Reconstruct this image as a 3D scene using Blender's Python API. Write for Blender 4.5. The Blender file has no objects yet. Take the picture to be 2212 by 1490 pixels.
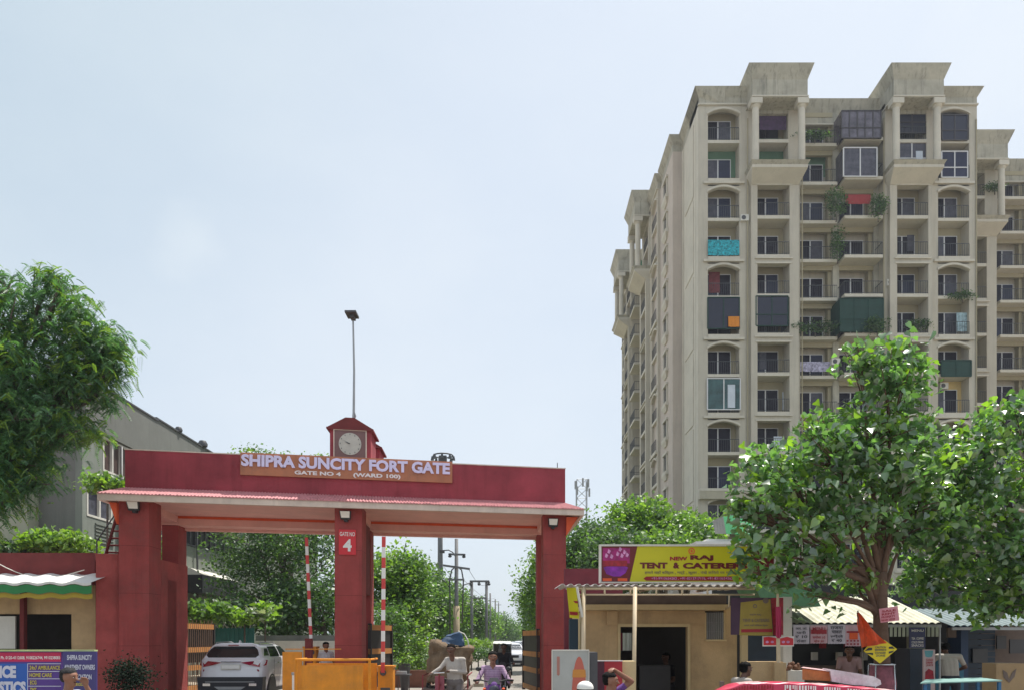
import bpy, bmesh, math, random
import numpy as np
from mathutils import Vector, Matrix
R = math.radians
sc = bpy.context.scene
COL = sc.collection
random.seed(7)
rng = np.random.default_rng(11)

# ------------------------------------------------------------------ camera
FPX, CX, HY, CAMZ = 1650.0, 1106.0, 1380.0, 1.72
cam_d = bpy.data.cameras.new('camera')
cam_d.sensor_width = 36.0
cam_d.lens = FPX / 2212 * 36
cam_d.shift_y = (HY - 745) / 2212
cam_d.clip_start, cam_d.clip_end = 0.1, 3000
cam = bpy.data.objects.new('camera', cam_d)
cam.location = (0, 0, CAMZ)
cam.rotation_euler = (R(90), 0, 0)
COL.objects.link(cam)
sc.camera = cam

# ------------------------------------------------------------------ light
SUN_EL, SUN_AZ = R(66), R(42)          # azimuth from +Y towards +X
world = bpy.data.worlds.new('World')
sc.world = world
world.use_nodes = True
wn = world.node_tree
wn.nodes.clear()
wo = wn.nodes.new('ShaderNodeOutputWorld')
wb = wn.nodes.new('ShaderNodeBackground')
sky = wn.nodes.new('ShaderNodeTexSky')
sky.sky_type = 'NISHITA'
sky.sun_disc = False
sky.sun_elevation = SUN_EL
sky.sun_rotation = SUN_AZ
sky.altitude = 200
sky.air_density = 1.0
sky.dust_density = 3.0
sky.ozone_density = 1.0
wb.inputs[1].default_value = 0.106
tc = wn.nodes.new('ShaderNodeTexCoord')
mp = wn.nodes.new('ShaderNodeMapping'); mp.inputs['Scale'].default_value = (1.0, 1.0, 1.9)
n1 = wn.nodes.new('ShaderNodeTexNoise'); n1.inputs['Scale'].default_value = 1.7
n1.inputs['Detail'].default_value = 7; n1.inputs['Roughness'].default_value = 0.56
r1 = wn.nodes.new('ShaderNodeValToRGB')
r1.color_ramp.elements[0].position = 0.42; r1.color_ramp.elements[0].color = (0, 0, 0, 1)
r1.color_ramp.elements[1].position = 0.78; r1.color_ramp.elements[1].color = (.6, .6, .6, 1)
hz = wn.nodes.new('ShaderNodeMixRGB'); hz.inputs[0].default_value = 0.70      # humid haze over the whole sky
hz.inputs[2].default_value = (5.7, 6.35, 6.95, 1)
cl = wn.nodes.new('ShaderNodeMixRGB'); cl.inputs[2].default_value = (6.1, 6.5, 6.9, 1)
ml = wn.nodes.new('ShaderNodeMath'); ml.operation = 'MULTIPLY'; ml.inputs[1].default_value = 0.8
wn.links.new(tc.outputs['Generated'], mp.inputs[0]); wn.links.new(mp.outputs[0], n1.inputs[0])
wn.links.new(n1.outputs[0], r1.inputs[0]); 
def cloud_spot(d, r, k):
    d = Vector(d).normalized()
    v = wn.nodes.new('ShaderNodeVectorMath'); v.operation = 'DISTANCE'; v.inputs[1].default_value = d
    wn.links.new(tc.outputs['Generated'], v.inputs[0])
    nn = wn.nodes.new('ShaderNodeTexNoise'); nn.inputs['Scale'].default_value = 9; nn.inputs['Detail'].default_value = 8; nn.inputs['Roughness'].default_value = .6
    wn.links.new(tc.outputs['Generated'], nn.inputs[0])
    a = wn.nodes.new('ShaderNodeMath'); a.operation = 'MULTIPLY_ADD'; a.inputs[1].default_value = r * 1.6; a.inputs[2].default_value = -r * .8
    wn.links.new(nn.outputs[0], a.inputs[0])
    b = wn.nodes.new('ShaderNodeMath'); b.operation = 'ADD'; wn.links.new(v.outputs['Value'], b.inputs[0]); wn.links.new(a.outputs[0], b.inputs[1])
    m = wn.nodes.new('ShaderNodeMapRange'); m.interpolation_type = 'SMOOTHSTEP'; m.inputs[1].default_value = 0; m.inputs[2].default_value = r; m.inputs[3].default_value = k; m.inputs[4].default_value = 0
    wn.links.new(b.outputs[0], m.inputs[0]); return m.outputs[0]
c1 = cloud_spot((-.42, 1, .515), .075, .6); c2 = cloud_spot((.66, 1, .76), .15, .6)
mxa = wn.nodes.new('ShaderNodeMath'); mxa.operation = 'MAXIMUM'; wn.links.new(c1, mxa.inputs[0]); wn.links.new(c2, mxa.inputs[1])
mxb = wn.nodes.new('ShaderNodeMath'); mxb.operation = 'MAXIMUM'; wn.links.new(r1.outputs[0], mxb.inputs[0]); wn.links.new(mxa.outputs[0], mxb.inputs[1])
wn.links.new(mxb.outputs[0], ml.inputs[0])
wn.links.new(sky.outputs[0], hz.inputs[1]); wn.links.new(hz.outputs[0], cl.inputs[1])
wn.links.new(ml.outputs[0], cl.inputs[0])
# the humid sky is a little darker and bluer away from the sun (upper left)
dp = wn.nodes.new('ShaderNodeVectorMath'); dp.operation = 'DOT_PRODUCT'; dp.inputs[1].default_value = Vector((-.55, .35, .62)).normalized()
wn.links.new(tc.outputs['Generated'], dp.inputs[0])
mg = wn.nodes.new('ShaderNodeMapRange'); mg.interpolation_type = 'SMOOTHSTEP'; mg.inputs[1].default_value = .72; mg.inputs[2].default_value = 1.0; mg.inputs[3].default_value = 0; mg.inputs[4].default_value = 1
wn.links.new(dp.outputs['Value'], mg.inputs[0])
mt_ = wn.nodes.new('ShaderNodeMixRGB'); mt_.blend_type = 'MULTIPLY'; mt_.inputs[2].default_value = (.84, .90, .90, 1)
wn.links.new(mg.outputs[0], mt_.inputs[0]); wn.links.new(cl.outputs[0], mt_.inputs[1]); wn.links.new(mt_.outputs[0], wb.inputs[0])
wn.links.new(wb.outputs[0], wo.inputs[0])

sun_d = bpy.data.lights.new('sun', 'SUN')
sun_d.energy = 4.6
sun_d.angle = R(0.55)
sun_d.color = (1.0, 0.955, 0.88)
sun = bpy.data.objects.new('sun', sun_d)
sd = Vector((math.sin(SUN_AZ) * math.cos(SUN_EL), math.cos(SUN_AZ) * math.cos(SUN_EL), math.sin(SUN_EL)))
sun.rotation_euler = sd.to_track_quat('Z', 'Y').to_euler()
sun.location = (0, 0, 60)
COL.objects.link(sun)
sc.view_settings.view_transform = 'Standard'
sc.view_settings.look = 'None'
sc.view_settings.exposure = 0.44
sc.view_settings.gamma = 1.0
sc.view_settings.use_curve_mapping = False
sc.render.engine = 'CYCLES'
sc.cycles.max_bounces = 7
sc.cycles.diffuse_bounces = 3
sc.cycles.glossy_bounces = 3
sc.cycles.transmission_bounces = 4
sc.cycles.transparent_max_bounces = 6

# ------------------------------------------------------------------ helpers
def P(px, py, d):
    """point of the place seen at photograph pixel (px, py) at distance d"""
    return Vector(((px - CX) / FPX * d, d, CAMZ + (HY - py) / FPX * d))
def XX(px, d): return (px - CX) / FPX * d
def ZZ(py, d): return CAMZ + (HY - py) / FPX * d

_mats = {}
def M(name, col, rough=0.8, var=0.12, scale=2.5, bump=0.15, bscale=40.0, metal=0.0, streak=0.0, island=0.0,
      trans=0.0, spec=0.5, emit=None, dirt=0.0, coat=0.0, stripes=None):
    if name in _mats: return _mats[name]
    m = bpy.data.materials.new(name); m.use_nodes = True
    nt = m.node_tree; b = nt.nodes['Principled BSDF']
    L = nt.links.new
    c = (col[0], col[1], col[2], 1)
    b.inputs['Roughness'].default_value = rough
    b.inputs['Metallic'].default_value = metal
    b.inputs['Specular IOR Level'].default_value = spec
    if coat: b.inputs['Coat Weight'].default_value = coat
    if name.startswith('leaf'): b.inputs['IOR'].default_value = 1.85 if 'peepal' in name else 1.6
    tcn = nt.nodes.new('ShaderNodeTexCoord')
    vec = tcn.outputs['Object']
    base = nt.nodes.new('ShaderNodeRGB'); base.outputs[0].default_value = c
    cur = base.outputs[0]
    if stripes:
        axis, freq, c2, duty = stripes
        sx = nt.nodes.new('ShaderNodeSeparateXYZ'); L(vec, sx.inputs[0])
        mu = nt.nodes.new('ShaderNodeMath'); mu.operation = 'MULTIPLY'; mu.inputs[1].default_value = freq; L(sx.outputs[axis], mu.inputs[0])
        fr = nt.nodes.new('ShaderNodeMath'); fr.operation = 'FRACT'; L(mu.outputs[0], fr.inputs[0])
        gt = nt.nodes.new('ShaderNodeMath'); gt.operation = 'GREATER_THAN'; gt.inputs[1].default_value = duty; L(fr.outputs[0], gt.inputs[0])
        mx = nt.nodes.new('ShaderNodeMixRGB'); L(gt.outputs[0], mx.inputs[0]); L(cur, mx.inputs[1]); mx.inputs[2].default_value = (*c2, 1)
        cur = mx.outputs[0]
    if var:
        n = nt.nodes.new('ShaderNodeTexNoise'); n.inputs['Scale'].default_value = scale; n.inputs['Detail'].default_value = 6
        n.inputs['Roughness'].default_value = 0.65
        L(vec, n.inputs[0])
        mr = nt.nodes.new('ShaderNodeMapRange'); mr.inputs[1].default_value = 0.3; mr.inputs[2].default_value = 0.7
        mr.inputs[3].default_value = 1 - var; mr.inputs[4].default_value = 1 + var
        L(n.outputs[0], mr.inputs[0])
        mm = nt.nodes.new('ShaderNodeMixRGB'); mm.blend_type = 'MULTIPLY'; mm.inputs[0].default_value = 1
        L(cur, mm.inputs[1]); L(mr.outputs[0], mm.inputs[2]); cur = mm.outputs[0]
    if streak:
        mp_ = nt.nodes.new('ShaderNodeMapping'); mp_.inputs['Scale'].default_value = (2.2, 2.2, 0.16)
        L(vec, mp_.inputs[0])
        n = nt.nodes.new('ShaderNodeTexNoise'); n.inputs['Scale'].default_value = 1.6; n.inputs['Detail'].default_value = 8
        n.inputs['Roughness'].default_value = 0.7
        L(mp_.outputs[0], n.inputs[0])
        cr = nt.nodes.new('ShaderNodeMapRange'); cr.inputs[1].default_value = 0.5; cr.inputs[2].default_value = 0.75
        cr.inputs[3].default_value = 0; cr.inputs[4].default_value = streak
        L(n.outputs[0], cr.inputs[0])
        mm = nt.nodes.new('ShaderNodeMixRGB'); L(cr.outputs[0], mm.inputs[0]); L(cur, mm.inputs[1])
        mm.inputs[2].default_value = (col[0] * .3, col[1] * .32, col[2] * .33, 1); cur = mm.outputs[0]
    if dirt:
        n = nt.nodes.new('ShaderNodeTexNoise'); n.inputs['Scale'].default_value = 0.9; n.inputs['Detail'].default_value = 10
        n.inputs['Roughness'].default_value = 0.8; L(vec, n.inputs[0])
        cr = nt.nodes.new('ShaderNodeMapRange'); cr.inputs[1].default_value = 0.5; cr.inputs[2].default_value = 0.68
        cr.inputs[3].default_value = 0; cr.inputs[4].default_value = dirt; L(n.outputs[0], cr.inputs[0])
        mm = nt.nodes.new('ShaderNodeMixRGB'); L(cr.outputs[0], mm.inputs[0]); L(cur, mm.inputs[1])
        mm.inputs[2].default_value = (0.10, 0.09, 0.075, 1); cur = mm.outputs[0]
    if island:
        g = nt.nodes.new('ShaderNodeNewGeometry')
        mr = nt.nodes.new('ShaderNodeMapRange'); mr.inputs[3].default_value = 1 - island; mr.inputs[4].default_value = 1 + island
        L(g.outputs['Random Per Island'], mr.inputs[0])
        mm = nt.nodes.new('ShaderNodeMixRGB'); mm.blend_type = 'MULTIPLY'; mm.inputs[0].default_value = 1
        L(cur, mm.inputs[1]); L(mr.outputs[0], mm.inputs[2]); cur = mm.outputs[0]
    L(cur, b.inputs['Base Color'])
    if bump:
        n = nt.nodes.new('ShaderNodeTexNoise'); n.inputs['Scale'].default_value = bscale; n.inputs['Detail'].default_value = 4
        L(vec, n.inputs[0])
        bp = nt.nodes.new('ShaderNodeBump'); bp.inputs['Strength'].default_value = bump; bp.inputs['Distance'].default_value = 0.02
        L(n.outputs[0], bp.inputs['Height']); L(bp.outputs[0], b.inputs['Normal'])
    if emit:
        b.inputs['Emission Color'].default_value = (*emit[:3], 1); b.inputs['Emission Strength'].default_value = emit[3]
    if trans:
        out = nt.nodes['Material Output']
        tr = nt.nodes.new('ShaderNodeBsdfTranslucent')
        mm = nt.nodes.new('ShaderNodeMixRGB'); mm.blend_type = 'MULTIPLY'; mm.inputs[0].default_value = 1
        L(cur, mm.inputs[1]); mm.inputs[2].default_value = (1.5, 1.6, 0.6, 1); L(mm.outputs[0], tr.inputs[0])
        ms = nt.nodes.new('ShaderNodeMixShader'); ms.inputs[0].default_value = trans
        L(b.outputs[0], ms.inputs[1]); L(tr.outputs[0], ms.inputs[2]); L(ms.outputs[0], out.inputs[0])
    _mats[name] = m
    return m

def glass_see(name, tint=(0.5, 0.55, 0.55), alpha=0.5, rough=0.05):
    if name in _mats: return _mats[name]
    m = bpy.data.materials.new(name); m.use_nodes = True
    nt = m.node_tree; nt.nodes.clear()
    o = nt.nodes.new('ShaderNodeOutputMaterial')
    t = nt.nodes.new('ShaderNodeBsdfTransparent'); t.inputs[0].default_value = (*tint, 1)
    g = nt.nodes.new('ShaderNodeBsdfGlossy'); g.inputs['Roughness'].default_value = rough
    f = nt.nodes.new('ShaderNodeFresnel'); f.inputs[0].default_value = 1.5
    a = nt.nodes.new('ShaderNodeMath'); a.operation = 'ADD'; a.inputs[1].default_value = 0.06; a.use_clamp = True
    nt.links.new(f.outputs[0], a.inputs[0])
    x = nt.nodes.new('ShaderNodeMixShader')
    nt.links.new(a.outputs[0], x.inputs[0]); nt.links.new(t.outputs[0], x.inputs[1]); nt.links.new(g.outputs[0], x.inputs[2])
    nt.links.new(x.outputs[0], o.inputs[0])
    _mats[name] = m
    return m

WL = {}                       # world location of every thing / part origin
class Each:
    """every box / prism added becomes a part of its own"""
    def __init__(s, name, mat, par): s.a = (name, mat, par)
    def box(s, *a, **k): m = MB(); m.box(*a, **k); m.build(*s.a)
    def frus(s, *a, **k): m = MB(); m.frus(*a, **k); m.build(*s.a)
class MB:
    def __init__(s): s.v = []; s.f = []; s.mi = []; s.sm = False
    def add(s, vs, fs, mi=0, xf=None):
        n = len(s.v)
        s.v += [Vector(xf(*v)) if xf else Vector(v) for v in vs]
        s.f += [tuple(i + n for i in f) for f in fs]
        s.mi += [mi] * len(fs)
        return s
    def box(s, x0, x1, y0, y1, z0, z1, mi=0, xf=None):
        if x0 > x1: x0, x1 = x1, x0
        if y0 > y1: y0, y1 = y1, y0
        if z0 > z1: z0, z1 = z1, z0
        return s.add([(x0, y0, z0), (x1, y0, z0), (x1, y1, z0), (x0, y1, z0), (x0, y0, z1), (x1, y0, z1), (x1, y1, z1), (x0, y1, z1)],
                     [(0, 3, 2, 1), (4, 5, 6, 7), (0, 1, 5, 4), (1, 2, 6, 5), (2, 3, 7, 6), (3, 0, 4, 7)], mi, xf)
    def frus(s, b, t, z0, z1, mi=0, xf=None):
        """box with different footprints b=(x0,x1,y0,y1) below and t above"""
        return s.add([(b[0], b[2], z0), (b[1], b[2], z0), (b[1], b[3], z0), (b[0], b[3], z0),
                      (t[0], t[2], z1), (t[1], t[2], z1), (t[1], t[3], z1), (t[0], t[3], z1)],
                     [(0, 3, 2, 1), (4, 5, 6, 7), (0, 1, 5, 4), (1, 2, 6, 5), (2, 3, 7, 6), (3, 0, 4, 7)], mi, xf)
    def tube(s, pts, r, seg=8, mi=0, xf=None, cap=True):
        pts = [Vector(p) for p in pts]
        rr = r if isinstance(r, (list, tuple)) else [r] * len(pts)
        vs, fs = [], []
        up = None
        for i, p in enumerate(pts):
            d = (pts[min(i + 1, len(pts) - 1)] - pts[max(i - 1, 0)])
            if d.length < 1e-9: d = Vector((0, 0, 1))
            d.normalize()
            if up is None:
                up = Vector((1, 0, 0)) if abs(d.x) < .9 else Vector((0, 1, 0))
            a = (up - d * up.dot(d)).normalized(); up = a
            b = d.cross(a)
            for k in range(seg):
                t = 2 * math.pi * k / seg
                vs.append(p + a * (math.cos(t) * rr[i]) + b * (math.sin(t) * rr[i]))
        for i in range(len(pts) - 1):
            for k in range(seg):
                k2 = (k + 1) % seg
                fs.append((i * seg + k, i * seg + k2, (i + 1) * seg + k2, (i + 1) * seg + k))
        if cap:
            fs.append(tuple(reversed(range(seg)))); fs.append(tuple(range((len(pts) - 1) * seg, len(pts) * seg)))
        return s.add(vs, fs, mi, xf)
    def ball(s, c, r, seg=10, rings=6, mi=0, xf=None, z0=-1.0):
        c = Vector(c); r = r if isinstance(r, (list, tuple)) else (r, r, r)
        vs, fs = [], []
        t0 = math.asin(max(-1, z0))
        for i in range(rings + 1):
            t = t0 + (math.pi / 2 - t0) * i / rings
            for k in range(seg):
                a = 2 * math.pi * k / seg
                vs.append((c.x + r[0] * math.cos(t) * math.cos(a), c.y + r[1] * math.cos(t) * math.sin(a), c.z + r[2] * math.sin(t)))
        for i in range(rings):
            for k in range(seg):
                k2 = (k + 1) % seg
                fs.append((i * seg + k, i * seg + k2, (i + 1) * seg + k2, (i + 1) * seg + k))
        return s.add(vs, fs, mi, xf)
    def poly(s, pts, depth_vec, mi=0, xf=None):
        """closed outline pts extruded by depth_vec"""
        d = Vector(depth_vec); n = len(pts); pts = [Vector(p) for p in pts]
        vs = pts + [p + d for p in pts]
        fs = [tuple(range(n)), tuple(reversed(range(n, 2 * n)))]
        for i in range(n):
            j = (i + 1) % n
            fs.append((i, j, j + n, i + n))
        return s.add(vs, fs, mi, xf)
    def lathe(s, c, prof, seg=16, mi=0, xf=None):
        """prof: list of (radius, z)"""
        vs, fs = [], []
        for (r, z) in prof:
            for k in range(seg):
                a = 2 * math.pi * k / seg
                vs.append((c[0] + r * math.cos(a), c[1] + r * math.sin(a), c[2] + z))
        for i in range(len(prof) - 1):
            for k in range(seg):
                k2 = (k + 1) % seg
                fs.append((i * seg + k, i * seg + k2, (i + 1) * seg + k2, (i + 1) * seg + k))
        fs.append(tuple(reversed(range(seg)))); fs.append(tuple(range((len(prof) - 1) * seg, len(prof) * seg)))
        return s.add(vs, fs, mi, xf)
    def wheel(s, c, R_, w, axis='x', seg=20, mi=0, hole=0.0, xf=None):
        vs, fs = [], []
        prof = [(R_ * .88, -w / 2), (R_, -w * .3), (R_, w * .3), (R_ * .88, w / 2)]
        if hole: prof = [(hole, -w / 2)] + prof + [(hole, w / 2)]
        n = len(prof)
        for (r, o) in prof:
            for k in range(seg):
                a = 2 * math.pi * k / seg
                q = (o, r * math.cos(a), r * math.sin(a)) if axis == 'x' else (r * math.cos(a), o, r * math.sin(a))
                vs.append((c[0] + q[0], c[1] + q[1], c[2] + q[2]))
        rngi = n if hole else n - 1
        for i in range(rngi):
            j = (i + 1) % n
            for k in range(seg):
                k2 = (k + 1) % seg
                fs.append((i * seg + k, i * seg + k2, j * seg + k2, j * seg + k))
        if not hole:
            fs.append(tuple(reversed(range(seg)))); fs.append(tuple(range((n - 1) * seg, n * seg)))
        return s.add(vs, fs, mi, xf)
    def build(s, name, mats, parent=None, smooth=False, origin=None, fixn=True, **props):
        if origin is None:
            origin = WL[parent.name] if parent else Vector((0, 0, 0))
        origin = Vector(origin)
        me = bpy.data.meshes.new(name)
        me.from_pydata([tuple(v - origin) for v in s.v], [], s.f)
        if not isinstance(mats, (list, tuple)): mats = [mats]
        for m in mats: me.materials.append(m)
        if len(mats) > 1: me.polygons.foreach_set('material_index', s.mi)
        if fixn:
            bm = bmesh.new(); bm.from_mesh(me); bmesh.ops.recalc_face_normals(bm, faces=bm.faces); bm.to_mesh(me); bm.free()
        if smooth:
            me.polygons.foreach_set('use_smooth', [True] * len(me.polygons))
            if smooth != 'all':
                try: me.set_sharp_from_angle(angle=R(38))
                except Exception: pass
        me.update()
        return place(me, name, parent, origin, **props)

def place(me, name, parent=None, origin=None, **props):
    o = bpy.data.objects.new(name, me)
    COL.objects.link(o)
    origin = Vector(origin) if origin is not None else (WL[parent.name].copy() if parent else Vector((0, 0, 0)))
    WL[o.name] = origin.copy()
    if parent:
        o.parent = parent; o.location = origin - WL[parent.name]
    else:
        o.location = origin
    for k, v in props.items(): o[k] = v
    return o

def thing(name, label, cat, loc=(0, 0, 0), group=None):
    o = bpy.data.objects.new(name, None); COL.objects.link(o)
    o.empty_display_size = 0.2
    o.location = loc; WL[o.name] = Vector(loc)
    o['label'] = label; o['category'] = cat
    if group: o['group'] = group
    return o
def P_(o, label=None, cat=None, group=None, kind=None):
    if label: o['label'] = label
    if cat: o['category'] = cat
    if group: o['group'] = group
    if kind: o['kind'] = kind
    return o
def copy_tree(o, parent=None, loc=None, rot=None):
    c = o.copy(); COL.objects.link(c)
    c.parent = parent
    if loc is not None: c.location = loc; WL[c.name] = Vector(loc)
    if rot is not None: c.rotation_euler = (0, 0, rot)
    for ch in o.children: copy_tree(ch, c)
    return c

def text_geo(s, h, w=None, weight=0.0, ext=0.004, align='CENTER'):
    """flat text mesh data: height h, total width w, in local x (right) and y (up), centred"""
    cu = bpy.data.curves.new('t', 'FONT'); cu.body = s; cu.size = 1.0; cu.align_x = align; cu.align_y = 'CENTER'
    cu.offset = weight; cu.extrude = 0.0; cu.resolution_u = 3
    o = bpy.data.objects.new('t', cu); COL.objects.link(o)
    dg = bpy.context.evaluated_depsgraph_get()
    me = bpy.data.meshes.new_from_object(o.evaluated_get(dg))
    bpy.data.objects.remove(o); bpy.data.curves.remove(cu)
    n = len(me.vertices)
    co = np.zeros(n * 3); me.vertices.foreach_get('co', co); co = co.reshape(-1, 3)
    fs = [tuple(p.vertices) for p in me.polygons]
    bpy.data.meshes.remove(me)
    if n == 0: return co, fs
    mn, mx = co.min(0), co.max(0)
    sy = h / max(1e-6, mx[1] - mn[1]); sx = (w / max(1e-6, mx[0] - mn[0])) if w else sy
    co[:, 0] = (co[:, 0] - (mn[0] + mx[0]) / 2) * sx
    co[:, 1] = (co[:, 1] - (mn[1] + mx[1]) / 2) * sy
    return co, fs
def text_part(s, centre, xdir, zdir, h, w, mat, parent, weight=0.02, thick=0.004, name='lettering', **props):
    """lettering centred at centre (world) facing xdir x zdir; thick gives raised letters"""
    co, fs = text_geo(s, h, w, weight)
    c = Vector(centre); xd = Vector(xdir).normalized(); zd = Vector(zdir).normalized(); nd = xd.cross(zd)
    front = [c + xd * float(p[0]) + zd * float(p[1]) + nd * thick for p in co]
    mb = MB(); mb.add(front, fs)
    if thick > 0.008:
        # side walls along boundary edges
        cnt = {}
        for f in fs:
            for i in range(len(f)):
                e = (f[i], f[(i + 1) % len(f)]); cnt[e] = 1
        back = [c + xd * float(p[0]) + zd * float(p[1]) for p in co]
        n = len(front); mb.v += back
        for (a, b) in cnt:
            if (b, a) not in cnt: mb.f.append((b, a, a + n, b + n)); mb.mi.append(0)
    return mb.build(name, mat, parent, fixn=False, **props)

def plate(name, corners, thick, mat, parent, **props):
    """thin board with 4 world corners (front face), thickness away from viewer"""
    c = [Vector(p) for p in corners]
    n = (c[1] - c[0]).cross(c[3] - c[0]).normalized()
    if n.y > 0: n = -n
    mb = MB(); mb.add([*c, *[p - n * thick for p in c]], [(0, 1, 2, 3), (7, 6, 5, 4), (0, 4, 5, 1), (1, 5, 6, 2), (2, 6, 7, 3), (3, 7, 4, 0)])
    return mb.build(name, mat, parent, **props)
# ------------------------------------------------------------------ materials
m_asph = M('asphalt', (0.25, 0.225, 0.195), 0.92, var=0.16, scale=0.8, bump=0.3, bscale=60, dirt=0.25)
m_dust = M('dusty_ground', (0.36, 0.30, 0.23), 0.95, var=0.2, scale=0.7, bump=0.3, bscale=30, dirt=0.2)
m_grass = M('grass', (0.06, 0.09, 0.03), 0.95, var=0.35, scale=1.5, bump=0.5, bscale=30)
m_kerb = M('kerb_concrete', (0.42, 0.37, 0.28), 0.9, var=0.2, dirt=0.4)
m_red = M('red_paint', (0.310, 0.044, 0.060), 0.85, var=0.28, scale=0.9, bump=0.4, bscale=35, streak=0.45)
m_redcol = M('red_column_paint', (0.330, 0.054, 0.050), 0.82, var=0.24, scale=1.1, bump=0.35, bscale=35, streak=0.40, dirt=0.25)
m_redlow = M('red_wall_paint', (0.37, 0.068, 0.062), 0.85, var=0.26, scale=1.3, bump=0.4, bscale=35, streak=0.35, dirt=0.28)
m_maroon = M('maroon_paint', (0.165, 0.026, 0.026), 0.85, var=0.2, streak=0.25)
m_tile = M('pink_roof_tiles', (0.52, 0.21, 0.22), 0.75, var=0.25, scale=9, bump=0.3, dirt=0.25)
m_fascia = M('fascia_paint', (0.68, 0.56, 0.48), 0.8, var=0.14, scale=2, streak=0.35)
m_peach = M('peach_paint', (0.80, 0.44, 0.38), 0.8, var=0.1, scale=1.5, streak=0.12)
m_orange = M('orange_paint', (0.72, 0.11, 0.035), 0.8, var=0.1)
m_signb = M('sign_board_brown', (0.46, 0.17, 0.085), 0.6, dirt=.25, streak=.3, var=0.12, bump=0.05)
m_letter = M('letter_lilac', (0.72, 0.66, 0.92), 0.4, var=0.04, bump=0)
m_letter2 = M('letter_white', (0.82, 0.74, 0.74), 0.4, var=0.03, bump=0)
m_white = M('white_paint', (0.78, 0.77, 0.74), 0.5, var=0.06, bump=0.05)
m_offw = M('off_white_paint', (0.62, 0.60, 0.54), 0.7, var=0.1, streak=0.15)
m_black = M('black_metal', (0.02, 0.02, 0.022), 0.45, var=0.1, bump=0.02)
m_dark = M('dark_grey_metal', (0.07, 0.07, 0.075), 0.5, var=0.15, bump=0.05)
m_steel = M('galvanised_steel', (0.34, 0.35, 0.36), 0.45, var=0.15, metal=0.5, bump=0.05)
m_clock = M('clock_dial', (0.50, 0.47, 0.42), 0.5, var=0.12, scale=6, bump=0)
m_cglass = M('clock_surround', (0.19, 0.09, 0.085), 0.35, var=0.1)
m_lens = M('lamp_lens', (0.80, 0.76, 0.70), 0.25, var=0.05, bump=0)
m_signred = M('sign_red', (0.62, 0.018, 0.03), 0.45, var=0.06, bump=0.02)
m_boomred = M('boom_red', (0.60, 0.05, 0.05), 0.5, var=0.08, bump=0.02)
m_gateo = M('gate_orange', (0.55, 0.24, 0.07), 0.6, var=0.15, streak=0.2)
m_gateb = M('gate_black', (0.035, 0.03, 0.03), 0.55, var=0.15)
m_yel = M('barrier_yellow', (0.70, 0.25, 0.008), 0.55, var=0.18, scale=3, streak=0.35, bump=0.1, dirt=0.25)
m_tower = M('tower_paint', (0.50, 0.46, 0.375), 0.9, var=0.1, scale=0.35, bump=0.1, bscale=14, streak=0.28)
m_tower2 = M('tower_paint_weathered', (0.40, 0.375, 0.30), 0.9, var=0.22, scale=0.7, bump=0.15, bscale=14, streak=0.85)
m_towerpink = M('tower_paint_rosy', (0.52, 0.45, 0.385), 0.9, var=0.1, scale=0.4, bump=0.1, bscale=14, streak=0.22)
m_tband = M('tower_moulding', (0.57, 0.53, 0.44), 0.85, var=0.1, scale=0.6, streak=0.18)
m_tin = M('tower_recess_wall', (0.38, 0.335, 0.225), 0.9, var=0.07, scale=0.4, streak=0.1)  # darker than the outer paint, so recess shade sits in the colour
m_tiny = M('tower_recess_yellow', (0.62, 0.47, 0.25), 0.9, var=0.07, scale=0.4)
m_glass = M('window_glass_dark', (0.016, 0.013, 0.024), 0.14, var=0.3, scale=0.8, bump=0, spec=0.12)
m_glass2 = M('window_glass_curtain', (0.09, 0.09, 0.115), 0.2, var=0.4, scale=2.5, bump=0, spec=0.15)
m_glass3 = M('window_glass_blue', (0.035, 0.04, 0.075), 0.14, var=0.25, scale=1, bump=0, spec=0.15)
m_mull = M('window_frame_white', (0.66, 0.66, 0.66), 0.5, var=0.05, bump=0)
m_mulld = M('window_frame_dark', (0.05, 0.045, 0.05), 0.5, var=0.05, bump=0)
m_rail = M('railing_iron', (0.055, 0.06, 0.065), 0.55, var=0.2, bump=0)
m_net = M('green_shade_net', (0.014, 0.05, 0.04), 0.8, var=0.25)
m_grey = M('grey_render', (0.165, 0.17, 0.155), 0.92, var=0.12, scale=0.6, bump=0.3, bscale=20, streak=0.3, dirt=0.1)
m_grey2 = M('grey_green_render', (0.205, 0.225, 0.195), 0.92, var=0.12, scale=0.6, bump=0.3, bscale=20, streak=0.28)
m_cream = M('cream_render', (0.36, 0.37, 0.28), 0.9, var=0.1, scale=0.7, streak=0.2)
m_booth = M('booth_beige', (0.52, 0.36, 0.19), 0.85, var=0.2, scale=1.5, bump=0.25, streak=0.35, dirt=0.25)
m_boothl = M('booth_cream', (0.62, 0.48, 0.26), 0.8, var=0.1, bump=0.1, streak=0.12)
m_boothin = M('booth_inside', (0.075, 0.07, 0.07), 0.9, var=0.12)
m_pole = M('frame_cream', (0.60, 0.48, 0.32), 0.6, var=0.12, bump=0.05)
m_lfpale = M('leaf_pale', (0.30, 0.36, 0.27), 0.5, var=0.2, bump=0, island=0.3, trans=0.3)
m_slab = M('slab_brown', (0.16, 0.12, 0.10), 0.9, var=0.2)
m_sheet = M('corrugated_sheet', (0.50, 0.46, 0.44), 0.45, var=0.15, metal=0.2, dirt=0.2)
m_sheetw = M('awning_cream', (0.56, 0.54, 0.41), 0.6, var=0.18, dirt=0.4, streak=.3)
m_signy = M('sign_yellow', (0.54, 0.50, 0.004), 0.45, var=0.04, bump=0)
m_maroonl = M('sign_maroon', (0.13, 0.004, 0.006), 0.5, var=0.05, bump=0)
m_pill = M('sign_crimson', (0.30, 0.004, 0.012), 0.5, var=0.05, bump=0)
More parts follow.
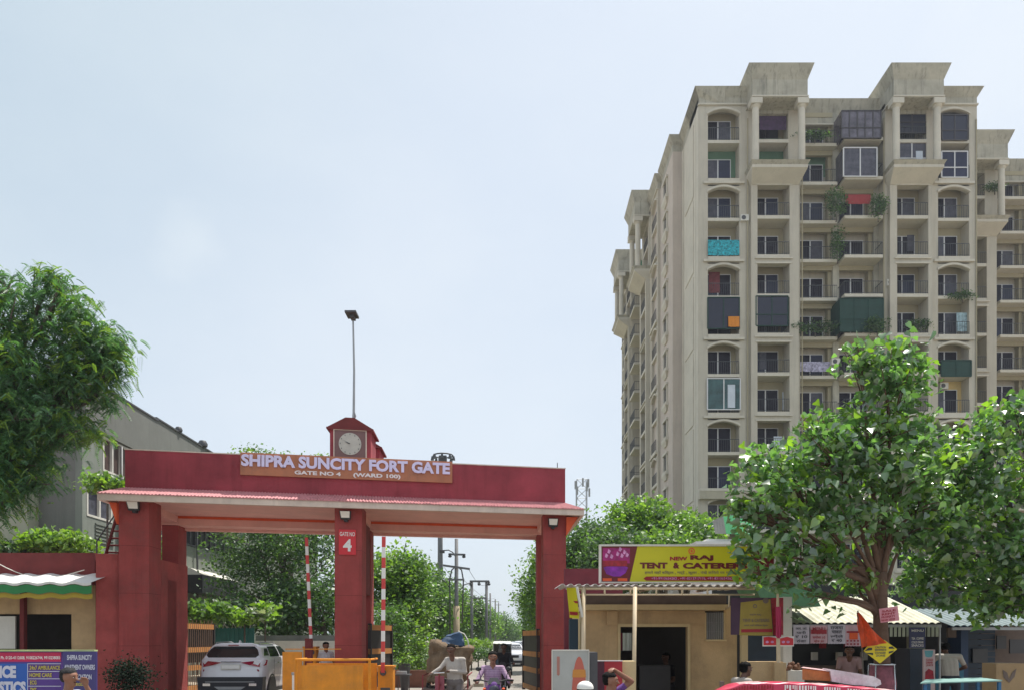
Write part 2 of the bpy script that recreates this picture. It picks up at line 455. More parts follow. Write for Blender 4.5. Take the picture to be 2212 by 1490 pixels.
m_trunk = M('bark_brown', (0.13, 0.075, 0.05), 0.95, var=0.3, scale=6, bump=0.6, bscale=25)
m_trunkg = M('bark_grey', (0.12, 0.10, 0.08), 0.95, var=0.3, scale=6, bump=0.6, bscale=25)
m_lfneem = M('leaf_neem', (0.085, 0.19, 0.09), 0.45, var=0.3, scale=0.8, bump=0, island=0.4, trans=0.38)
m_lfneemy = M('leaf_neem_yellowish', (0.16, 0.26, 0.045), 0.45, var=0.25, scale=0.8, bump=0, island=0.35, trans=0.42)
m_lfpeep = M('leaf_peepal', (0.095, 0.20, 0.070), 0.36, var=0.25, scale=1.2, bump=0, island=0.55, trans=0.45, spec=1.0, coat=0.6)
m_lfpeepy = M('leaf_peepal_young', (0.17, 0.30, 0.035), 0.30, var=0.25, scale=1.2, bump=0, island=0.35, trans=0.45, spec=0.9, coat=0.4)
m_lfdark = M('leaf_dark', (0.060, 0.120, 0.052), 0.5, var=0.3, scale=0.5, bump=0, island=0.4, trans=0.36)
m_lfmid = M('leaf_mid', (0.095, 0.180, 0.055), 0.45, var=0.3, scale=0.5, bump=0, island=0.4, trans=0.42)
m_lfbright = M('leaf_bright', (0.17, 0.29, 0.05), 0.45, var=0.25, scale=0.5, bump=0, island=0.4, trans=0.42)
m_carw = M('car_white', (0.70, 0.70, 0.74), 0.22, var=0.02, bump=0, coat=0.8)
m_carb = M('car_black_trim', (0.018, 0.018, 0.024), 0.45, var=0.08, bump=0)
m_carglass = M('car_glass', (0.02, 0.024, 0.026), 0.04, var=0.2, bump=0, spec=0.9)
m_tail = M('tail_lamp', (0.28, 0.004, 0.018), 0.15, var=0.05, bump=0, coat=1.0)
m_tyre = M('tyre_rubber', (0.022, 0.021, 0.020), 0.85, var=0.2)
m_rim = M('alloy_rim', (0.42, 0.42, 0.44), 0.3, metal=0.8, var=0.05, bump=0)
m_chrome = M('chrome', (0.6, 0.6, 0.62), 0.15, metal=1.0, var=0.02, bump=0)
m_skin = M('skin', (0.25, 0.115, 0.07), 0.55, var=0.1, scale=20, bump=0.05)
m_skind = M('skin_dark', (0.13, 0.06, 0.038), 0.55, var=0.1, scale=20, bump=0.05)
m_hair = M('hair_black', (0.006, 0.005, 0.005), 0.85, spec=0.15, var=0.2, scale=30, bump=0.4, bscale=90)
m_hairg = M('hair_greying', (0.035, 0.034, 0.036), 0.9, spec=0.15, var=0.4, scale=30, bump=0.4, bscale=90)
# ------------------------------------------------------------------ ground and road
def sheet(name, pts, z, mat, kind='structure'):
    mb = MB(); mb.add([(p[0], p[1], z) for p in pts], [tuple(range(len(pts)))])
    o = mb.build(name, mat); 
    # make sure it faces up
    return P_(o, kind=kind)
sheet('ground', [(-900, -60), (900, -60), (900, 1500), (-900, 1500)], 0.0, m_dust)
sheet('forecourt_road', [(-40, -10), (40, -10), (40, 19.2), (-40, 19.2)], 0.004, m_asph)
sheet('gate_road', [(-9.6, 19.2), (1.4, 19.2), (1.5, 30), (-9.8, 30)], 0.006, m_asph)
sheet('road', [(-3.3, 30), (1.55, 30), (6.6, 400), (1.4, 400)], 0.008, m_asph)
sheet('drive', [(-9.8, 30), (-3.3, 30), (-3.3, 33), (-12.5, 60), (-16, 60)], 0.007, m_dust)
# kerbed planting beds left and right of the road
def bed(name, pts, zt=0.35):
    mb = MB()
    mb.poly([(p[0], p[1], 0.0) for p in pts], (0, 0, zt)); return P_(mb.build(name, m_kerb), kind='structure')
bed('kerb', [(-3.45, 33.5), (-3.25, 33.5), (-1.2, 180), (-1.4, 180)], 0.34)
bed('kerb', [(-3.45, 33.5), (-9.0, 33.5), (-9.0, 33.3), (-3.25, 33.3)], 0.34)
bed('kerb', [(1.62, 27), (1.8, 27), (5.2, 260), (5.0, 260)], 0.16)
sheet('verge', [(-3.46, 33.55), (-9.0, 33.55), (-40, 180), (-1.45, 180)], 0.22, m_grass)
sheet('verge', [(1.82, 27), (40, 27), (60, 260), (5.22, 260)], 0.10, m_grass)
# stones painted along the edge of the drive
for i in range(7):
    mb = MB(); mb.box(-5.0 + i * 0.6, -4.62 + i * 0.6, 27.6 + (i % 2) * .03, 27.8, 0.007, 0.13)
    P_(mb.build('kerb_stone', m_kerb), label='pale kerb stone, ' + ('first', 'second', 'third', 'fourth', 'fifth', 'sixth', 'last')[i] + ' from the left in the row across the drive', cat='kerb stone', group='kerb stones along the drive')

# ------------------------------------------------------------------ gate
A = Vector((XX(210, 19.04), 19.04, 0)); B = Vector((XX(1262, 21.44), 21.44, 0))
GU = (B - A).normalized(); GLEN = (B - A).length
GD = Vector(((1040 - CX) / FPX, 1, 0)).normalized()
def G(u, v, z): 
    p = A + GU * u + GD * v
    return Vector((p.x, p.y, z))
def gu(px, v):
    """u on the line at setback v seen at px"""
    k = (px - CX) / FPX
    q = A + GD * v
    return (k * q.y - q.x) / (GU.x - k * GU.y)
def gz(px, py, v):
    p = G(gu(px, v), v, 0); return ZZ(py, p.y)

gate = thing('entrance_gate', 'big dark red concrete entrance gate with pink tiled canopy, clock turret and columns', 'gate', tuple(G(GLEN / 2, 1.2, 0)))
VW, VB = 0.55, 3.35            # front / back face of the upper wall
u0, u1 = gu(270, VW), gu(1221, VW)
# upper wall
mb = MB()
mb.box(u0, u1, VW, VW + .2, 5.50, 6.60, xf=G); mb.box(u0, u1, VB - .2, VB, 5.50, 6.58, xf=G)
mb.box(u0, u0 + .2, VW + .2, VB - .2, 5.50, 6.60, xf=G); mb.box(u1 - .2, u1, VW + .2, VB - .2, 5.50, 6.60, xf=G)
mb.box(u0 + .2, u1 - .2, VW + .2, VB - .2, 5.50, 5.62, xf=G)
mb.build('parapet_wall', m_red, gate)
mb = MB(); mb.box(u0 - .012, u1 + .012, VW - .012, VW + .23, 6.602, 6.63, xf=G); mb.build('coping', m_fascia, gate)
# canopy slab : fascia, sloping tiled top, soffit
e0, e1 = 0.0, GLEN
mb = MB()
mb.add([(e0, 0, 5.20), (e1, 0, 5.20), (e1, 0, 5.365), (e0, 0, 5.365), (e0, .10, 5.20), (e1, .10, 5.20), (e1, .10, 5.365), (e0, .10, 5.365)],
       [(0, 1, 2, 3), (4, 7, 6, 5), (0, 3, 7, 4), (1, 5, 6, 2), (2, 6, 7, 3), (0, 4, 5, 1)], xf=G)
mb.box(e0, e0 + .1, .1, 3.9, 5.20, 5.365, xf=G); mb.box(e1 - .1, e1, .1, 3.9, 5.20, 5.365, xf=G)
mb.box(e0 + .1, e1 - .1, 3.8, 3.9, 5.20, 5.365, xf=G)
mb.build('fascia', m_fascia, gate)
mb = MB()
n = 150
for i in range(n):                                   # ribbed tiles on the front slope
    a = e0 - .01 + (e1 - e0 + .02) * i / n; b = e0 - .01 + (e1 - e0 + .02) * (i + 1) / n
    a2 = max(a, u0 - (u0 - e0) * 0.0); c = (a + b) / 2
    jit = random.uniform(-.006, .006)
    f = lambda u: u0 + (u - e0) * (u1 - u0) / (e1 - e0)
    mb.add([(a, -.03, 5.366 + jit), (c, -.03, 5.396 + jit), (b, -.03, 5.366 + jit),
            (f(a), VW - .003, 5.615), (f(c), VW - .003, 5.645), (f(b), VW - .003, 5.615),
            (a, -.03, 5.355), (b, -.03, 5.355)], [(0, 1, 4, 3), (1, 2, 5, 4), (0, 6, 7, 2, 1)], xf=G)
mb.build('roof_tiles', m_tile, gate, kind='stuff', fixn=False)
mb = MB()
mb.add([(e0, 0, 5.368), (u0, VW, 5.62), (u0, VB, 5.62), (e0, 3.9, 5.368), (u0, VW, 5.37), (u0, VB, 5.37)], [(0, 1, 2, 3), (0, 4, 1), (3, 2, 5), (1, 4, 5, 2), (0, 3, 5, 4)], xf=G)
mb.add([(e1, 0, 5.368), (u1, VW, 5.62), (u1, VB, 5.62), (e1, 3.9, 5.368), (u1, VW, 5.37), (u1, VB, 5.37)], [(0, 3, 2, 1), (0, 1, 4), (3, 5, 2), (1, 2, 5, 4), (0, 4, 5, 3)], xf=G)
mb.build('end_roof', m_tile, gate)
mb = MB(); mb.box(e0 + .1, e1 - .1, .1, 3.8, 5.30, 5.362, xf=G)
mb.build('soffit', m_peach, gate)
# orange triangular brackets at both ends
uF = [gu(296, .60), gu(755, .60), gu(1197, .60)]; hw = [.36, .36, .33]
for (ue, uc, s) in ((e0, uF[0] - .36, 1), (e1, uF[2] + .33, -1)):
    mb = MB()
    q0, q1 = uc, ue + s * .14
    mb.add([(q1, .3, 5.196), (q0, .3, 5.196), (q0, .3, 4.66), (q1, 1.5, 5.196), (q0, 1.5, 5.196), (q0, 1.5, 4.66)],
           [(0, 1, 2), (3, 5, 4), (0, 3, 4, 1), (1, 4, 5, 2), (0, 2, 5, 3)], xf=G)
    mb.build('end_bracket', m_orange, gate)
# columns
cols = []
for i, u in enumerate(uF):
    mb = MB(); mb.box(u - hw[i], u + hw[i], .42, 1.17, 0, 5.298, xf=G); mb.build('front_column', m_redcol, gate)
    mb = MB()
    for z in (1.55, 2.9, 4.12): mb.box(u - hw[i] - .003, u + hw[i] + .003, .417, 1.173, z, z + .010, xf=G)
    mb.build('column_joint', m_maroon, gate)
VK = 3.0
ub = [(gu(350, VK), gu(385, VK)), (gu(770, VK), gu(801, VK)), (gu(1160, VK), gu(1196, VK))]
for (a, b) in ub:
    mb = MB(); mb.box(a, b, VK, VK + .62, 0, 5.03, xf=G); mb.build('rear_column', m_redcol, gate)
# rear beam, cross beams and thin orange strip painting the shade under the soffit
mb = MB(); mb.box(ub[0][0] - .1, ub[2][1] + .3, VK - .05, VK + .5, 5.035, 5.297, xf=G)
mb.box(ub[0][0] - .4, ub[2][1] + .3, VK + .5, VK + .7, 4.96, 5.20, xf=G)
mb.build('rear_beam', m_peach, gate)
mb = MB(); mb.box(ub[0][0] - .1, ub[2][1] + .3, VK - .075, VK - .052, 5.225, 5.297, xf=G); mb.build('beam_shade_strip', m_orange, gate)
for i, (a, b) in enumerate(ub):
    mb = MB(); mb.box(a + .0, b + .02, 1.18, VK - .08, 5.10, 5.296, xf=G); mb.build('cross_beam', m_peach, gate)
# panels tying front and rear columns
mb = MB(); mb.box(ub[1][0] + .02, ub[1][1] - .02, 1.18, VK - .01, 3.05, 5.09, xf=G); mb.build('column_tie_wall', m_maroon, gate)
a = gu(322, 1.2)
mb = MB(); mb.box(uF[0] + .02, uF[0] + .36, 1.18, VK + .01, 0, 3.85, xf=G)
mb.box(uF[0] + .36, gu(363, 2.0), 1.6, 2.2, 0, 3.35, xf=G)
mb.build('column_tie_wall', m_redlow, gate)
mb = MB(); mb.box(uF[2] + .34, uF[2] + .66, .7, 1.5, 0, 3.02, xf=G); mb.ball(tuple(G(uF[2] + .5, 1.1, 3.02)), (.16, .38, .12), z0=0)
mb.build('side_pier', m_redlow, gate)
# stepped wall left of the gate
mb = MB(); mb.box(gu(207, .55), uF[0] - .362, .55, 1.15, 0, gz(235, 1195, .55), xf=G)
mb.build('gate_side_wall', m_redlow, gate)

# clock turret on top (front) and its twin behind
def turret(uc, v0, name_extra):
    z0 = 6.62; w = .545
    mb = MB(); mb.box(uc - w, uc + w, v0, v0 + 1.0, z0, 7.46, xf=G)
    mb.build('turret', m_red, gate)
    mb = MB()
    zz = 7.462; W = w + .06
    mb.add([(uc - W, v0 - .08, zz), (uc - .12, v0 - .08, 7.74), (uc + .12, v0 - .08, 7.74), (uc + W, v0 - .08, zz),
            (uc - W, v0 + 1.08, zz), (uc - .12, v0 + 1.08, 7.74), (uc + .12, v0 + 1.08, 7.74), (uc + W, v0 + 1.08, zz)],
           [(0, 3, 2, 1), (4, 5, 6, 7), (0, 1, 5, 4), (1, 2, 6, 5), (2, 3, 7, 6), (0, 4, 7, 3)], xf=G)
    mb.box(uc - W - .02, uc + W + .02, v0 - .1, v0 + 1.1, zz - .05, zz - .003, xf=G)
    mb.build('turret_roof', m_maroon, gate)
uc = gu(757, .62)
turret(uc, .62, ''); turret(uc - .02, 2.55, '')
clock = thing('wall_clock', 'round pale clock dial in a square brown frame on the front of the red turret', 'clock', tuple(G(uc, .6, 6.75)))
mb = MB(); mb.box(uc - .42, uc + .42, .575, .612, 6.66, 7.40, xf=G); mb.build('surround', m_cglass, clock)
mb = MB()
for (a, b, c, d) in ((-.44, -.415, 6.64, 7.42), (.415, .44, 6.64, 7.42), (-.415, .415, 6.64, 6.665), (-.415, .415, 7.395, 7.42)):
    mb.box(uc + a, uc + b, .55, .612, c, d, xf=G)
mb.build('frame', m_fascia, clock)
mb = MB(); seg = 36; cz = 7.03; rr = .30
mb.poly([(uc + rr * math.cos(2 * math.pi * k / seg), .55, cz + rr * math.sin(2 * math.pi * k / seg)) for k in range(seg)], (0, .02, 0), xf=G)
dial = mb.build('dial', m_clock, clock)
mb = MB()
for k in range(12):
    t = 2 * math.pi * k / 12; c, s_ = math.cos(t), math.sin(t)
    mb.box(uc + .26 * s_ - .008, uc + .26 * s_ + .008, .540, .548, cz + .26 * c - .018, cz + .26 * c + .018, xf=G)
mb.build('hour_marks', m_dark, dial)
for (ang, ln, w) in ((-62, .21, .009), (-75, .15, .013)):
    t = R(ang); mb = MB()
    dx, dz = math.sin(t), math.cos(t)
    mb.add([(uc - w * dz, .535, cz + w * dx), (uc + w * dz, .535, cz - w * dx), (uc + dx * ln, .535, cz + dz * ln), (uc - w * dz, .539, cz + w * dx), (uc + w * dz, .539, cz - w * dx), (uc + dx * ln, .539, cz + dz * ln)],
           [(0, 1, 2), (3, 5, 4), (0, 2, 5, 3), (1, 4, 5, 2), (0, 3, 4, 1)], xf=G)
    mb.build('clock_hand', m_dark, dial)

# main sign
s0, s1 = gu(519, VW - .06), gu(977, VW - .06)
name_sign = thing('name_board', 'long brown board with raised lilac letters fixed on the red wall below the clock', 'sign', tuple(G((s0 + s1) / 2, VW - .05, 6.05)))
mb = MB(); mb.box(s0, s1, VW - .065, VW - .004, 6.065, 6.655, xf=G); mb.build('board', m_signb, name_sign)
cc = G((s0 + s1) / 2 - .02, VW - .066, 6.447)
text_part('SHIPRA SUNCITY FORT GATE', cc, GU, (0, 0, 1), .315, s1 - s0 - .10, m_letter, name_sign, weight=.042, thick=.045)
text_part('GATE NO 4     (WARD 100)', G((s0 + s1) / 2 - .02, VW - .066, 6.165), GU, (0, 0, 1), .135, (s1 - s0) * .50, m_letter2, name_sign, weight=.04, thick=.02)
# gate number sign
a, b = gu(732, .40), gu(769, .40)
zt, zb = gz(750, 1143, .40), gz(750, 1197, .40)
gn = thing('gate_number_sign', 'small red sign with white lettering GATE NO 4 on the middle column', 'sign', tuple(G((a + b) / 2, .4, zb)))
mb = MB(); mb.box(a, b, .385, .418, zb, zt, xf=G); mb.build('board', m_signred, gn)
text_part('GATE NO', G((a + b) / 2, .384, zt - .12), GU, (0, 0, 1), .11, (b - a) * .88, m_white, gn, weight=.015, thick=.003)
text_part('4', G((a + b) / 2, .384, zt - .42), GU, (0, 0, 1), .33, None, m_white, gn, weight=.03, thick=.003)
# three flood lights
wh = ('left', 'middle', 'right')
for i, (px, py) in enumerate(((288, 1091), (746, 1111), (1195, 1127))):
    u = gu(px, .25); z = gz(px, py, .25)
    lab = ['square black floodlight under the canopy on the column beside the ladder', 'square black floodlight on the column above the gate number sign', 'square black floodlight on the column next to the tent shop'][i]
    t = thing('floodlight', lab, 'floodlight', tuple(G(u, .38, z)), 'floodlights on the gate columns')
    mb = MB()
    mb.frus((u - .13, u + .13, .26, .33), (u - .15, u + .15, .18, .27), z - .12, z + .10, xf=G)
    mb.box(u - .05, u + .05, .30, .418, z - .17, z - .05, xf=G)
    mb.build('housing', m_black, t)
    mb = MB()
    mb.add([(u - .105, .253, z - .095), (u + .105, .253, z - .095), (u + .125, .168, z + .085), (u - .125, .168, z + .085)], [(0, 1, 2, 3)], xf=G)
    mb.build('lens', m_lens, t, fixn=False)
# mast with panel on the turret
pt = G(uc + .0, 1.1, 7.74)
mast = thing('lamp_mast', 'thin tall mast with a small flat dark panel on top rising from the clock turret', 'mast', tuple(pt))
top = ZZ(686, pt.y)
mb = MB(); mb.tube([pt, pt + Vector((.01, 0, .3)), Vector((pt.x + .02, pt.y, (pt.z + top) / 2)), Vector((pt.x - .01, pt.y, top))], [.045, .036, .03, .024], 8)
mb.tube([pt + Vector((0, 0, .05)), pt + Vector((.07, -.02, .2)), pt + Vector((.0, 0, .4))], .018, 6)
mb.build('pole', m_steel, mast, smooth=True)
mb = MB()
c = Vector((pt.x, pt.y, top))
mb.box(c.x - .17, c.x + .14, c.y - .35, c.y + .1, top, top + .05); mb.box(c.x - .06, c.x + .06, c.y - .2, c.y + .05, top - .08, top)
mb.build('panel', m_dark, mast)
# lightning rod
p = G(gu(1204, 1.6), 1.6, 6.6)
mb = MB(); mb.tube([p, p + Vector((0, 0, .42))], .012, 6); P_(mb.build('thin_rod', m_dark, origin=p), label='thin short metal rod standing on the right end of the red gate wall', cat='rod')

# ladder and handrail left of the gate
lb = G(gu(242, 2.2), 2.2, gz(242, 1200, 2.2)); lt = G(gu(268, 2.2), 2.2, gz(268, 1108, 2.2))
lad = thing('ladder', 'rusty brown steel ladder leaning between the low wall and the canopy end', 'ladder', tuple(lb))
w = GU * .17
dx = (lt - lb)
for s_ in (-1, 1):
    mb = MB(); mb.tube([lb + w * s_ - dx * .1, lt + w * s_], .045, 6); mb.build('side_rail', m_maroon, lad)
for k in range(6):
    q = lb + dx * ((k + .5) / 6); mb = MB(); mb.tube([q - w, q + w], .028, 6); mb.build('rung', m_maroon, lad)
mb = MB(); q0 = G(gu(208, 2.0), 2.0, gz(208, 1200, 2.0)); q1 = G(gu(209, 2.0), 2.0, gz(209, 1168, 2.0)); q2 = G(gu(252, 2.0), 2.0, gz(252, 1105, 2.0))
mb.tube([q0 - Vector((0, 0, 1.0)), q1, q2], .022, 6)
P_(mb.build('handrail', m_dark, origin=q0), label='bent dark handrail beside the ladder at the left of the gate', cat='handrail')

# low red guard room left
yl = 19.9
wl = thing('guard_room', 'low dark red flat roofed guard room left of the gate with a black doorway', 'guard room', (-13.2, yl, 0))
xr = XX(205, yl)
mb = MB()
zt = ZZ(1193, yl)
mb.box(-19, xr, yl, yl + .25, ZZ(1262, yl), zt); mb.box(-19, xr, yl + .25, yl + 4.5, zt - .4, zt - .25); mb.box(-19, xr, yl + 4.5, yl + 4.7, 0, zt)
mb.build('parapet', m_maroon, wl)
mb = MB()
xd0, xd1, xp = XX(40, yl), XX(152, yl), xr - .01
zl = ZZ(1325, yl)
mb.box(xd1, xp, yl + .05, yl + .3, 0, ZZ(1262, yl) - .01); mb.box(-19, xd1, yl + .05, yl + .3, zl, ZZ(1262, yl) - .01)
mb.box(-19, xd0 - 1.2, yl + .05, yl + .3, 0, zl)
mb.build('wall', m_booth, wl)
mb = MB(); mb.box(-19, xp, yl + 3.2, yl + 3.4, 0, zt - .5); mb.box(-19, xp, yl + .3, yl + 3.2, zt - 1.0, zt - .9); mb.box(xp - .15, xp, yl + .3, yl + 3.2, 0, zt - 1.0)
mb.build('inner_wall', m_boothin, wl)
mb = MB(); mb.box(XX(37, yl - .2), XX(46, yl - .2), yl - .1, yl + .04, 0, ZZ(1275, yl)); mb.build('post', m_maroon, wl)
mb = MB(); mb.box(-14.5, XX(36, yl), yl - .06, yl - .01, ZZ(1400, yl), ZZ(1330, yl)); mb.build('light_panel', m_offw, wl)
# awning of rippled sheet
ya = yl - 1.0
aw = thing('awning', 'rippled sheet awning with a green underside and white edge over the guard room door', 'awning', (XX(100, ya), ya, ZZ(1265, ya)))
nx = 40; xa0, xa1 = -14.5, XX(197, ya)
for (nm, mt, za, zb_, dy) in (('white_sheet', m_white, 1256, 1262, 0), ('green_flap', M('green_tarp', (.02, .22, .06), .6), 1263, 1280, .02), ('yellow_flap', M('yellow_tarp', (.42, .30, .03), .7), 1281, 1291, .06)):
    mb = MB()
    for i in range(nx):
        a = xa0 + (xa1 - xa0) * i / nx; b = xa0 + (xa1 - xa0) * (i + 1) / nx
        w1 = .025 * math.sin(i * 1.1); w2 = .025 * math.sin((i + 1) * 1.1)
        z1 = ZZ(za, ya); z2 = ZZ(zb_, ya)
        sl = (.012 * (a + 11.5)); 
        if nm == 'white_sheet':
            mb.add([(a, ya, z1 + w1 - .01), (b, ya, z1 + w2 - .01), (b, yl - .01, z1 + w2 + .28), (a, yl - .01, z1 + w1 + .28), (a, ya, z2 + w1), (b, ya, z2 + w2)], [(0, 1, 2, 3), (4, 5, 1, 0)])
        else:
            mb.add([(a, ya + dy, z1 + w1), (b, ya + dy, z1 + w2), (b, ya + dy, z2 + w2), (a, ya + dy, z2 + w1)], [(0, 3, 2, 1)])
    mb.build(nm, mt, aw, fixn=False)
# cables drooping over the guard room
for k, (p0, p1) in enumerate((((0, 1250), (182, 1230)), ((-40, 1195), (110, 1254)))):
    a_ = P(*p0, yl - .15); b_ = P(*p1, yl - .15); mb = MB()
    mb.tube([a_.lerp(b_, t / 8) - Vector((0, 0, .12 * math.sin(math.pi * t / 8))) for t in range(9)], .012, 5)
    P_(mb.build('cable', m_offw, origin=a_), label=('pale cable sagging across the dark red guard room wall' if k == 0 else 'steeper drooping cable at the far left of the guard room wall'), cat='cable')

# rear and middle gate leaves : orange frame with black sheet / bars
m_gatebar = M('gate_bar_brown', (.20, .13, .09), .6, var=.2)
def leaf_gate(label, p0, p1, zt, bars=True, rows=(.0, .33, .62, 1.0)):
    p0, p1 = Vector((*p0, 0)), Vector((*p1, 0))
    t = thing('gate_leaf', label, 'gate', tuple(p0), 'leaves of the entrance gate')
    d = (p1 - p0); L = d.length; d.normalize(); nrm = Vector((-d.y, d.x, 0))
    X = lambda x, y, z: p0 + d * x + nrm * y + Vector((0, 0, z))
    for k, r in enumerate(rows):
        z = .12 + r * (zt - .32)
        mb = MB(); mb.box(0, L, -.04, .04, z, z + .16, xf=X); mb.build('cross_rail', m_gateo, t)
    for x in (0.0, L - .08):
        mb = MB(); mb.box(x, x + .08, -.05, .05, .05, zt, xf=X); mb.build('stile', m_gateb, t)
    if bars:
        n = int(L / .13)
        for i in range(n):
            x = .1 + (L - .2) * i / n
            mb = MB(); mb.box(x, x + .02, -.045, -.025, .1, zt + .08 * (i % 2), xf=X); mb.build('bar', m_gatebar, t)
        mb = MB(); mb.box(.08, L - .08, -.012, -.004, .12 + .45 * (zt - .3), zt - .1, xf=X); mb.build('sheet', m_gateb, t)
    else:
        mb = MB(); mb.box(.08, L - .08, -.012, .012, .12, zt - .05, xf=X); mb.build('sheet', m_gateb, t)
    return t
yg = 24.2
leaf_gate('open gate leaf of orange rails and bars on the left behind the white car', (XX(386, 23.0), 23.0), (XX(462, 25.2), 25.2), ZZ(1343, 23.5))
leaf_gate('black gate leaf with orange rails beside the middle red column', (XX(798, 22.6), 22.6), (XX(846, 24.2), 24.2), ZZ(1346, 23), bars=False)
leaf_gate('black gate leaf with four orange rails at the rightmost red column', (XX(1163, 22.9), 22.9), (XX(1131, 25.6), 25.6), ZZ(1358, 24), bars=False)

# boom barriers
def boom(px, py0, py1, d, pxb, label, boxpx):
    base = Vector((XX(boxpx, d), d, 0))
    t = thing('boom_barrier', label, 'barrier', tuple(base), 'raised boom barriers')
    a_ = P(pxb, py1, d - .22); b_ = P(px, py0, d - .22)
    n = 13
    for k in range(n):
        q0 = a_.lerp(b_, k / n); q1 = a_.lerp(b_, (k + 1) / n)
        mb = MB(); mb.box(-.042, .042, -.02, .02, 0, (q1 - q0).length - .001, xf=lambda x, y, z, q0=q0, q1=q1: q0 + Vector((x, y, 0)) + (q1 - q0).normalized() * z)
        mb.build('arm_band', m_boomred if k % 2 == n % 2 - 1 or k % 2 == 0 else m_white, t)
    mb = MB(); mb.box(base.x - .17, base.x + .17, d - .17, d + .17, 0, a_.z + .12); mb.box(base.x - .19, base.x + .19, d - .19, d + .19, a_.z + .12, a_.z + .16)
    mb.build('housing', m_yel, t)
    mb = MB(); mb.wheel((a_.x, d - .19, a_.z), .07, .04, axis='y'); mb.build('hub', m_dark, t)
    mb = MB(); mb.box(base.x - .11, base.x + .11, d - .176, d - .171, .35, .62); mb.build('vent', m_dark, t)
boom(662, 1160, 1408, 21.2, 673, 'raised red and white boom barrier left of the middle column', 672)
boom(829, 1158, 1452, 17.6, 827, 'raised red and white boom barrier right of the middle column by the yellow box', 835)

# yellow barricade
yb_ = 16.6
bar = thing('yellow_barricade', 'big yellow sheet metal barricade with tubular frame in front of the middle column', 'barricade', (XX(720, yb_), yb_, 0))
mb = MB()
x0, x1 = XX(638, yb_), XX(798, yb_)
zt = ZZ(1424, yb_)
mb.box(XX(652, yb_), XX(784, yb_), yb_, yb_ + .03, .25, ZZ(1436, yb_)); mb.build('panel', m_yel, bar)
for xx in (x0, x1):
    mb = MB(); mb.tube([(xx, yb_ + .02, 0), (xx, yb_ + .02, zt)], .03, 8); mb.build('post', m_yel, bar, smooth=True)
mb = MB(); mb.tube([(x0, yb_ + .02, zt), (x1, yb_ + .02, zt)], .03, 8); mb.build('top_rail', m_yel, bar, smooth=True)
mb = MB(); mb.tube([(x0, yb_ + .02, .2), (x1, yb_ + .02, .2)], .025, 8); mb.build('bottom_rail', m_yel, bar, smooth=True)
mb = MB(); mb.box(x0 - .0, x1, yb_ + .9, yb_ + .93, .2, zt - .1); mb.tube([(x0, yb_ + .05, zt), (x0, yb_ + .9, zt)], .025, 8); mb.tube([(x1, yb_ + .05, zt), (x1, yb_ + .9, zt)], .025, 8)
mb.build('rear_panel', m_yel, bar)
# second smaller barricade behind
y2 = 19.0
b2 = thing('yellow_barricade', 'smaller yellow barrier panel behind the car mirror and the big barricade', 'barricade', (XX(630, y2), y2, 0))
mb = MB(); mb.box(XX(610, y2), XX(652, y2), y2, y2 + .04, .2, ZZ(1407, y2)); mb.build('panel', m_yel, b2)
mb = MB(); mb.box(XX(615, y2), XX(735, y2), y2 + .05, y2 + .1, ZZ(1402, y2), ZZ(1400, y2)); mb.build('top_rail', m_yel, b2)
mb = MB(); mb.box(XX(655, y2), XX(668, y2), y2 + .15, y2 + .35, 0, ZZ(1378, y2)); P_(mb.build('brown_post', m_maroon, origin=(XX(660, y2), y2, 0)), label='short brown painted post behind the yellow barricade', cat='post')
# white bollard beside the car
yq = 18.2
bo = thing('traffic_post', 'white post with dark band standing beside the white car', 'post', (XX(634, yq), yq, 0))
mb = MB(); mb.tube([(XX(634, yq), yq, 0), (XX(634, yq), yq, ZZ(1457, yq))], .035, 10); mb.build('pole', m_white, bo, smooth=True)
mb = MB(); mb.tube([(XX(634, yq), yq, ZZ(1457, yq)), (XX(634, yq), yq, ZZ(1451, yq))], .05, 10); mb.build('cap', m_steel, bo, smooth=True)
# ------------------------------------------------------------------ apartment tower
YF = 59.0
X0 = XX(1509, YF)                     # near left corner of the front
tower = thing('apartment_tower', 'tall cream apartment tower with rows of balconies, flared parapets and columned porticoes', 'building', (X0 + 10, YF, 0))
def zf(k): return 40.23 - 3.004 * k
def data(mb, name, mats, smooth=False, fixn=True):
    """mesh data only, for sharing"""
    o = mb.build(name, mats, smooth=smooth, fixn=fixn, origin=(0, 0, 0)); me = o.data; bpy.data.objects.remove(o); return me
def win_data(w, h, dark=False):
    fr = MB(); t = .05
    fr.box(-w / 2, w / 2, -.05, 0, 0, t); fr.box(-w / 2, w / 2, -.05, 0, h - t, h)
    for x in (-w / 2, -t / 2 - .02, w / 2 - t): fr.box(x, x + t + (.04 if abs(x) < .1 else 0), -.05, 0, t, h - t)
    return data(fr, 'window', m_mulld if dark else m_mull)
def pane_data(w, h, mat, name='pane'):
    mb = MB(); mb.box(-w / 4 + .045, w / 4 - .04, -.03, -.012, .055, h - .055); return data(mb, name, mat)
WW, WH = 2.02, 2.12
me_win, me_wind = win_data(WW, WH), win_data(WW, WH, True)
me_pane = [pane_data(WW, WH, m) for m in (m_glass, m_glass2, m_glass3)]
def rail_data(w, dep=0.0, slant=False):
    mb = MB()
    mb.box(-w / 2, w / 2, -.03, .0, .96, 1.0); mb.box(-w / 2, w / 2, -.025, -.005, .08, .11)
    n = max(3, int(w / .17))
    for i in range(n + 1):
        x = -w / 2 + w * i / n
        mb.box(x - .009, x + .009, -.024, -.006, .0, .96)
    if dep:
        for s in (-1, 1):
            x = s * w / 2
            mb.box(x - .02, x + .02, 0, dep, .96, 1.0); mb.box(x - .02, x + .02, 0, dep, .08, .11)
            for j in range(4): y = dep * (j + .5) / 4; mb.box(x - .008, x + .008, y - .008, y + .008, 0, .96)
    return data(mb, 'railing', m_rail)
_cache = {}
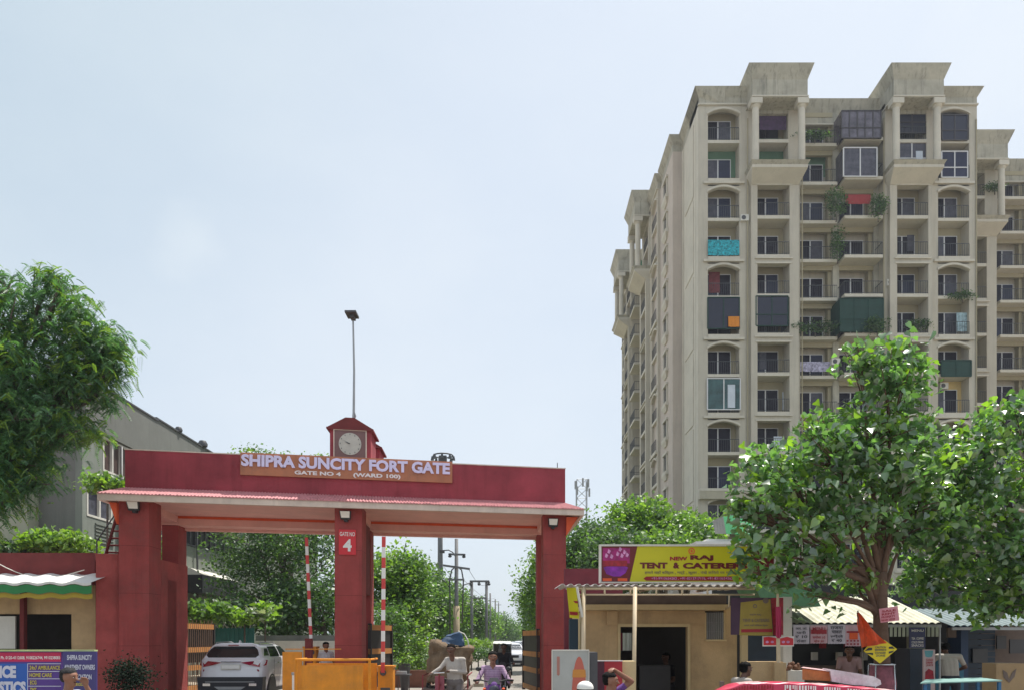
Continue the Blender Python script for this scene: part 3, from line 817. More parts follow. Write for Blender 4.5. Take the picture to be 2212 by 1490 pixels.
def shared(key, fn):
    if key not in _cache: _cache[key] = fn()
    return _cache[key]
rnd = random.Random(5)
class Facade:
    def __init__(s, kind, x, y, length, par, kmax=13, kmin=0, mirror=False):
        s.kind, s.x, s.y, s.len, s.par, s.kmax, s.kmin = kind, x, y, length, par, kmax, kmin
        s.rot = 0 if kind == 'front' else -math.pi / 2
    def xf(s, a, o, z):
        if s.kind == 'front': return Vector((s.x + a, s.y - o, z))
        return Vector((s.x - o, s.y + a, z))
    def put(s, me, name, parent, a, o, z):
        loc = s.xf(a, o, z)
        ob = place(me, name, parent, loc)
        if parent is s.par: ob.rotation_euler = (0, 0, s.rot)
        return ob
    def sub(s, me, name, parent, dx=0.0, dy=0.0):
        ob = bpy.data.objects.new(name, me); COL.objects.link(ob); ob.parent = parent; ob.location = (dx, dy, 0); return ob
    def window(s, a, o, z, style=None, dark=False):
        w = s.put(me_wind if dark else me_win, 'window', s.par, a, o, z)
        for q in (-1, 1):
            r = rnd.random(); i = 0 if r < .70 else (1 if r < .82 else 2)
            if style is not None: i = style
            s.sub(me_pane[i], 'pane', w, q * WW / 4)
    def balcony(s, a, w, o, z, slab_o, dep=0.0, rail=True, depth=1.5, h=.24):
        def mk():
            mb = MB(); mb.box(-w / 2, w / 2, 0, depth + slab_o, -h, 0); return data(mb, 'balcony', m_tband)
        b = s.put(shared(('slab', round(w, 2), round(slab_o, 2), round(depth, 2), h), mk), 'balcony', s.par, a, slab_o, z)
        if rail:
            r = s.sub(shared(('rail', round(w, 2), dep), lambda: rail_data(w - .04, dep)), 'railing', b, 0, .06)
        return b

def arch_part(F, mb, a0, a1, zs, zt, ztop, o0, o1):
    n = 12
    for i in range(n):
        t0, t1 = i / n, (i + 1) / n
        def h(t):
            c = math.cos((t - .5) * math.pi * 1.0)
            q = max(0, c) ** .8
            return zs + (zt - zs) * (q if abs(t - .5) < .46 else 0)
        p = [(a0 + (a1 - a0) * t0, o1, h(t0)), (a0 + (a1 - a0) * t1, o1, h(t1)), (a0 + (a1 - a0) * t1, o1, ztop), (a0 + (a1 - a0) * t0, o1, ztop)]
        q = [(v[0], o0, v[2]) for v in p]
        mb.add(p + q, [(0, 1, 2, 3), (7, 6, 5, 4), (0, 4, 5, 1)], xf=F.xf)
def arch_mould(F, mb, a0, a1, zs, zt, o, t=.16):
    n = 14; pts = []
    for i in range(n + 1):
        u = i / n; c = max(0, math.cos((u - .5) * math.pi)) ** .8 if abs(u - .5) < .46 else 0
        pts.append((a0 + (a1 - a0) * u, zs + (zt - zs) * c))
    for i in range(n):
        (x0, y0), (x1, y1) = pts[i], pts[i + 1]
        mb.add([(x0, o, y0), (x1, o, y1), (x1, o, y1 + t), (x0, o, y0 + t), (x0, o + .09, y0), (x1, o + .09, y1), (x1, o + .09, y1 + t), (x0, o + .09, y0 + t)],
               [(4, 5, 6, 7), (0, 1, 5, 4), (3, 7, 6, 2), (0, 4, 7, 3), (1, 2, 6, 5)], xf=F.xf)

def flared(F, mb, a0, a1, ob, z0, z1, z2, fl, l=True, r=True, back=-3.0):
    """parapet: straight from z0 to z1 then flaring by fl until z2"""
    mb.box(a0, a1, back, ob, z0, z1, xf=F.xf)
    L_, R_ = (fl if l else 0), (fl if r else 0)
    mb.frus((a0, a1, back, ob), (a0 - L_, a1 + R_, back, ob + fl), z1, z2, xf=F.xf)

def build_facade(F, bays, special=None, arch_bays=True, lowband=True):
    special = special or {}
    zbot = 0.0
    wall, wall2, band, inn = MB(), MB(), Each('moulding', m_tband, F.par), MB()
    DEP = 1.1
    for bi, bay in enumerate(bays):
        t, a0, a1 = bay[0], bay[1], bay[2]
        if t == 'block':
            oa, ob_ = bay[3], bay[4]                       # opening
            wall.box(a0, oa, -DEP, 0, zbot, 42.95, xf=F.xf); wall.box(ob_, a1, -DEP, 0, zbot, 42.95, xf=F.xf)
            flared(F, wall2, a0 + (.0), a1, .004, 42.952, 43.5, 44.15, .36, l=bay[5] if len(bay) > 5 else True, r=bay[6] if len(bay) > 6 else True)
            band.box(a0 - .05, a1 + .05, -.1, .14, 42.88, 43.0, xf=F.xf)
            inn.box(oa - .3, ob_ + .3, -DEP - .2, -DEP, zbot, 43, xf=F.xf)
            ac, w = (oa + ob_) / 2, ob_ - oa
            for k in range(F.kmin, F.kmax + 1):
                z = zf(k); key = (bi, k); sp = special.get(key, '')
                F.window(ac - w / 2 + WW / 2 + .03, -DEP + .06, z, dark=('net' in sp), style=0 if 'glazed' in sp else None)
                F.balcony(ac, w, -DEP, z, .0 if k % 2 == 0 else .10, depth=DEP - .02, rail=('norail' not in sp))
                if k % 2 == 0 and arch_bays:
                    arch_part(F, wall, oa, ob_, z + 1.95, z + 2.34, z + 2.76 - .21 + (.18 if k == 0 else 0), -.28, 0)
                    am = MB(); arch_mould(F, am, oa - .06, ob_ + .06, z + 1.95, z + 2.36, .002); am.build('arch_moulding', m_tband, F.par)
                if k % 2 == 1:
                    band.box(oa - .35, ob_ + .35, .002, .17, z - .42, z - .242, xf=F.xf)
                    wall.box(oa, ob_, -.28, 0, z - .55, z - .242, xf=F.xf)
        elif t == 'portico':
            oa, ob_ = bay[3], bay[4]
            top = bay[5] if len(bay) > 5 else True
            PO = .38
            wall.box(a0 + .25, oa, -DEP, PO, zbot, 37.0, xf=F.xf); wall.box(ob_, a1 - .25, -DEP, PO, zbot, 37.0, xf=F.xf)
            wall.box(a0, a0 + .25, -DEP, 0, zbot, 37.0, xf=F.xf); wall.box(a1 - .25, a1, -DEP, 0, zbot, 37.0, xf=F.xf)
            wall.box(a0, oa, -DEP, 0.1, 37.0, 43, xf=F.xf); wall.box(ob_, a1, -DEP, 0.1, 37.0, 43, xf=F.xf)
            inn.box(oa - .3, ob_ + .3, -DEP - .2, -DEP, zbot, 43, xf=F.xf)
            # entablature and crown
            wall2.box(a0 - .0, a1 + .0, -DEP, 1.5, 42.45, 43.8, xf=F.xf)
            wall2.box(oa, ob_, -DEP, .1, 42.2, 42.448, xf=F.xf)
            wall2.frus((a0, a1, -3, 1.5), (a0 - .38, a1 + .38, -3, 1.88), 43.8, 44.8, xf=F.xf)
            band.box(a0 - .06, a1 + .06, -.3, 1.57, 42.5, 42.6, xf=F.xf)
            cR = .27
            for ca in (a0 + .33, a1 - .33):
                mb = MB(); c = F.xf(ca, 1.15, 0)
                mb.lathe((c.x, c.y, 37.66), [(cR + .08, 0), (cR + .08, .12), (cR, .2), (cR * .93, 4.2), (cR + .06, 4.25), (cR + .1, 4.36)], 14)
                mb.build('column', m_tband, F.par, smooth=True)
                mb = MB(); mb.box(ca - .42, ca + .42, .75, 1.56, 42.03, 42.448, xf=F.xf); mb.build('capital', m_tband, F.par)
            # corbelled base of the portico
            band.frus((a0 + .25, a1 - .25, -.2, PO + .05), (a0 - .02, a1 + .02, -.2, 1.5), 36.55, 37.2, xf=F.xf)
            band.box(a0 - .02, a1 + .02, -.2, 1.52, 37.2, 37.42, xf=F.xf)
            wall2.frus((a0 - .02, a1 + .02, -.2, 1.52), (a0 - .14, a1 + .14, -.2, 1.72), 37.42, 37.66, xf=F.xf)
            ac, w = (oa + ob_) / 2, ob_ - oa
            for k in range(F.kmin, F.kmax + 1):
                z = zf(k); sp = special.get((bi, k), '')
                F.window(ac - w / 2 + WW / 2 + .05, -DEP + .06, z, dark=('net' in sp), style=0 if 'glazed' in sp else None)
                so = .1 if k < 2 else PO - .02
                F.balcony(ac, w, -DEP, z, so, depth=DEP - .02, rail=('norail' not in sp), h=.26)
                if k % 2 == 0 and k >= 2:
                    wall.box(oa, ob_, -.2, PO - .02, z + 2.30, z + 2.74, xf=F.xf)
                    band.box(oa - .13, ob_ + .13, PO + .002, PO + .07, z + 2.28, z + 2.40, xf=F.xf)
                if k % 2 == 1 and k >= 3:
                    band.box(oa - .2, ob_ + .2, PO + .002, PO + .12, z - .36, z - .262, xf=F.xf)
        elif t == 'recess':
            openings = bay[3]
            RB = -1.75                                   # wall plane behind the balconies
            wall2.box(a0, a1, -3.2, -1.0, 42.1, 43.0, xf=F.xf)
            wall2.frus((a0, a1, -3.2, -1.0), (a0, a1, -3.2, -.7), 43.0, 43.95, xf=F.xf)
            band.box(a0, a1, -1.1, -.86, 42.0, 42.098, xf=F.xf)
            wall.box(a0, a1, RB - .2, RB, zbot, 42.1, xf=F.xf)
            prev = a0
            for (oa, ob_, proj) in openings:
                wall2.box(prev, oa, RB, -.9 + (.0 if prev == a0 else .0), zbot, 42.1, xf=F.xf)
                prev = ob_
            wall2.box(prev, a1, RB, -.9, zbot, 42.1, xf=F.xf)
            for ci, (oa, ob_, proj) in enumerate(openings):
                ac, w = (oa + ob_) / 2, ob_ - oa
                for k in range(F.kmin, F.kmax + 1):
                    z = zf(k); sp = special.get((bi, k, ci), '')
                    F.window(oa + .2 + WW / 2, RB + .06, z, dark=('net' in sp))
                    F.balcony(ac, w + (.25 if proj else -.02), RB, z, proj, dep=(1.2 if proj > 0 else 0.0), depth=-RB - .05, rail=('norail' not in sp), h=.24)
                    # beam between the floors, at the back half of the balcony
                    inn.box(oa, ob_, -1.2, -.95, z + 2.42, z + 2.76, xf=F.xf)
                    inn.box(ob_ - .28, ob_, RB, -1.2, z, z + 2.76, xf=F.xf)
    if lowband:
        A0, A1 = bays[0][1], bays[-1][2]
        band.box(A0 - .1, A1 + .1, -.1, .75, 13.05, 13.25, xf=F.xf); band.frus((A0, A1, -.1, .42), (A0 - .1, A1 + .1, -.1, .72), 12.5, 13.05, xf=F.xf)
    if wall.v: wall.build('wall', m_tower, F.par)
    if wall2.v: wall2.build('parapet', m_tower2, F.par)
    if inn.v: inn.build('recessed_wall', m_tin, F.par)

FR = Facade('front', X0, YF, 21.5, tower, kmax=13)
fbays = [('block', 0, 3.70, .72, 3.15, True, False), ('portico', 3.70, 7.85, 4.43, 6.90),
         ('recess', 7.85, 14.35, [(8.05, 10.75, -.35), (11.25, 13.95, .35)]),
         ('portico', 14.35, 18.1, 15.15, 17.55), ('block', 18.1, 21.5, 18.5, 20.9, False, True)]
spec = {(0, 5): 'norail glazed net', (1, 5): 'glazed net', (0, 0): '', (1, 1): 'norail net', (1, 0): 'norail net', (3, 0): 'net glazed', (4, 0): 'net glazed',
        (2, 0, 1): 'norail', (0, 1): 'norail'}
build_facade(FR, fbays, spec)
# left side of the tower : two steps then a facade like the front
XS2 = X0 - .82; YS1 = 64.6; YS2 = 69.4
XS = 13.35
mb = MB()
mb.box(X0 + .001, X0 + 3, YF + 1.11, YS1 + 8, 0, 42.9)
mb.build('side_wall', m_tband, tower)  # lighter paint than the front imitates the brighter light on this side
mb = MB(); mb.box(XS2, X0 - .001, YS1, YS2 + 6, 0, 42.9)
mb.build('side_wall', m_towerpink, tower)
mb = MB()
for (xa, ya, yb) in ((X0, YF, YS1), (XS2, YS1, YS2)):
    mb.add([(xa, ya, 42.9), (xa, yb, 42.9), (xa, yb, 43.5), (xa, ya, 43.5), (xa - .36, ya - .355, 44.15), (xa - .36, yb, 44.15), (xa + 2, ya - .355, 44.14), (xa + 2, yb, 44.15), (xa + 2, ya, 42.9), (xa + 2, yb, 42.9)],
           [(0, 3, 2, 1), (3, 4, 5, 2), (4, 6, 7, 5), (0, 8, 6, 4, 3), (1, 2, 5, 7, 9)])
mb.build('side_parapet', m_tower2, tower)
mb = MB()
for k in range(0, 14, 2):                         # raised plaster panels between joints
    z1 = zf(k) + 2.2; z0 = max(0, z1 - 5.7)
    mb = MB(); mb.box(X0 - .05, X0 - .001, 60.6, 63.4, z0, z1); mb.build('wall_panel', m_tband, tower)
for y_ in (YF + .02, YS1 - .5): mb = MB(); mb.box(X0 - .06, X0 - .001, y_, y_ + .48, 0, 42.8); mb.build('corner_strip', m_tband, tower)
for k in range(0, 13, 2):                          # small ornate windows on the step
    for dz in (0, -1.6):
        fr = MB(); z = zf(k) + .2 + dz * 1.9
        fr.box(XS2 - .14, XS2 - .002, 66.6, 66.75, z, z + 1.5); fr.box(XS2 - .14, XS2 - .002, 67.85, 68.0, z, z + 1.5); fr.box(XS2 - .2, XS2 - .002, 66.45, 68.15, z + 1.502, z + 1.7)
        fr.box(XS2 - .26, XS2 - .002, 66.35, 68.25, z - .3, z - .002); fr.frus((XS2 - .1, XS2 - .002, 66.8, 67.8), (XS2 - .26, XS2 - .002, 66.4, 68.2), z - .7, z - .302)
        w_ = fr.build('side_window', m_tband, tower)
        g_ = MB(); g_.box(XS2 - .03, XS2 - .003, 66.752, 67.848, z + .002, z + 1.498); g_.build('pane', m_glass, w_)
FS = Facade('side', XS, YS2, 26, tower, kmax=12)
sb = [('block', .6, 4.3, 1.1, 3.6, True, False), ('portico', 4.3, 8.45, 5.1, 7.6),
      ('recess', 8.45, 15.5, [(8.8, 11.4, -.35), (12.0, 14.9, .35)]),
      ('portico', 15.5, 19.6, 16.3, 18.8), ('block', 19.6, 23.5, 20.3, 22.8, False, True)]
build_facade(FS, sb, {}, lowband=False)
# core of the building
mb = MB(); mb.box(X0 + .3, X0 + 21.4, YF + 3.3, YF + 34, 0, 42.8); mb.box(XS + 3.3, X0 + .3, YS2 + .3, YS2 + 23.4, 0, 42.8)
mb.box(XS2 + .02, XS + 3.3, YS2 - .2, YS2 + .5, 0, 42.2)
mb.build('roof', m_tower2, tower)
# drain pipes
for a in (7.95, 14.25, 21.42, 3.75):
    mb = MB(); p = FR.xf(a, .09 if a < 20 else .02, 0); mb.tube([(p.x, p.y - .05, 0), (p.x, p.y - .05, 41.8)], .05, 6); mb.build('drain_pipe', m_tin, tower)

# second wing of the same estate, set back to the right
wing = thing('apartment_tower', 'second cream apartment wing set back at the right edge, with a columned corner', 'building', (44, 66.5, 0))
YW = 66.5
FW = Facade('front', 37.6, YW, 14, wing, kmax=13)
FW.kmin = 0
wb_ = [('portico', 0, 4.6, .9, 3.5), ('recess', 4.6, 11.2, [(4.9, 7.6, .0), (8.3, 10.9, .35)]), ('portico', 11.2, 15, 12, 14.4)]
rnd = random.Random(9)
build_facade(FW, wb_, {}, lowband=False)
mb = MB(); mb.box(37.6, 52.6, YW + 3.3, YW + 24, 0, 42.6); mb.build('roof', m_tower2, wing)

# things on the balconies -------------------------------------------------
def fr_pt(px, py, o=.1): d = YF - o; return P(px, py, d)
def cloth(name, label, cat, x0, x1, z0, z1, y, mat, waves=3, amp=.05, grp=None):
    mb = MB(); n = 14; m_ = 5
    vs = []
    for j in range(m_ + 1):
        for i in range(n + 1):
            t = i / n; s_ = j / m_
            vs.append((x0 + (x1 - x0) * t, y - .02 - amp * (1 - s_) * (1 + math.sin(t * waves * 6.28 + j * .3)) * .5, z0 + (z1 - z0) * s_ - .03 * math.sin(t * 3.1) * (1 - s_)))
    fs = [(j * (n + 1) + i, j * (n + 1) + i + 1, (j + 1) * (n + 1) + i + 1, (j + 1) * (n + 1) + i) for j in range(m_) for i in range(n)]
    mb.add(vs, fs); mb.add([(v[0], v[1] + .015, v[2]) for v in vs], [tuple(reversed(f)) for f in fs])
    o = mb.build(name, mat, origin=(x0, y, z0), smooth='all', fixn=False)
    return P_(o, label=label, cat=cat, group=grp)
m_teal = M('teal_print_cloth', (.02, .30, .36), .8, var=.9, scale=7, bump=0)
m_or = M('orange_cloth', (.62, .22, .02), .8); m_redc = M('red_cloth', (.28, .03, .03), .8); m_wc = M('white_cloth', (.55, .6, .66), .8)
m_navy = M('navy_screen', (.014, .017, .038), .5, var=.15)
def on_bay(px0, px1, py0, py1, o=.12):
    a = fr_pt(px0, py1, o); b = fr_pt(px1, py0, o); return a.x, b.x, a.z, b.z, a.y
cloth('printed_sheet', 'turquoise printed sheet hung over the railing of the leftmost balcony column', 'sheet', *on_bay(1529, 1597, 519, 552), m_teal)
cloth('orange_towel', 'orange towel drying in front of the dark glazed balcony', 'towel', *on_bay(1573, 1597, 684, 706), m_or)
cloth('red_cloth', 'dull red cloth hung across an upper balcony between hanging plants', 'cloth', *on_bay(1826, 1880, 421, 441, .6), m_redc)
cloth('white_towel', 'small white towel on the lowest visible railing of the second balcony column', 'towel', *on_bay(1671, 1689, 942, 962), m_wc)
cloth('laundry', 'row of pale laundry along a railing in the third balcony column', 'laundry', *on_bay(1724, 1798, 781, 802, -.2), M('lilac_laundry', (.34, .32, .42), .8, var=.7, scale=5, bump=0), waves=9, amp=.1)
cloth('white_garment', 'white garment hanging in the top right portico', 'garment', *on_bay(1978, 1993, 327, 345, .0), m_wc)
cloth('green_sheet', 'bright green sheet hanging between the far side columns of the tower', 'sheet', XX(1364, 78), XX(1386, 78), ZZ(604, 78), ZZ(563, 78), 78.0, M('green_sheet', (.02, .25, .16), .8, var=.3))
def enclosure(label, px0, px1, py0, py1, o, frame, panel, n=3, mid=True, top=True):
    a = fr_pt(px0, py1, o); b = fr_pt(px1, py0, o)
    t = thing('balcony_enclosure', label, 'enclosure', tuple(a))
    w = b.x - a.x; h = b.z - a.z
    for i in range(n):
        mb = MB(); mb.box(a.x + w * i / n + .04, a.x + w * (i + 1) / n - .04, a.y, a.y + .03, a.z + .04, b.z - .04); mb.build('panel', panel, t)
    mb = MB()
    for i in range(n + 1): x = a.x + w * i / n; mb.box(x - .04, x + .04, a.y - .04, a.y + .06, a.z, b.z)
    for z in ([a.z, a.z + h * .38, b.z] if mid else [a.z, b.z]): mb.box(a.x, b.x, a.y - .05, a.y + .05, z - .035, z + .035)
    mb.build('frame', frame, t)
    if o > .3:
        for s_, x in ((0, a.x), (1, b.x)):
            mb = MB(); mb.box(x - .03, x + .03, a.y + .06, a.y + 1.9, a.z, b.z); mb.build('side_panel', panel, t)
    return t
enclosure('dark purple glazed enclosure boxing in the top balcony near the centre', 1818, 1903, 240, 299, .5, m_mulld, M('purple_glass', (.10, .09, .115), .2, var=.7, scale=1.5, bump=0), 5)
enclosure('dark blue screen closing the top balcony inside the right portico', 1938, 2002, 228, 288, .0, m_mulld, m_navy, 2)
enclosure('dark blue screen under the arch of the top right balcony', 2035, 2090, 249, 303, .12, m_mulld, m_navy, 2)
enclosure('white framed glazing on the second floor from the top near the centre', 1822, 1894, 320, 382, .45, m_mull, m_glass2, 2, mid=False)
enclosure('white framed glazing inside the lower level of the right portico', 1937, 2002, 305, 343, .0, m_mull, m_glass2, 2, mid=False)
enclosure('white framed glazing over dark railing in the right hand block', 2034, 2090, 328, 384, .12, m_mull, m_glass3, 2)
enclosure('dark blue glazed enclosure with green top rail in the leftmost column', 1529, 1597, 643, 710, .03, m_net, m_navy, 2, mid=False)
enclosure('dark blue glazed enclosure with green top rail in the second column', 1633, 1702, 640, 704, .36, m_net, m_navy, 2)
enclosure('pale green glazed enclosure with curtains in the leftmost column', 1528, 1599, 817, 884, .14, m_mull, M('green_glass', (.035, .085, .085), .15, var=.6, scale=1.2, bump=0), 2, mid=False)
enclosure('dark green shade net closing a balcony above the peepal tree', 1815, 1908, 645, 716, .5, m_net, m_net, 3)
enclosure('green net over the lower railing of the right block', 2034, 2098, 778, 812, .14, m_net, m_net, 2, mid=False)

# painted recess walls, curtains and air conditioners seen on single balconies
m_gpaint = M('recess_green_paint', (.10, .19, .12), .9, var=.1); m_ypaint = M('recess_yellow_paint', (.62, .46, .20), .9, var=.1); m_rcurt = M('red_curtain', (.20, .05, .06), .9, var=.3, scale=4)
for (a, b_, c_, e_, mt, dd, nm) in ((1634, 1701, 300, 345, m_gpaint, 1.0, 'painted_wall'), (1529, 1596, 316, 384, m_gpaint, 1.04, 'painted_wall'), (2036, 2092, 822, 890, m_ypaint, 1.04, 'painted_wall'), (1736, 1798, 330, 383, m_gpaint, 1.68, 'painted_wall'), (1531, 1555, 588, 633, m_rcurt, .98, 'curtain'), (1640, 1655, 760, 797, m_glass2, .95, 'curtain'), (1690, 1706, 846, 884, m_wc, .95, 'curtain'), (1572, 1588, 830, 880, m_wc, -.2, 'curtain'), (1960, 1975, 508, 543, m_glass2, .95, 'curtain')):
    d_ = YF + dd; mb = MB(); mb.box(XX(a, d_), XX(b_, d_), d_, d_ + .03, ZZ(e_, d_), ZZ(c_, d_)); mb.build(nm, mt, tower)
for i, (px, py, lb) in enumerate(((2040, 832, 'white air conditioner box on the yellow walled balcony of the right block'), (1806, 780, 'air conditioner box on the pier between the middle balconies, beside the lilac laundry'), (1716, 860, 'air conditioner box low on the pier left of the third balcony column'), (1609, 470, 'air conditioner box between the two leftmost balcony columns'), (1926, 610, 'air conditioner box on the pier left of the fifth balcony column'))):
    d_ = YF - .2 if i else YF + .6; p = P(px, py, d_); t = thing('air_conditioner', lb, 'air conditioner', tuple(p), 'air conditioners on the tower')
    mb = MB(); mb.box(p.x - .32, p.x + .32, d_, d_ + .3, p.z - .24, p.z + .24); mb.build('case', m_offw, t)
    mb = MB(); mb.wheel((p.x - .08, d_ - .01, p.z), .17, .02, axis='y', seg=14); mb.build('fan_grille', m_dark, t)
cloth('curtain_cloth', 'white and teal cloths hanging on a balcony of the right block', 'cloth', *on_bay(2066, 2092, 676, 716, -.3), M('pale_teal_cloth', (.30, .42, .46), .8, var=.6, scale=4, bump=0))
cloth('laundry', 'dark purple clothes hanging in the top left portico', 'laundry', *on_bay(1640, 1698, 246, 282, -.2), M('purple_laundry', (.06, .03, .08), .85, var=.5, scale=4, bump=0), waves=7, amp=.1)
# ------------------------------------------------------------------ grey building on the left
gbx = -15.3
gb = thing('grey_building', 'weathered grey green building with white framed windows receding behind the neem tree', 'building', (gbx - 4, 32, 0))
yA = 27.2
mb = MB()
# side wall assembled round its window strips (plane x = gbx)
def gy(px): return gbx * FPX / (px - CX)
ya, yb_, yc = yA, gy(335), 60.0
zt1 = ZZ(830, gy(205)); 
wins = [(gy(222), gy(300), ZZ(985, gy(225)), ZZ(935, gy(225)))]
z_rows = [0, 3.9, 4.9, 6.15, 7.25, 8.0, 9.35, zt1]
wy0, wy1 = yA + .35, yc
def wallx(y0, y1, z0, z1): mb.box(gbx - .25, gbx, y0, y1, z0, z1)
wallx(yA, yc, 0, 6.15); wallx(yA, yc, 7.25, 8.0); wallx(yA, yb_, 9.35, zt1)
wallx(yA, yA + .3, 6.15, 7.25); wallx(gy(242), gy(398), 6.15, 7.25); wallx(gy(520), yc, 6.15, 7.25)
wallx(yA, gy(222), 8.0, 9.35); wallx(gy(330), yc, 8.0, 9.35)
mb.build('side_wall', m_grey2, gb)
mb = MB(); mb.box(gbx - .25, gbx + .03, yb_ + .002, yc, 9.35, zt1 + .12); mb.build('parapet', m_grey, gb)
mb = MB(); mb.box(gbx + .002, gbx + .12, yA, yb_, 9.36, zt1 - .0); mb.build('parapet', m_grey, gb)
mb = MB(); mb.box(gbx - .3, gbx + .16, yA - .05, yb_, zt1 + .002, zt1 + .07); mb.box(gbx - .3, gbx + .08, yb_ + .002, yc, zt1 + .122, zt1 + .19); mb.build('coping', m_dark, gb)
mb = MB(); mb.box(gbx - 1.55, gbx - .252, yA, yA + .25, 0, zt1 - .1); mb.box(gbx - 1.3, gbx + .10, yA - .0, yA - .001, 0, .1); mb.build('front_wall', m_grey, gb)
mb = MB(); mb.box(gbx - 12, gbx - 1.56, yA - .6, yA - .3, 0, ZZ(930, yA)); mb.box(gbx - 1.75, gbx - 1.56, yA - .3, yA + .25, 0, ZZ(930, yA)); mb.build('cream_wall', m_cream, gb)
mb = MB()
for xx in (gbx - 2.6, gbx - 3.9): mb.box(xx, xx + .02, yA - .61, yA - .602, 0, 8)
for zz in (3.2, 4.9, 6.6): mb.box(gbx - 6, gbx - 1.56, yA - .61, yA - .602, zz, zz + .02)
mb.build('wall_joint', m_grey, gb)
mb = MB(); mb.box(gbx - 12, gbx - .3, yA + .3, yc, zt1 - .9, zt1 - .7); mb.box(gbx - 1.6, gbx - 1.4, yA + .3, yc, 0, zt1 - 1); mb.build('roof', m_grey, gb)
def gwin(y0, y1, z0, z1, n, glass, frame=m_offw, louv=True):
    f = MB()
    f.box(gbx - .12, gbx + .02, y0, y1, z0, z0 + .08); f.box(gbx - .12, gbx + .02, y0, y1, z1 - .08, z1)
    for i in range(n + 1):
        y = y0 + (y1 - y0 - .09) * i / n; f.box(gbx - .12, gbx + .015, y, y + .09, z0 + .081, z1 - .081)
    w_ = f.build('window', frame, gb)
    for i in range(n):
        g_ = MB(); a = y0 + (y1 - y0 - .09) * i / n + .092; b = y0 + (y1 - y0 - .09) * (i + 1) / n - .002
        g_.box(gbx - .10, gbx - .08, a, b, z0 + .082, z1 - .082); g_.build('pane', glass, w_)
m_brp = M('brown_pane', (.085, .055, .05), .25, var=.2, bump=0)
gwin(gy(222), gy(330), 8.02, 9.33, 6, m_brp)
gwin(gy(177) + .3, gy(242), 6.17, 7.23, 2, m_glass2)
gwin(gy(398), gy(520), 6.17, 7.23, 12, m_dark, frame=m_dark)
mb = MB(); mb.box(gbx + .002, gbx + .5, gy(398), gy(520), 7.32, 7.40); mb.build('eave', m_offw, gb)
mb = MB()
for i in range(5):
    z = 7.42 + i * .12
    mb.box(gbx + .002, gbx + .06, gy(222), gy(300), z, z + .05)
for i in range(3): y = gy(222) + i * 3; mb.box(gbx + .062, gbx + .1, y, y + .1, 7.4, 8.0)
mb.build('louvre', m_grey2, gb)
mb = MB(); 
for i in range(6): mb.box(gbx + .002, gbx + .05, gy(205), gy(245), 5.3 + i * .13, 5.35 + i * .13)
mb.build('louvre', m_grey2, gb)
mb = MB(); mb.box(gbx + .002, gbx + .25, gy(340) + .2, gy(340) + 3.8, 9.0, 9.6)
mb = MB()
mb.frus((gbx + .01, gbx + .9, gy(398), gy(478)), (gbx + .01, gbx + .3, gy(398), gy(478)), 4.75, 5.05); mb.build('awning_top', m_offw, gb)
mb = MB(); mb.box(gbx + .01, gbx + .85, gy(398), gy(478), 3.9, 4.745); mb.build('dark_awning', m_black, gb)
mb = MB(); mb.box(gbx - .02, gbx + .11, gy(324), gy(324) + .4, 9.36, 9.75); mb.build('pipe_opening', m_black, gb)
for y_ in (gy(255), gy(316), gy(352), gy(420)):
    mb = MB(); mb.tube([(gbx + .14, y_, 0), (gbx + .14, y_, 9.2 if y_ > 29 else 7.9)], .05, 8); mb.build('drain_pipe', m_dark, gb, smooth='all')
for (px, z_) in ((262, 6.5), (370, 8.4)):
    mb = MB(); mb.box(gbx + .04, gbx + .4, gy(px), gy(px) + .8, z_, z_ + .6); mb.build('air_conditioner', m_offw, gb)
# small things standing on the parapet
for i, (px, s_) in enumerate(((386, .16), (438, .22))):
    y = gy(px); mb = MB(); mb.lathe((gbx, y, zt1 + .19), [(s_, 0), (s_ * 1.1, s_ * .6), (s_ * .7, s_ * 1.3)], 10)
    P_(mb.build('roof_pot', m_dark, origin=(gbx, y, zt1 + .19), smooth=True), label=['smaller dark pot on the grey building parapet', 'larger dark pot at the far end of the grey building parapet'][i], cat='pot')

# teal fence and white boundary wall beyond the car
d = 29.5
tf = thing('teal_fence', 'teal corrugated metal sheet fence behind the white car with slanted wires above', 'fence', (XX(500, d), d, 0))
n = 18; x0, x1 = XX(462, d), XX(549, d)
m_tealf = M('teal_sheet_metal', (.025, .16, .15), .5, var=.15)
for i in range(n):
    mb = MB(); a = x0 + (x1 - x0) * i / n; w_ = (x1 - x0) / n; mb.box(a, a + w_ * .96, d + .02 * (i % 2), d + .03 + .02 * (i % 2), 0, ZZ(1355, d)); mb.build('panel', m_tealf, tf)
mb = MB()
for i in range(9):
    a = x0 + (x1 - x0) * i / 9; mb.tube([(a, d, ZZ(1356, d)), (a + .12 * (-1 if i % 2 else 1), d - .1, ZZ(1342, d))], .015, 5)
mb.build('wire_arm', m_steel, tf)
d = 31.0
bw = thing('boundary_wall', 'low pale grey plastered boundary wall behind the yellow barricade', 'wall', (XX(640, d), d, 0))
mb = MB(); mb.box(XX(548, d), XX(790, d), d, d + .2, 0, ZZ(1383, d)); mb.build('wall', m_offw, bw)
mb = MB(); mb.box(XX(548, d), XX(735, d), d + .21, d + .4, 0, ZZ(1371, d)); mb.build('upper_wall', m_grey, bw)

# ------------------------------------------------------------------ poles and wires along the road
def pole(name, label, cat, px, d, pyt, r, mat, grp=None):
    t = thing(name, label, cat, (XX(px, d), d, 0), grp)
    mb = MB(); mb.tube([(XX(px, d), d, 0), (XX(px, d), d, ZZ(pyt, d))], [r * 1.25, r * .85], 10); mb.build('shaft', mat, t, smooth='all')
    return t
m_conc = M('concrete_pole', (.36, .29, .19), .9, var=.15); m_pdark = M('pole_grey', (.16, .16, .165), .7, var=.15)
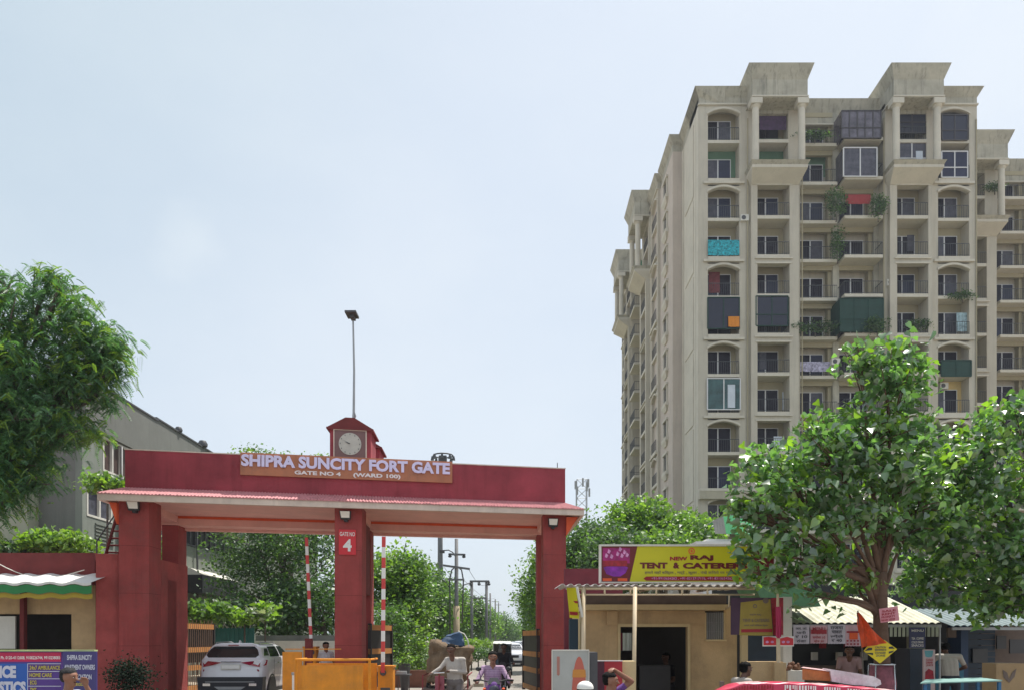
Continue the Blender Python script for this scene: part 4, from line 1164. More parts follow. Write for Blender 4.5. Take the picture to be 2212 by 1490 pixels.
# high mast with flood light crown, seen over and under the gate
d = 62.0
hm = pole('high_mast', 'tall grey high mast lamp whose crown of floodlights peeks over the gate wall', 'lamp mast', 951, d, 985, .20, m_pdark)
mb = MB(); c = Vector((XX(957, d), d, ZZ(983, d)))
mb.tube([c + Vector((.80 * math.cos(t * math.pi / 6), .80 * math.sin(t * math.pi / 6), 0)) for t in range(13)], .06, 6, cap=False); mb.box(c.x - .3, c.x + .3, c.y - .3, c.y + .3, c.z - .5, c.z - .05)
mb.build('ring', m_dark, hm)
for k in range(8):
    a = k * math.pi / 4; mb = MB(); q = c + Vector((.86 * math.cos(a), .86 * math.sin(a), -.16)); mb.frus((q.x - .13, q.x + .13, q.y - .13, q.y + .13), (q.x - .07, q.x + .07, q.y - .07, q.y + .07), q.z - .22, q.z + .1); mb.build('floodlight', m_dark, hm)
pole('short_pole', 'slim dark pole with a bent thin tip among the trees right of the middle column', 'pole', 871, 34, 1198, .06, m_pdark)
mb = MB(); mb.tube([P(871, 1199, 34), P(877, 1172, 34)], .025, 6); P_(mb.build('bent_rod', m_pdark, origin=P(871, 1199, 34)), label='thin bent rod fixed on top of the slim dark pole', cat='rod')
# crossarm pole
d = 38
cp = pole('power_pole', 'power pole with three crossarms, insulators and looping cables, painted cream lower down', 'power pole', 986, d, 1163, .10, m_pdark)
mb = MB(); mb.tube([(XX(986, d), d, 0), (XX(986, d), d, ZZ(1308, d))], .16, 10); mb.build('painted_base', m_conc, cp, smooth='all')
def arm(px0, py0, px1, py1, r=.045):
    mb = MB(); mb.box(0, 1, 0, 1, 0, 1, xf=lambda x, y, z: P(px0, py0, d - .15).lerp(P(px1, py1, d - .15), x) + Vector((0, (y - .5) * r * 2, (z - .5) * r * 2))); mb.build('crossarm', m_pdark, cp)
arm(970, 1196, 1003, 1197); arm(957, 1220, 1015, 1228, .05); arm(968, 1251, 1003, 1251)
for (px, py) in ((972, 1198), (1002, 1199)):
    mb = MB(); c = P(px, py, d - .2); mb.lathe((c.x, c.y, c.z - .12), [(.03, 0), (.09, .03), (.09, .09), (.05, .11), (.09, .13), (.08, .2), (.03, .22)], 10); mb.build('insulator', m_dark, cp)
def cable(pts, r=.022, name='cable', par=None, dd=None):
    mb = MB(); mb.tube([P(px, py, dd or d) for px, py in pts], r, 6); return mb.build(name, m_dark, par, smooth='all')
cable([(985, 1210), (984, 1201), (978, 1192), (969, 1187), (957, 1188)], par=cp, r=.03)
cable([(972, 1385), (972, 1290), (971, 1252), (976, 1230), (986, 1221), (997, 1230), (1001, 1252), (1000, 1290), (998, 1345)], par=cp, r=.035)
cable([(955, 1250), (962, 1255), (971, 1268)], par=cp, r=.02); cable([(992, 1275), (1003, 1262), (1017, 1257)], par=cp, r=.02)
mb = MB(); c = P(956, 1190, d); mb.box(c.x - .14, c.x + .1, c.y - .1, c.y + .1, c.z - .08, c.z + .06); mb.build('street_lamp_head', m_dark, cp)
# two legged structure
d = 58
tp = thing('power_pole', 'two legged power pole with a flat crossarm and three insulators beyond the crossarm pole', 'power pole', (XX(1035, d), d, 0))
for px in (1019, 1051):
    mb = MB(); mb.tube([(XX(px, d), d, 0), (XX(px, d), d, ZZ(1254, d))], .11, 8); mb.build('leg', m_pdark, tp, smooth='all')
mb = MB(); a = P(1015, 1255, d); b = P(1057, 1257, d); mb.box(a.x, b.x, d - .2, d - .1, a.z - .06, a.z + .08); a = P(1019, 1291, d); mb.box(a.x, XX(1051, d), d - .2, d - .1, a.z - .05, a.z + .05); mb.build('crossarm', m_pdark, tp)
for px in (1017, 1035, 1056):
    c = P(px, 1258, d - .2); mb = MB(); mb.lathe((c.x, c.y, c.z - .2), [(.04, 0), (.12, .05), (.12, .15), (.06, .2), (.1, .3)], 8); mb.build('insulator', m_dark, tp)
for i, (px, dd, py, w) in enumerate(((1059, 80, 1280, 0), (1070, 95, 1293, 8), (1077, 120, 1300, 6), (1088, 150, 1318, 7))):
    t = pole('power_pole', ['thin distant power pole just right of the two legged one', 'distant power pole with a slanting short arm', 'small far power pole in the row', 'farthest tiny power pole above the trees'][i], 'power pole', px, dd, py, .1, m_pdark, 'power poles along the road')
    if w:
        mb = MB(); mb.box(XX(px - w, dd), XX(px + w, dd), dd - .15, dd - .05, ZZ(py + 6, dd), ZZ(py + 5, dd)); mb.build('crossarm', m_pdark, t)
# overhead wires
for k, (h0, h1, x0, x1) in enumerate(((1225, 1257, 960, 1018), (1228, 1257, 1012, 1055), (1251, 1290, 1001, 1070))):
    a = P(x0, h0, 38); b = P(x1, h1, 58 if k < 2 else 95); mb = MB(); mb.tube([a.lerp(b, t / 8) - Vector((0, 0, .5 * math.sin(math.pi * t / 8))) for t in range(9)], .012, 4)
    P_(mb.build('overhead_wire', m_dark, origin=a), label=['overhead wire from the left end of the long crossarm', 'overhead wire from the right end of the long crossarm', 'lowest overhead wire running off to the far poles'][k], cat='wire')
# telecom lattice tower far behind
d = 120
lt_ = thing('lattice_tower', 'thin telecom lattice tower with antennas showing above the trees right of the gate', 'tower', (XX(1256, d), d, 0))
zt = ZZ(1034, d); xw0, xw1 = XX(1246, d), XX(1268, d)
for (x, y) in ((xw0, d), (xw1, d), (xw0, d + 1.5), (xw1, d + 1.5)):
    mb = MB(); mb.tube([(x, y, 0), (x, y, zt)], .07, 5); mb.build('leg', m_steel, lt_)
mb = MB()
for i in range(16):
    z0 = zt - i * 1.5; z1 = z0 - 1.5
    mb.tube([(xw0, d, z0), (xw1, d, z1)], .045, 4); mb.tube([(xw1, d, z0), (xw0, d, z1)], .045, 4); mb.tube([(xw0, d, z0), (xw1, d, z0)], .045, 4)
mb.build('bracing', m_steel, lt_)
for (px, py) in ((1243, 1046), (1247, 1058), (1259, 1040), (1268, 1050), (1273, 1062), (1271, 1042)):
    c = P(px, py, d - .3); mb = MB(); mb.box(c.x - .14, c.x + .14, c.y - .1, c.y + .1, c.z - .7, c.z + .6); mb.build('antenna', m_steel, lt_)

# ------------------------------------------------------------------ tent shop booth
m_inner = m_boothin
red2 = thing('red_wall', 'purple red plastered wall behind the tent shop beside the right gate column', 'wall', (XX(1260, 18), 18.4, 0))
mb = MB(); mb.box(XX(1219, 18.4), XX(1345, 18.4), 18.4, 18.6, 0, ZZ(1227, 18.4)); mb.build('wall', M('purple_red_paint', (.20, .035, .05), .85, var=.15, streak=.15), red2)
D1 = 14.9                                   # front wall of the booth
bt = thing('shop_booth', 'beige single storey tent shop booth with a dark open doorway and barred window', 'shop', (XX(1420, D1), D1 + 1.2, 0))
xl, xrr = XX(1262, D1), XX(1592, D1)
ztp = ZZ(1318, D1)
mb = MB()
dl, dr = XX(1340, D1), XX(1485, D1)
zd = ZZ(1353, D1)
mb.box(xl + .0, dl, D1, D1 + .15, 0, ztp); mb.box(dr, XX(1523, D1), D1, D1 + .15, 0, ztp); mb.box(dl, dr, D1, D1 + .15, zd, ztp)
mb.box(XX(1523, D1), XX(1568, D1), D1, D1 + .15, 0, ZZ(1384, D1)); mb.box(XX(1568, D1), xrr, D1, D1 + .15, 0, ztp + .1)
mb.build('front_wall', m_booth, bt)
mb = MB(); mb.box(xl, xl + .12, D1 + .15, D1 + 3.0, 0, ztp); mb.box(xrr - .12, xrr, D1 + .15, D1 + 3.0, 0, ztp)
mb.build('side_wall', m_boothl, bt)
# rear wall with a small opening that shows the bushes behind
oz0, oz1 = ZZ(1404, D1 + 3.0), ZZ(1366, D1 + 3.0); ox0, ox1 = XX(1338, D1 + 3), XX(1366, D1 + 3)
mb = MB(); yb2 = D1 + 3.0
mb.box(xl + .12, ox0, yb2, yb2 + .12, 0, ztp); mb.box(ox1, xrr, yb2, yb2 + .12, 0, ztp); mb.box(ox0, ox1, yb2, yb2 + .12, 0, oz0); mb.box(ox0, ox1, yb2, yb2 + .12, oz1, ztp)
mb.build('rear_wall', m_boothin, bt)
mb = MB(); mb.box(xl - .05, XX(1560, D1), D1 - .5, D1 + 3.1, ztp + .002, ztp + .10); mb.build('roof_edge', m_boothl, bt)
mb = MB(); mb.box(xl, XX(1556, D1), D1 - .42, D1 + 3.1, ztp + .102, ztp + .28); mb.build('roof_slab', m_slab, bt)
mb = MB(); mb.box(dl - .05, dl - .001, D1 - .03, D1 - .001, 0, zd + .06); mb.box(dr + .001, dr + .05, D1 - .03, D1 - .001, 0, zd + .06); mb.box(dl - .0, dr + .0, D1 - .03, D1 - .001, zd + .001, zd + .06)
mb.build('door_frame', m_boothl, bt)
mb = MB(); mb.box(XX(1310, D1), dl - .06, D1 - .05, D1 - .002, ztp - .28, ztp - .01); mb.box(XX(1489, D1), XX(1520, D1), D1 - .03, D1 - .002, ZZ(1349, D1), ZZ(1347, D1)); mb.build('ledge', m_booth, bt)
# barred window
wx0, wx1, wz0, wz1 = XX(1523, D1), XX(1568, D1), ZZ(1384, D1), ZZ(1322, D1)
wn_ = MB(); wn_.box(wx0, wx1, D1 - .06, D1 + .16, wz0 + .001, wz0 + .035); wn_.box(wx0, wx0 + .03, D1 + .02, D1 + .1, wz0 + .036, wz1); wn_.box(wx1 - .03, wx1, D1 + .02, D1 + .1, wz0 + .036, wz1)
w_ = wn_.build('window', m_boothl, bt)
for i in range(9):
    x = wx0 + .05 + (wx1 - wx0 - .1) * i / 8; mb = MB(); mb.box(x - .008, x + .008, D1 + .03, D1 + .045, wz0 + .036, wz1); mb.build('bar', m_steel, w_)
for z in (wz0 + .18, wz0 + .36): mb = MB(); mb.box(wx0 + .031, wx1 - .031, D1 + .046, D1 + .058, z, z + .016); mb.build('bar', m_dark, w_)
mb = MB(); mb.box(wx0 - .05, wx1 + .05, D1 + .30, D1 + .33, wz0, wz1 + .1); P_(mb.build('interior_shade_sheet', m_black, w_))  # added black sheet standing in for the dark interior behind the bars
# dark counter visible inside
mb = MB(); mb.box(XX(1375, 16.6), XX(1440, 16.6), 16.2, 16.7, 0, ZZ(1436, 16.4)); P_(mb.build('counter', m_dark, origin=(XX(1400, 16.6), 16.4, 0)), label='low dark counter inside the tent shop doorway', cat='counter')

# canopy of corrugated sheet and cream pipes
D0 = 13.2
cn = thing('shop_canopy', 'corrugated sheet canopy on cream pipe frame in front of the tent shop', 'canopy', (XX(1420, D0), D0, 0))
mb = MB()
def can(x, y): return ZZ(1264, D0) + (y - D0) * .03
x0, x1 = XX(1209, D0), XX(1632, D0); n = 96
zs = []
for i in range(n + 1):
    x = x0 + (x1 - x0) * i / n; ph = i % 4
    h = (0, .035, .035, 0)[ph] - .012 * (i / n)
    zs.append((x, h))
for i in range(n):
    (a, ha), (b, hb) = zs[i], zs[i + 1]
    za, zb2 = can(a, D0), can(a, D1 + .2)
    mb.add([(a, D0, za + ha), (b, D0, za + hb), (b, D1 + .1, zb2 + hb), (a, D1 + .1, zb2 + ha), (a, D0, za + ha - .012), (b, D0, za + hb - .012), (b, D1 + .1, zb2 + hb - .012), (a, D1 + .1, zb2 + ha - .012)],
           [(0, 1, 2, 3), (7, 6, 5, 4), (0, 4, 5, 1)])
mb.build('corrugated_sheet', m_sheet, cn, fixn=False)
zr = ZZ(1270, D0) ; zr2 = ZZ(1283, D0)
def pipe(pts, r, nm='pipe', mt=m_pole, par=cn): mb = MB(); mb.tube(pts, r, 8); return mb.build(nm, mt, par, smooth='all')
pipe([(XX(1250, D0), D0 + .05, zr), (x1, D0 + .05, zr)], .022, 'top_rail'); pipe([(XX(1250, D0), D0 + .05, zr2), (x1, D0 + .05, zr2)], .016, 'lower_rail')
for px in (1307, 1363, 1419, 1475, 1530): pipe([(XX(px, D0), D0 + .05, zr2), (XX(px, D0), D0 + .05, zr)], .018, 'strut')
pipe([(XX(1261, D0), D0 + .05, 0), (XX(1261, D0), D0 + .05, zr + .02)], .04, 'post')
pipe([(XX(1368, 12.6), 12.6, 0), (XX(1376, 12.9), 13.1, ZZ(1268, D0))], .035, 'post')
for px in (1262, 1420, 1560): pipe([(XX(px, D0), D0 + .05, zr + .02), (XX(px, D0), D1 + .1, zr + .06)], .02, 'rafter')
pipe([(XX(1577, D0), D0 + .05, zr2), (XX(1577, D0), D0 + .05, ZZ(1308, D0)), (XX(1565, D1), D1 - .05, ZZ(1315, D1))], .016, 'bracket')
# signboard
D2 = 13.9
sg = thing('shop_sign', 'wide yellow signboard reading NEW RAJ TENT & CATERERS with a pink photo', 'sign', (XX(1470, D2), D2, ZZ(1258, D2)))
sx0, sx1 = XX(1299, D2), XX(1672, D2); sz0, sz1 = ZZ(1255.5, D2), ZZ(1179, D2)
mb = MB(); mb.box(sx0, sx1, D2 + .004, D2 + .10, sz0, sz1); mb.build('panel', m_signy, sg)
mb = MB(); t_ = .035
mb.box(sx0 - t_, sx1 + t_, D2 - .02, D2 + .12, sz1 + .001, sz1 + t_); mb.box(sx0 - t_, sx1 + t_, D2 - .02, D2 + .12, sz0 - .02, sz0 - .001); mb.box(sx0 - t_, sx0 - .001, D2 - .02, D2 + .12, sz0, sz1); mb.box(sx1 + .001, sx1 + t_, D2 - .02, D2 + .12, sz0, sz1)
mb.build('frame', m_offw, sg)
W_ = sx1 - sx0; H_ = sz1 - sz0
def S(u, v, o=0.0): return (sx0 + W_ * u, D2 - o, sz0 + H_ * v)
def flat(pts, o, mat, nm='print', par=sg, f=S):
    mb = MB(); mb.add([f(u, v, o) for u, v in pts], [tuple(range(len(pts)))]); return mb.build(nm, mat, par, fixn=False)
k_ = lambda px: (px - 1299) / 373.0
def rect(u0_, u1_, v0_, v1_): return [(u0_, v0_), (u1_, v0_), (u1_, v1_), (u0_, v1_)]
m_mag = M('print_magenta', (.30, .008, .13), .5, var=.5, scale=9, bump=0); m_pur = M('print_purple', (.20, .012, .30), .5, var=.5, scale=7, bump=0)
m_crm = M('print_crimson', (.28, .006, .02), .5, var=.5, scale=11, bump=0); m_pink = M('print_pink', (.62, .28, .52), .5, var=.4, scale=13, bump=0)
flat([(0, 0), (k_(1360), 0), (k_(1377), 1), (0, 1)], 0.001, m_maroonl)
flat(rect(.008, .165, .52, .95), .002, m_mag); flat(rect(.008, .15, .44, .60), .003, m_crm)
flat([(.012, .40), (.03, .22), (.07, .15), (.11, .15), (.14, .25), (.155, .40), (.14, .43), (.03, .43)], .003, m_pur)
flat(rect(.008, .06, .02, .10), .003, m_orange); flat(rect(.095, .15, .02, .10), .003, m_orange)
for (u, v) in ((.02, .7), (.035, .82), (.05, .68), (.085, .75), (.11, .70), (.125, .80), (.14, .72), (.10, .88)):
    flat([(u, v), (u + .012, v - .03), (u + .02, v + .05), (u + .006, v + .11)], .004, m_pink)
flat([(k_(1620), 1), (1, 1), (1, 0), (k_(1628), 0)][::-1], .001, m_maroonl)
def ring(par, cx, cz, y, r0, r1, mat, n=24):
    mb = MB()
    for i in range(n):
        a, b = 2 * math.pi * i / n, 2 * math.pi * (i + 1) / n
        mb.add([(cx + r0 * math.cos(a), y, cz + r0 * math.sin(a)), (cx + r1 * math.cos(a), y, cz + r1 * math.sin(a)), (cx + r1 * math.cos(b), y, cz + r1 * math.sin(b)), (cx + r0 * math.cos(b), y, cz + r0 * math.sin(b))], [(0, 1, 2, 3)])
    return mb.build('emblem', mat, par, fixn=False)
c = S(k_(1494), .865); ring(sg, c[0], c[2], D2 - .002, .04, .06, m_orange); ring(sg, c[0], c[2], D2 - .002, .0, .022, m_orange)
EX, EZ = (1, 0, 0), (0, 0, 1)
def st(s, px, py, h, w, mat, we=.02): text_part(s, (XX(px, D2), D2, ZZ(py, D2)), EX, EZ, h / FPX * D2, w / FPX * D2, mat, sg, weight=we, thick=.003)
st('NEW', 1466, 1205.5, 8.5, 38, m_pill, .05); st('RAJ', 1516, 1204.5, 12.5, 50, m_maroonl, .055)
st('TENT', 1412, 1220.5, 13, 60, m_maroonl, .06); st('&', 1461, 1220.5, 13, 14, m_maroonl, .06); st('CATERERS', 1545, 1221, 13, 140, m_maroonl, .06)
st('हमारे यहाँ बिस्तर , गद्दे , कूलर , पंखे किराये पर मिलते हैं', 1495, 1236, 9, 205, m_slab, .012)
flat([(k_(1390), .09), (k_(1396), .03), (k_(1594), .03), (k_(1600), .09), (k_(1594), .15), (k_(1396), .15)], .002, m_pill)
text_part('+91-9910654262 , +91-8213717176, +91-8310654262', (XX(1495, D2), D2 - .003, sz0 + H_ * .09), EX, EZ, .052, 1.48, m_pink, sg, weight=.01, thick=.003)
# narrow yellow side banner
sb_ = thing('side_banner', 'narrow tilted yellow banner hanging at the left end of the canopy', 'banner', tuple(P(1238, 1300, D0)))
plate('cloth', [P(1250, 1335, D0 - .1), P(1230.5, 1333, D0 + .2), P(1224, 1268, D0 + .2), P(1244, 1268, D0 - .1)], .01, m_signy, sb_)
for (py, hh) in ((1302, 5), (1325, 4), (1328, 3)):
    plate('print', [P(1248, py, D0 - .13), P(1231, py - 1, D0 + .17), P(1230, py - 1 - hh, D0 + .17), P(1247, py - hh, D0 - .13)], .003, m_pill, sb_)
mb = MB(); mb.tube([P(1246, 1266, D0 - .1), P(1258, 1332, D0 - .1)], .022, 6); mb.build('batten', m_offw, sb_)
# dark blue box added to stand in for the dark gap
mb = MB(); mb.box(XX(1231, 15.4), XX(1249, 15.4), 15.4, 15.7, 0, ZZ(1336, 15.4)); P_(mb.build('gap_filler_box', M('gap_dark_blue', (.012, .04, .07), .5, var=.2), origin=(XX(1240, 15.4), 15.4, 0)), label='dark blue box added in the dark gap between the red pier and the shop', cat='filler')

# second banner on the post at the right
D3 = 13.0
bn = thing('hanging_banner', 'square olive yellow banner with maroon sides reading TENT & CATERERS hung by the peepal tree', 'banner', tuple(P(1640, 1290, D3)))
m_oliv = M('banner_olive', (.30, .22, .035), .6, var=.2, scale=3, bump=.1); m_mpur = M('banner_purple', (.055, .02, .05), .6, var=.2)
mb = MB(); a = P(1579, 1370, D3); b = P(1692, 1290, D3); mb.box(a.x, b.x, D3, D3 + .02, a.z, b.z); mb.build('backing', m_mpur, bn)
def bq(pts, o, mat, nm='print'): mb = MB(); mb.add([P(px, py, D3 - o) for px, py in pts], [tuple(range(len(pts)))]); return mb.build(nm, mat, bn, fixn=False)
bq([(1600, 1300), (1664, 1293), (1670, 1372), (1597, 1371)][::-1], .004, m_oliv)
bq([(1665, 1291), (1692, 1290), (1692, 1370), (1671, 1371)][::-1], .003, m_crm)
bq([(1601, 1358), (1668, 1357), (1668, 1364), (1601, 1365)][::-1], .008, m_pill)
for (s_, px, py, h, w) in (('NEW RAJ', 1632, 1327, 5, 24), ('TENT & CATERERS', 1633, 1339, 7, 58), ('हमारे यहाँ बिस्तर कूलर', 1633, 1350, 5, 52)):
    text_part(s_, P(px, py, D3 - .006), EX, EZ, h / FPX * D3, w / FPX * D3, m_slab, bn, weight=.02, thick=.003)
c = P(1631, 1308, D3 - .008); ring(bn, c.x, c.z, c.y, .02, .035, m_slab); c = P(1654, 1296, D3 - .01); ring(bn, c.x, c.z, c.y, .0, .05, m_slab)
mb = MB(); mb.tube([P(1680, 1276, D3 - .08), P(1680, 1330, D3 - .08), Vector((XX(1681, D3), D3 - .08, 0))], [.02, .03, .045], 8); P_(mb.build('wooden_post', m_pole, origin=(XX(1680, D3), D3, 0)), label='cream wooden post in front of the olive banner, wrapped with pink cloth', cat='post')
cloth('pink_cloth', 'twisted pink cloth tied round the cream post', 'cloth', XX(1675, D3 - .13), XX(1686, D3 - .13), ZZ(1374, D3), ZZ(1310, D3), D3 - .12, M('pink_fabric', (.50, .04, .12), .8, var=.2), waves=2, amp=.05)
# soft drink sign
dk = thing('drink_sign', 'long red soft drink sign with a white swoosh below the olive banner', 'sign', tuple(P(1680, 1383, 13.1)))
D4 = 13.1
mb = MB(); a = P(1648, 1395, D4); b = P(1715, 1373, D4); mb.box(a.x, b.x, D4, D4 + .03, a.z, b.z); mb.build('board', m_white, dk)
mb = MB(); a = P(1649.5, 1392.5, D4 - .005); b = P(1713.5, 1378, D4); mb.add([(a.x, D4 - .004, a.z), (b.x, D4 - .004, a.z), (b.x, D4 - .004, b.z), (XX(1700, D4), D4 - .004, b.z + .03), (XX(1685, D4), D4 - .004, b.z), (XX(1660, D4), D4 - .004, b.z + .03), (a.x, D4 - .004, b.z + .02)], [tuple(range(7))]); mb.build('print', m_signred, dk, fixn=False)
for px in (1657, 1668, 1692, 1702):
    mb = MB(); c = P(px, 1385.5, D4); mb.add([(c.x + .03 * math.cos(t), D4 - .007, c.z + .022 * math.sin(t)) for t in np.linspace(0, 6.28, 9)[:-1]], [tuple(range(8))]); mb.build('logo_mark', m_pink, dk, fixn=False)
# cream square pillar
mb = MB(); mb.box(XX(1692, 13.6), XX(1711, 13.6), 13.6, 13.9, 0, ZZ(1288, 13.6)); P_(mb.build('square_pillar', m_offw, origin=(XX(1700, 13.6), 13.6, 0)), label='pale square pillar between the olive banner and the striped awning', cat='pillar')

# water tanks, green tarpaulin above the shops
d = 21
mb = MB()
nn = 16
for i in range(nn):
    t0, t1 = i / nn, (i + 1) / nn
    h = lambda t: ZZ(1150, d) + (ZZ(1108, d) - ZZ(1150, d)) * (math.sin(math.pi * min(1, .15 + t * .85)) ** .5)
    xa, xb = XX(1545 + 95 * t0, d), XX(1545 + 95 * t1, d)
    mb.add([(xa, d, ZZ(1152, d)), (xb, d, ZZ(1152, d)), (xb, d + .3, h(t1)), (xa, d + .3, h(t0)), (xb, d + 2, h(t1)), (xa, d + 2, h(t0))], [(0, 1, 2, 3), (3, 2, 4, 5)], mi=0 if t0 > .2 else 1)
P_(mb.build('tarpaulin', [M('bright_green_tarp', (.01, .30, .085), .5, var=.15), m_grey], origin=(XX(1590, d), d, 0), fixn=False), label='bright green and grey tarpaulin hood behind the peepal leaves above the tent sign', cat='tarpaulin')
mb = MB(); mb.frus((XX(1505, d), XX(1605, d), d, d + 2), (XX(1532, d), XX(1590, d), d + .3, d + 1.7), 0, ZZ(1160, d)); mb.box(XX(1500, d), XX(1650, d), d - .2, d + 2.2, ZZ(1176, d), ZZ(1170, d))
P_(mb.build('white_shed', m_white, origin=(XX(1550, d), d, 0)), label='white sloping shed roof just above the right half of the tent sign', cat='shed')

# ------------------------------------------------------------------ shops on the right
D5 = 16.4
sh = thing('shop_row', 'row of small dark open shops under awnings behind the peepal tree', 'shop', (XX(1860, D5), D5 + 1, 0))
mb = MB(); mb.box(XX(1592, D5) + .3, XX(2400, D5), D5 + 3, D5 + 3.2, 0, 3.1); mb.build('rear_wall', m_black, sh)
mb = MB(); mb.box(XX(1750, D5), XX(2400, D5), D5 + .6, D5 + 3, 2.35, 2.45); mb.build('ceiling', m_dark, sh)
mb = MB(); mb.frus((XX(1640, 14.8), XX(1760, 14.8), 14.5, 15.6), (XX(1625, 14.8), XX(1745, 14.8), 14.7, 15.9), ZZ(1310, 14.8), ZZ(1262, 14.8)); P_(mb.build('green_tarpaulin', M('dark_green_tarp', (.02, .12, .045), .6, var=.3), origin=(XX(1690, 14.8), 14.8, 2.5)), label='dark green tarpaulin cover half hidden above the olive banner', cat='tarpaulin')
mb = MB(); mb.box(XX(1940, D5), XX(1966, D5), D5 - .6, D5 - .35, ZZ(1456, D5), ZZ(1356, D5)); mb.build('pillar', m_grey2, sh)
mb = MB(); mb.box(XX(1936, D5), XX(1970, D5), D5 - .6, D5 + 3, 0, ZZ(1456, D5) - .01); mb.build('pillar_base', m_dark, sh)
m_navyp = M('navy_shutter', (.018, .035, .06), .5, var=.2); 
n = 16
zt = 2.1
for i in range(n):
    z = .1 + (zt - .1) * i / n; mb = MB(); mb.box(XX(2086, D5), XX(2150, D5), D5 + .01 * (i % 2), D5 + .03 + .01 * (i % 2), z, z + (zt - .1) / n - .012); mb.build('shutter_slat', m_navyp, sh)
mb = MB(); mb.box(XX(2070, D5), XX(2086, D5) - .003, D5 - .1, D5 + .4, 0, 2.2); mb.build('blue_post', M('blue_paint', (.02, .05, .12), .5, var=.15), sh)
mb = MB(); mb.box(XX(2150, D5) + .003, XX(2400, D5), D5 + .5, D5 + .6, 0, 2.2); mb.build('inner_wall', m_slab, sh)
for (px0, px1, py0, py1) in ((2150, 2170, 1372, 1400), (2178, 2210, 1380, 1410), (2098, 2130, 1400, 1430)):
    mb = MB(); mb.box(XX(px0, D5), XX(px1, D5), D5 - .06, D5 - .02, ZZ(py1, D5), ZZ(py0, D5)); mb.build('shelf_box', m_dark, sh)
mb = MB(); mb.box(XX(1745, D5), XX(1935, D5), D5 + 1.6, D5 + 1.9, 0, 1.1); mb.build('counter', m_slab, sh)
for i in range(9):
    mb = MB(); x = XX(1760 + i * 18, D5 + 2.6); mb.box(x, x + .12, D5 + 2.7, D5 + 2.85, 1.2 + .3 * (i % 3), 1.4 + .3 * (i % 3)); mb.build('shelf_box', [m_offw, m_pill, m_navyp][i % 3], sh)
# awnings
def corr_awning(label, px0, px1, dF, dB, pyf, pyb, mat, per=.13, edge=True, pxb=None):
    t = thing('awning', label, 'awning', tuple(P((px0 + px1) / 2, pyf, dF)), 'awnings over the shops')
    x0, x1 = XX(px0, dF), XX(px1, dF); n = int((x1 - x0) / per)
    mb = MB(); zf_, zb_2 = ZZ(pyf, dF), ZZ(pyb, dB)
    for i in range(n):
        a = x0 + (x1 - x0) * i / n; w = (x1 - x0) / n; h = .028
        P4 = [(a, 0), (a + w * .35, h), (a + w * .65, h), (a + w, 0)]
        for j in range(3):
            (xa, ha), (xb, hb) = P4[j], P4[j + 1]
            mb.add([(xa, dF, zf_ + ha), (xb, dF, zf_ + hb), (xb + .25, dB, zb_2 + hb), (xa + .25, dB, zb_2 + ha)], [(0, 1, 2, 3)])
            mb.add([(xa, dF, zf_ + ha - .01), (xb, dF, zf_ + hb - .01), (xb + .25, dB, zb_2 + hb - .01), (xa + .25, dB, zb_2 + ha - .01)], [(3, 2, 1, 0)])
    mb.build('corrugated_sheet', mat, t, fixn=False)
    mb = MB(); mb.box(x0, x1, dF + .03, dF + .07, zf_ - .07, zf_ - .015); mb.build('edge_bar', m_steel, t)
    return t
corr_awning('cream striped corrugated awning over the posters, left of the peepal trunk', 1706, 2036, 14.6, 17.2, 1346, 1290, m_sheetw)
corr_awning('grey blue awning over the dark shops at the right edge', 2060, 2330, 14.9, 17.0, 1352, 1316, M('awning_blue_grey', (.13, .18, .19), .6, var=.2, dirt=.3))
mb = MB()
for i in range(12): x = XX(1922 + i * 9, 14.62); mb.add([(x, 14.62, ZZ(1352, 14.62)), (x + .045, 14.6, ZZ(1352, 14.62)), (x + .045, 14.6, ZZ(1374, 14.62)), (x, 14.62, ZZ(1374, 14.62))], [(0, 1, 2, 3)])
P_(mb.build('striped_valance', M('valance', (.36, .38, .30), .8, var=.2), origin=P(1960, 1360, 14.62), fixn=False), label='short striped cloth valance under the awning right of the trunk', cat='valance')
mb = MB(); mb.tube([(XX(2030, 14.65), 14.65, 0), (XX(2030, 14.65), 14.65, ZZ(1350, 14.65))], .018, 8); P_(mb.build('awning_pole', m_steel, origin=(XX(2030, 14.65), 14.65, 0)), label='thin steel pole holding the right end of the cream awning', cat='pole')
# posters
D6 = 14.55
posters = [(1714, 1748, 1349, 1390, m_white, 'lilac white poster with black handwriting, first from the left under the cream awning', 0), (1751, 1787, 1350, 1389, m_pink, 'pale poster with red band, second from the left under the cream awning', 1),
           (1789, 1826, 1348, 1390, m_white, 'crumpled white poster with black handwriting, third under the cream awning', 2), (1826, 1860, 1349, 1395, m_pink, 'pink poster with rows of orange snacks, fourth under the cream awning', 3)]
m_post = M('poster_paper', (.50, .46, .55), .5, var=.12, scale=6, bump=.3, bscale=12); m_ink = M('poster_ink', (.05, .05, .07), .6, var=0, bump=0)
m_post2 = M('poster_paper_pink', (.56, .36, .42), .5, var=.12, scale=6, bump=.3, bscale=12)
hin = [['आर. ओ.', 'पानी', '₹ 10', 'ठंडा'], ['MENU', 'चाय', 'समोसा 10', 'ब्रेड 20'], ['राजमा', 'चावल', 'छोले', '₹ 40'], ['RAJ']]
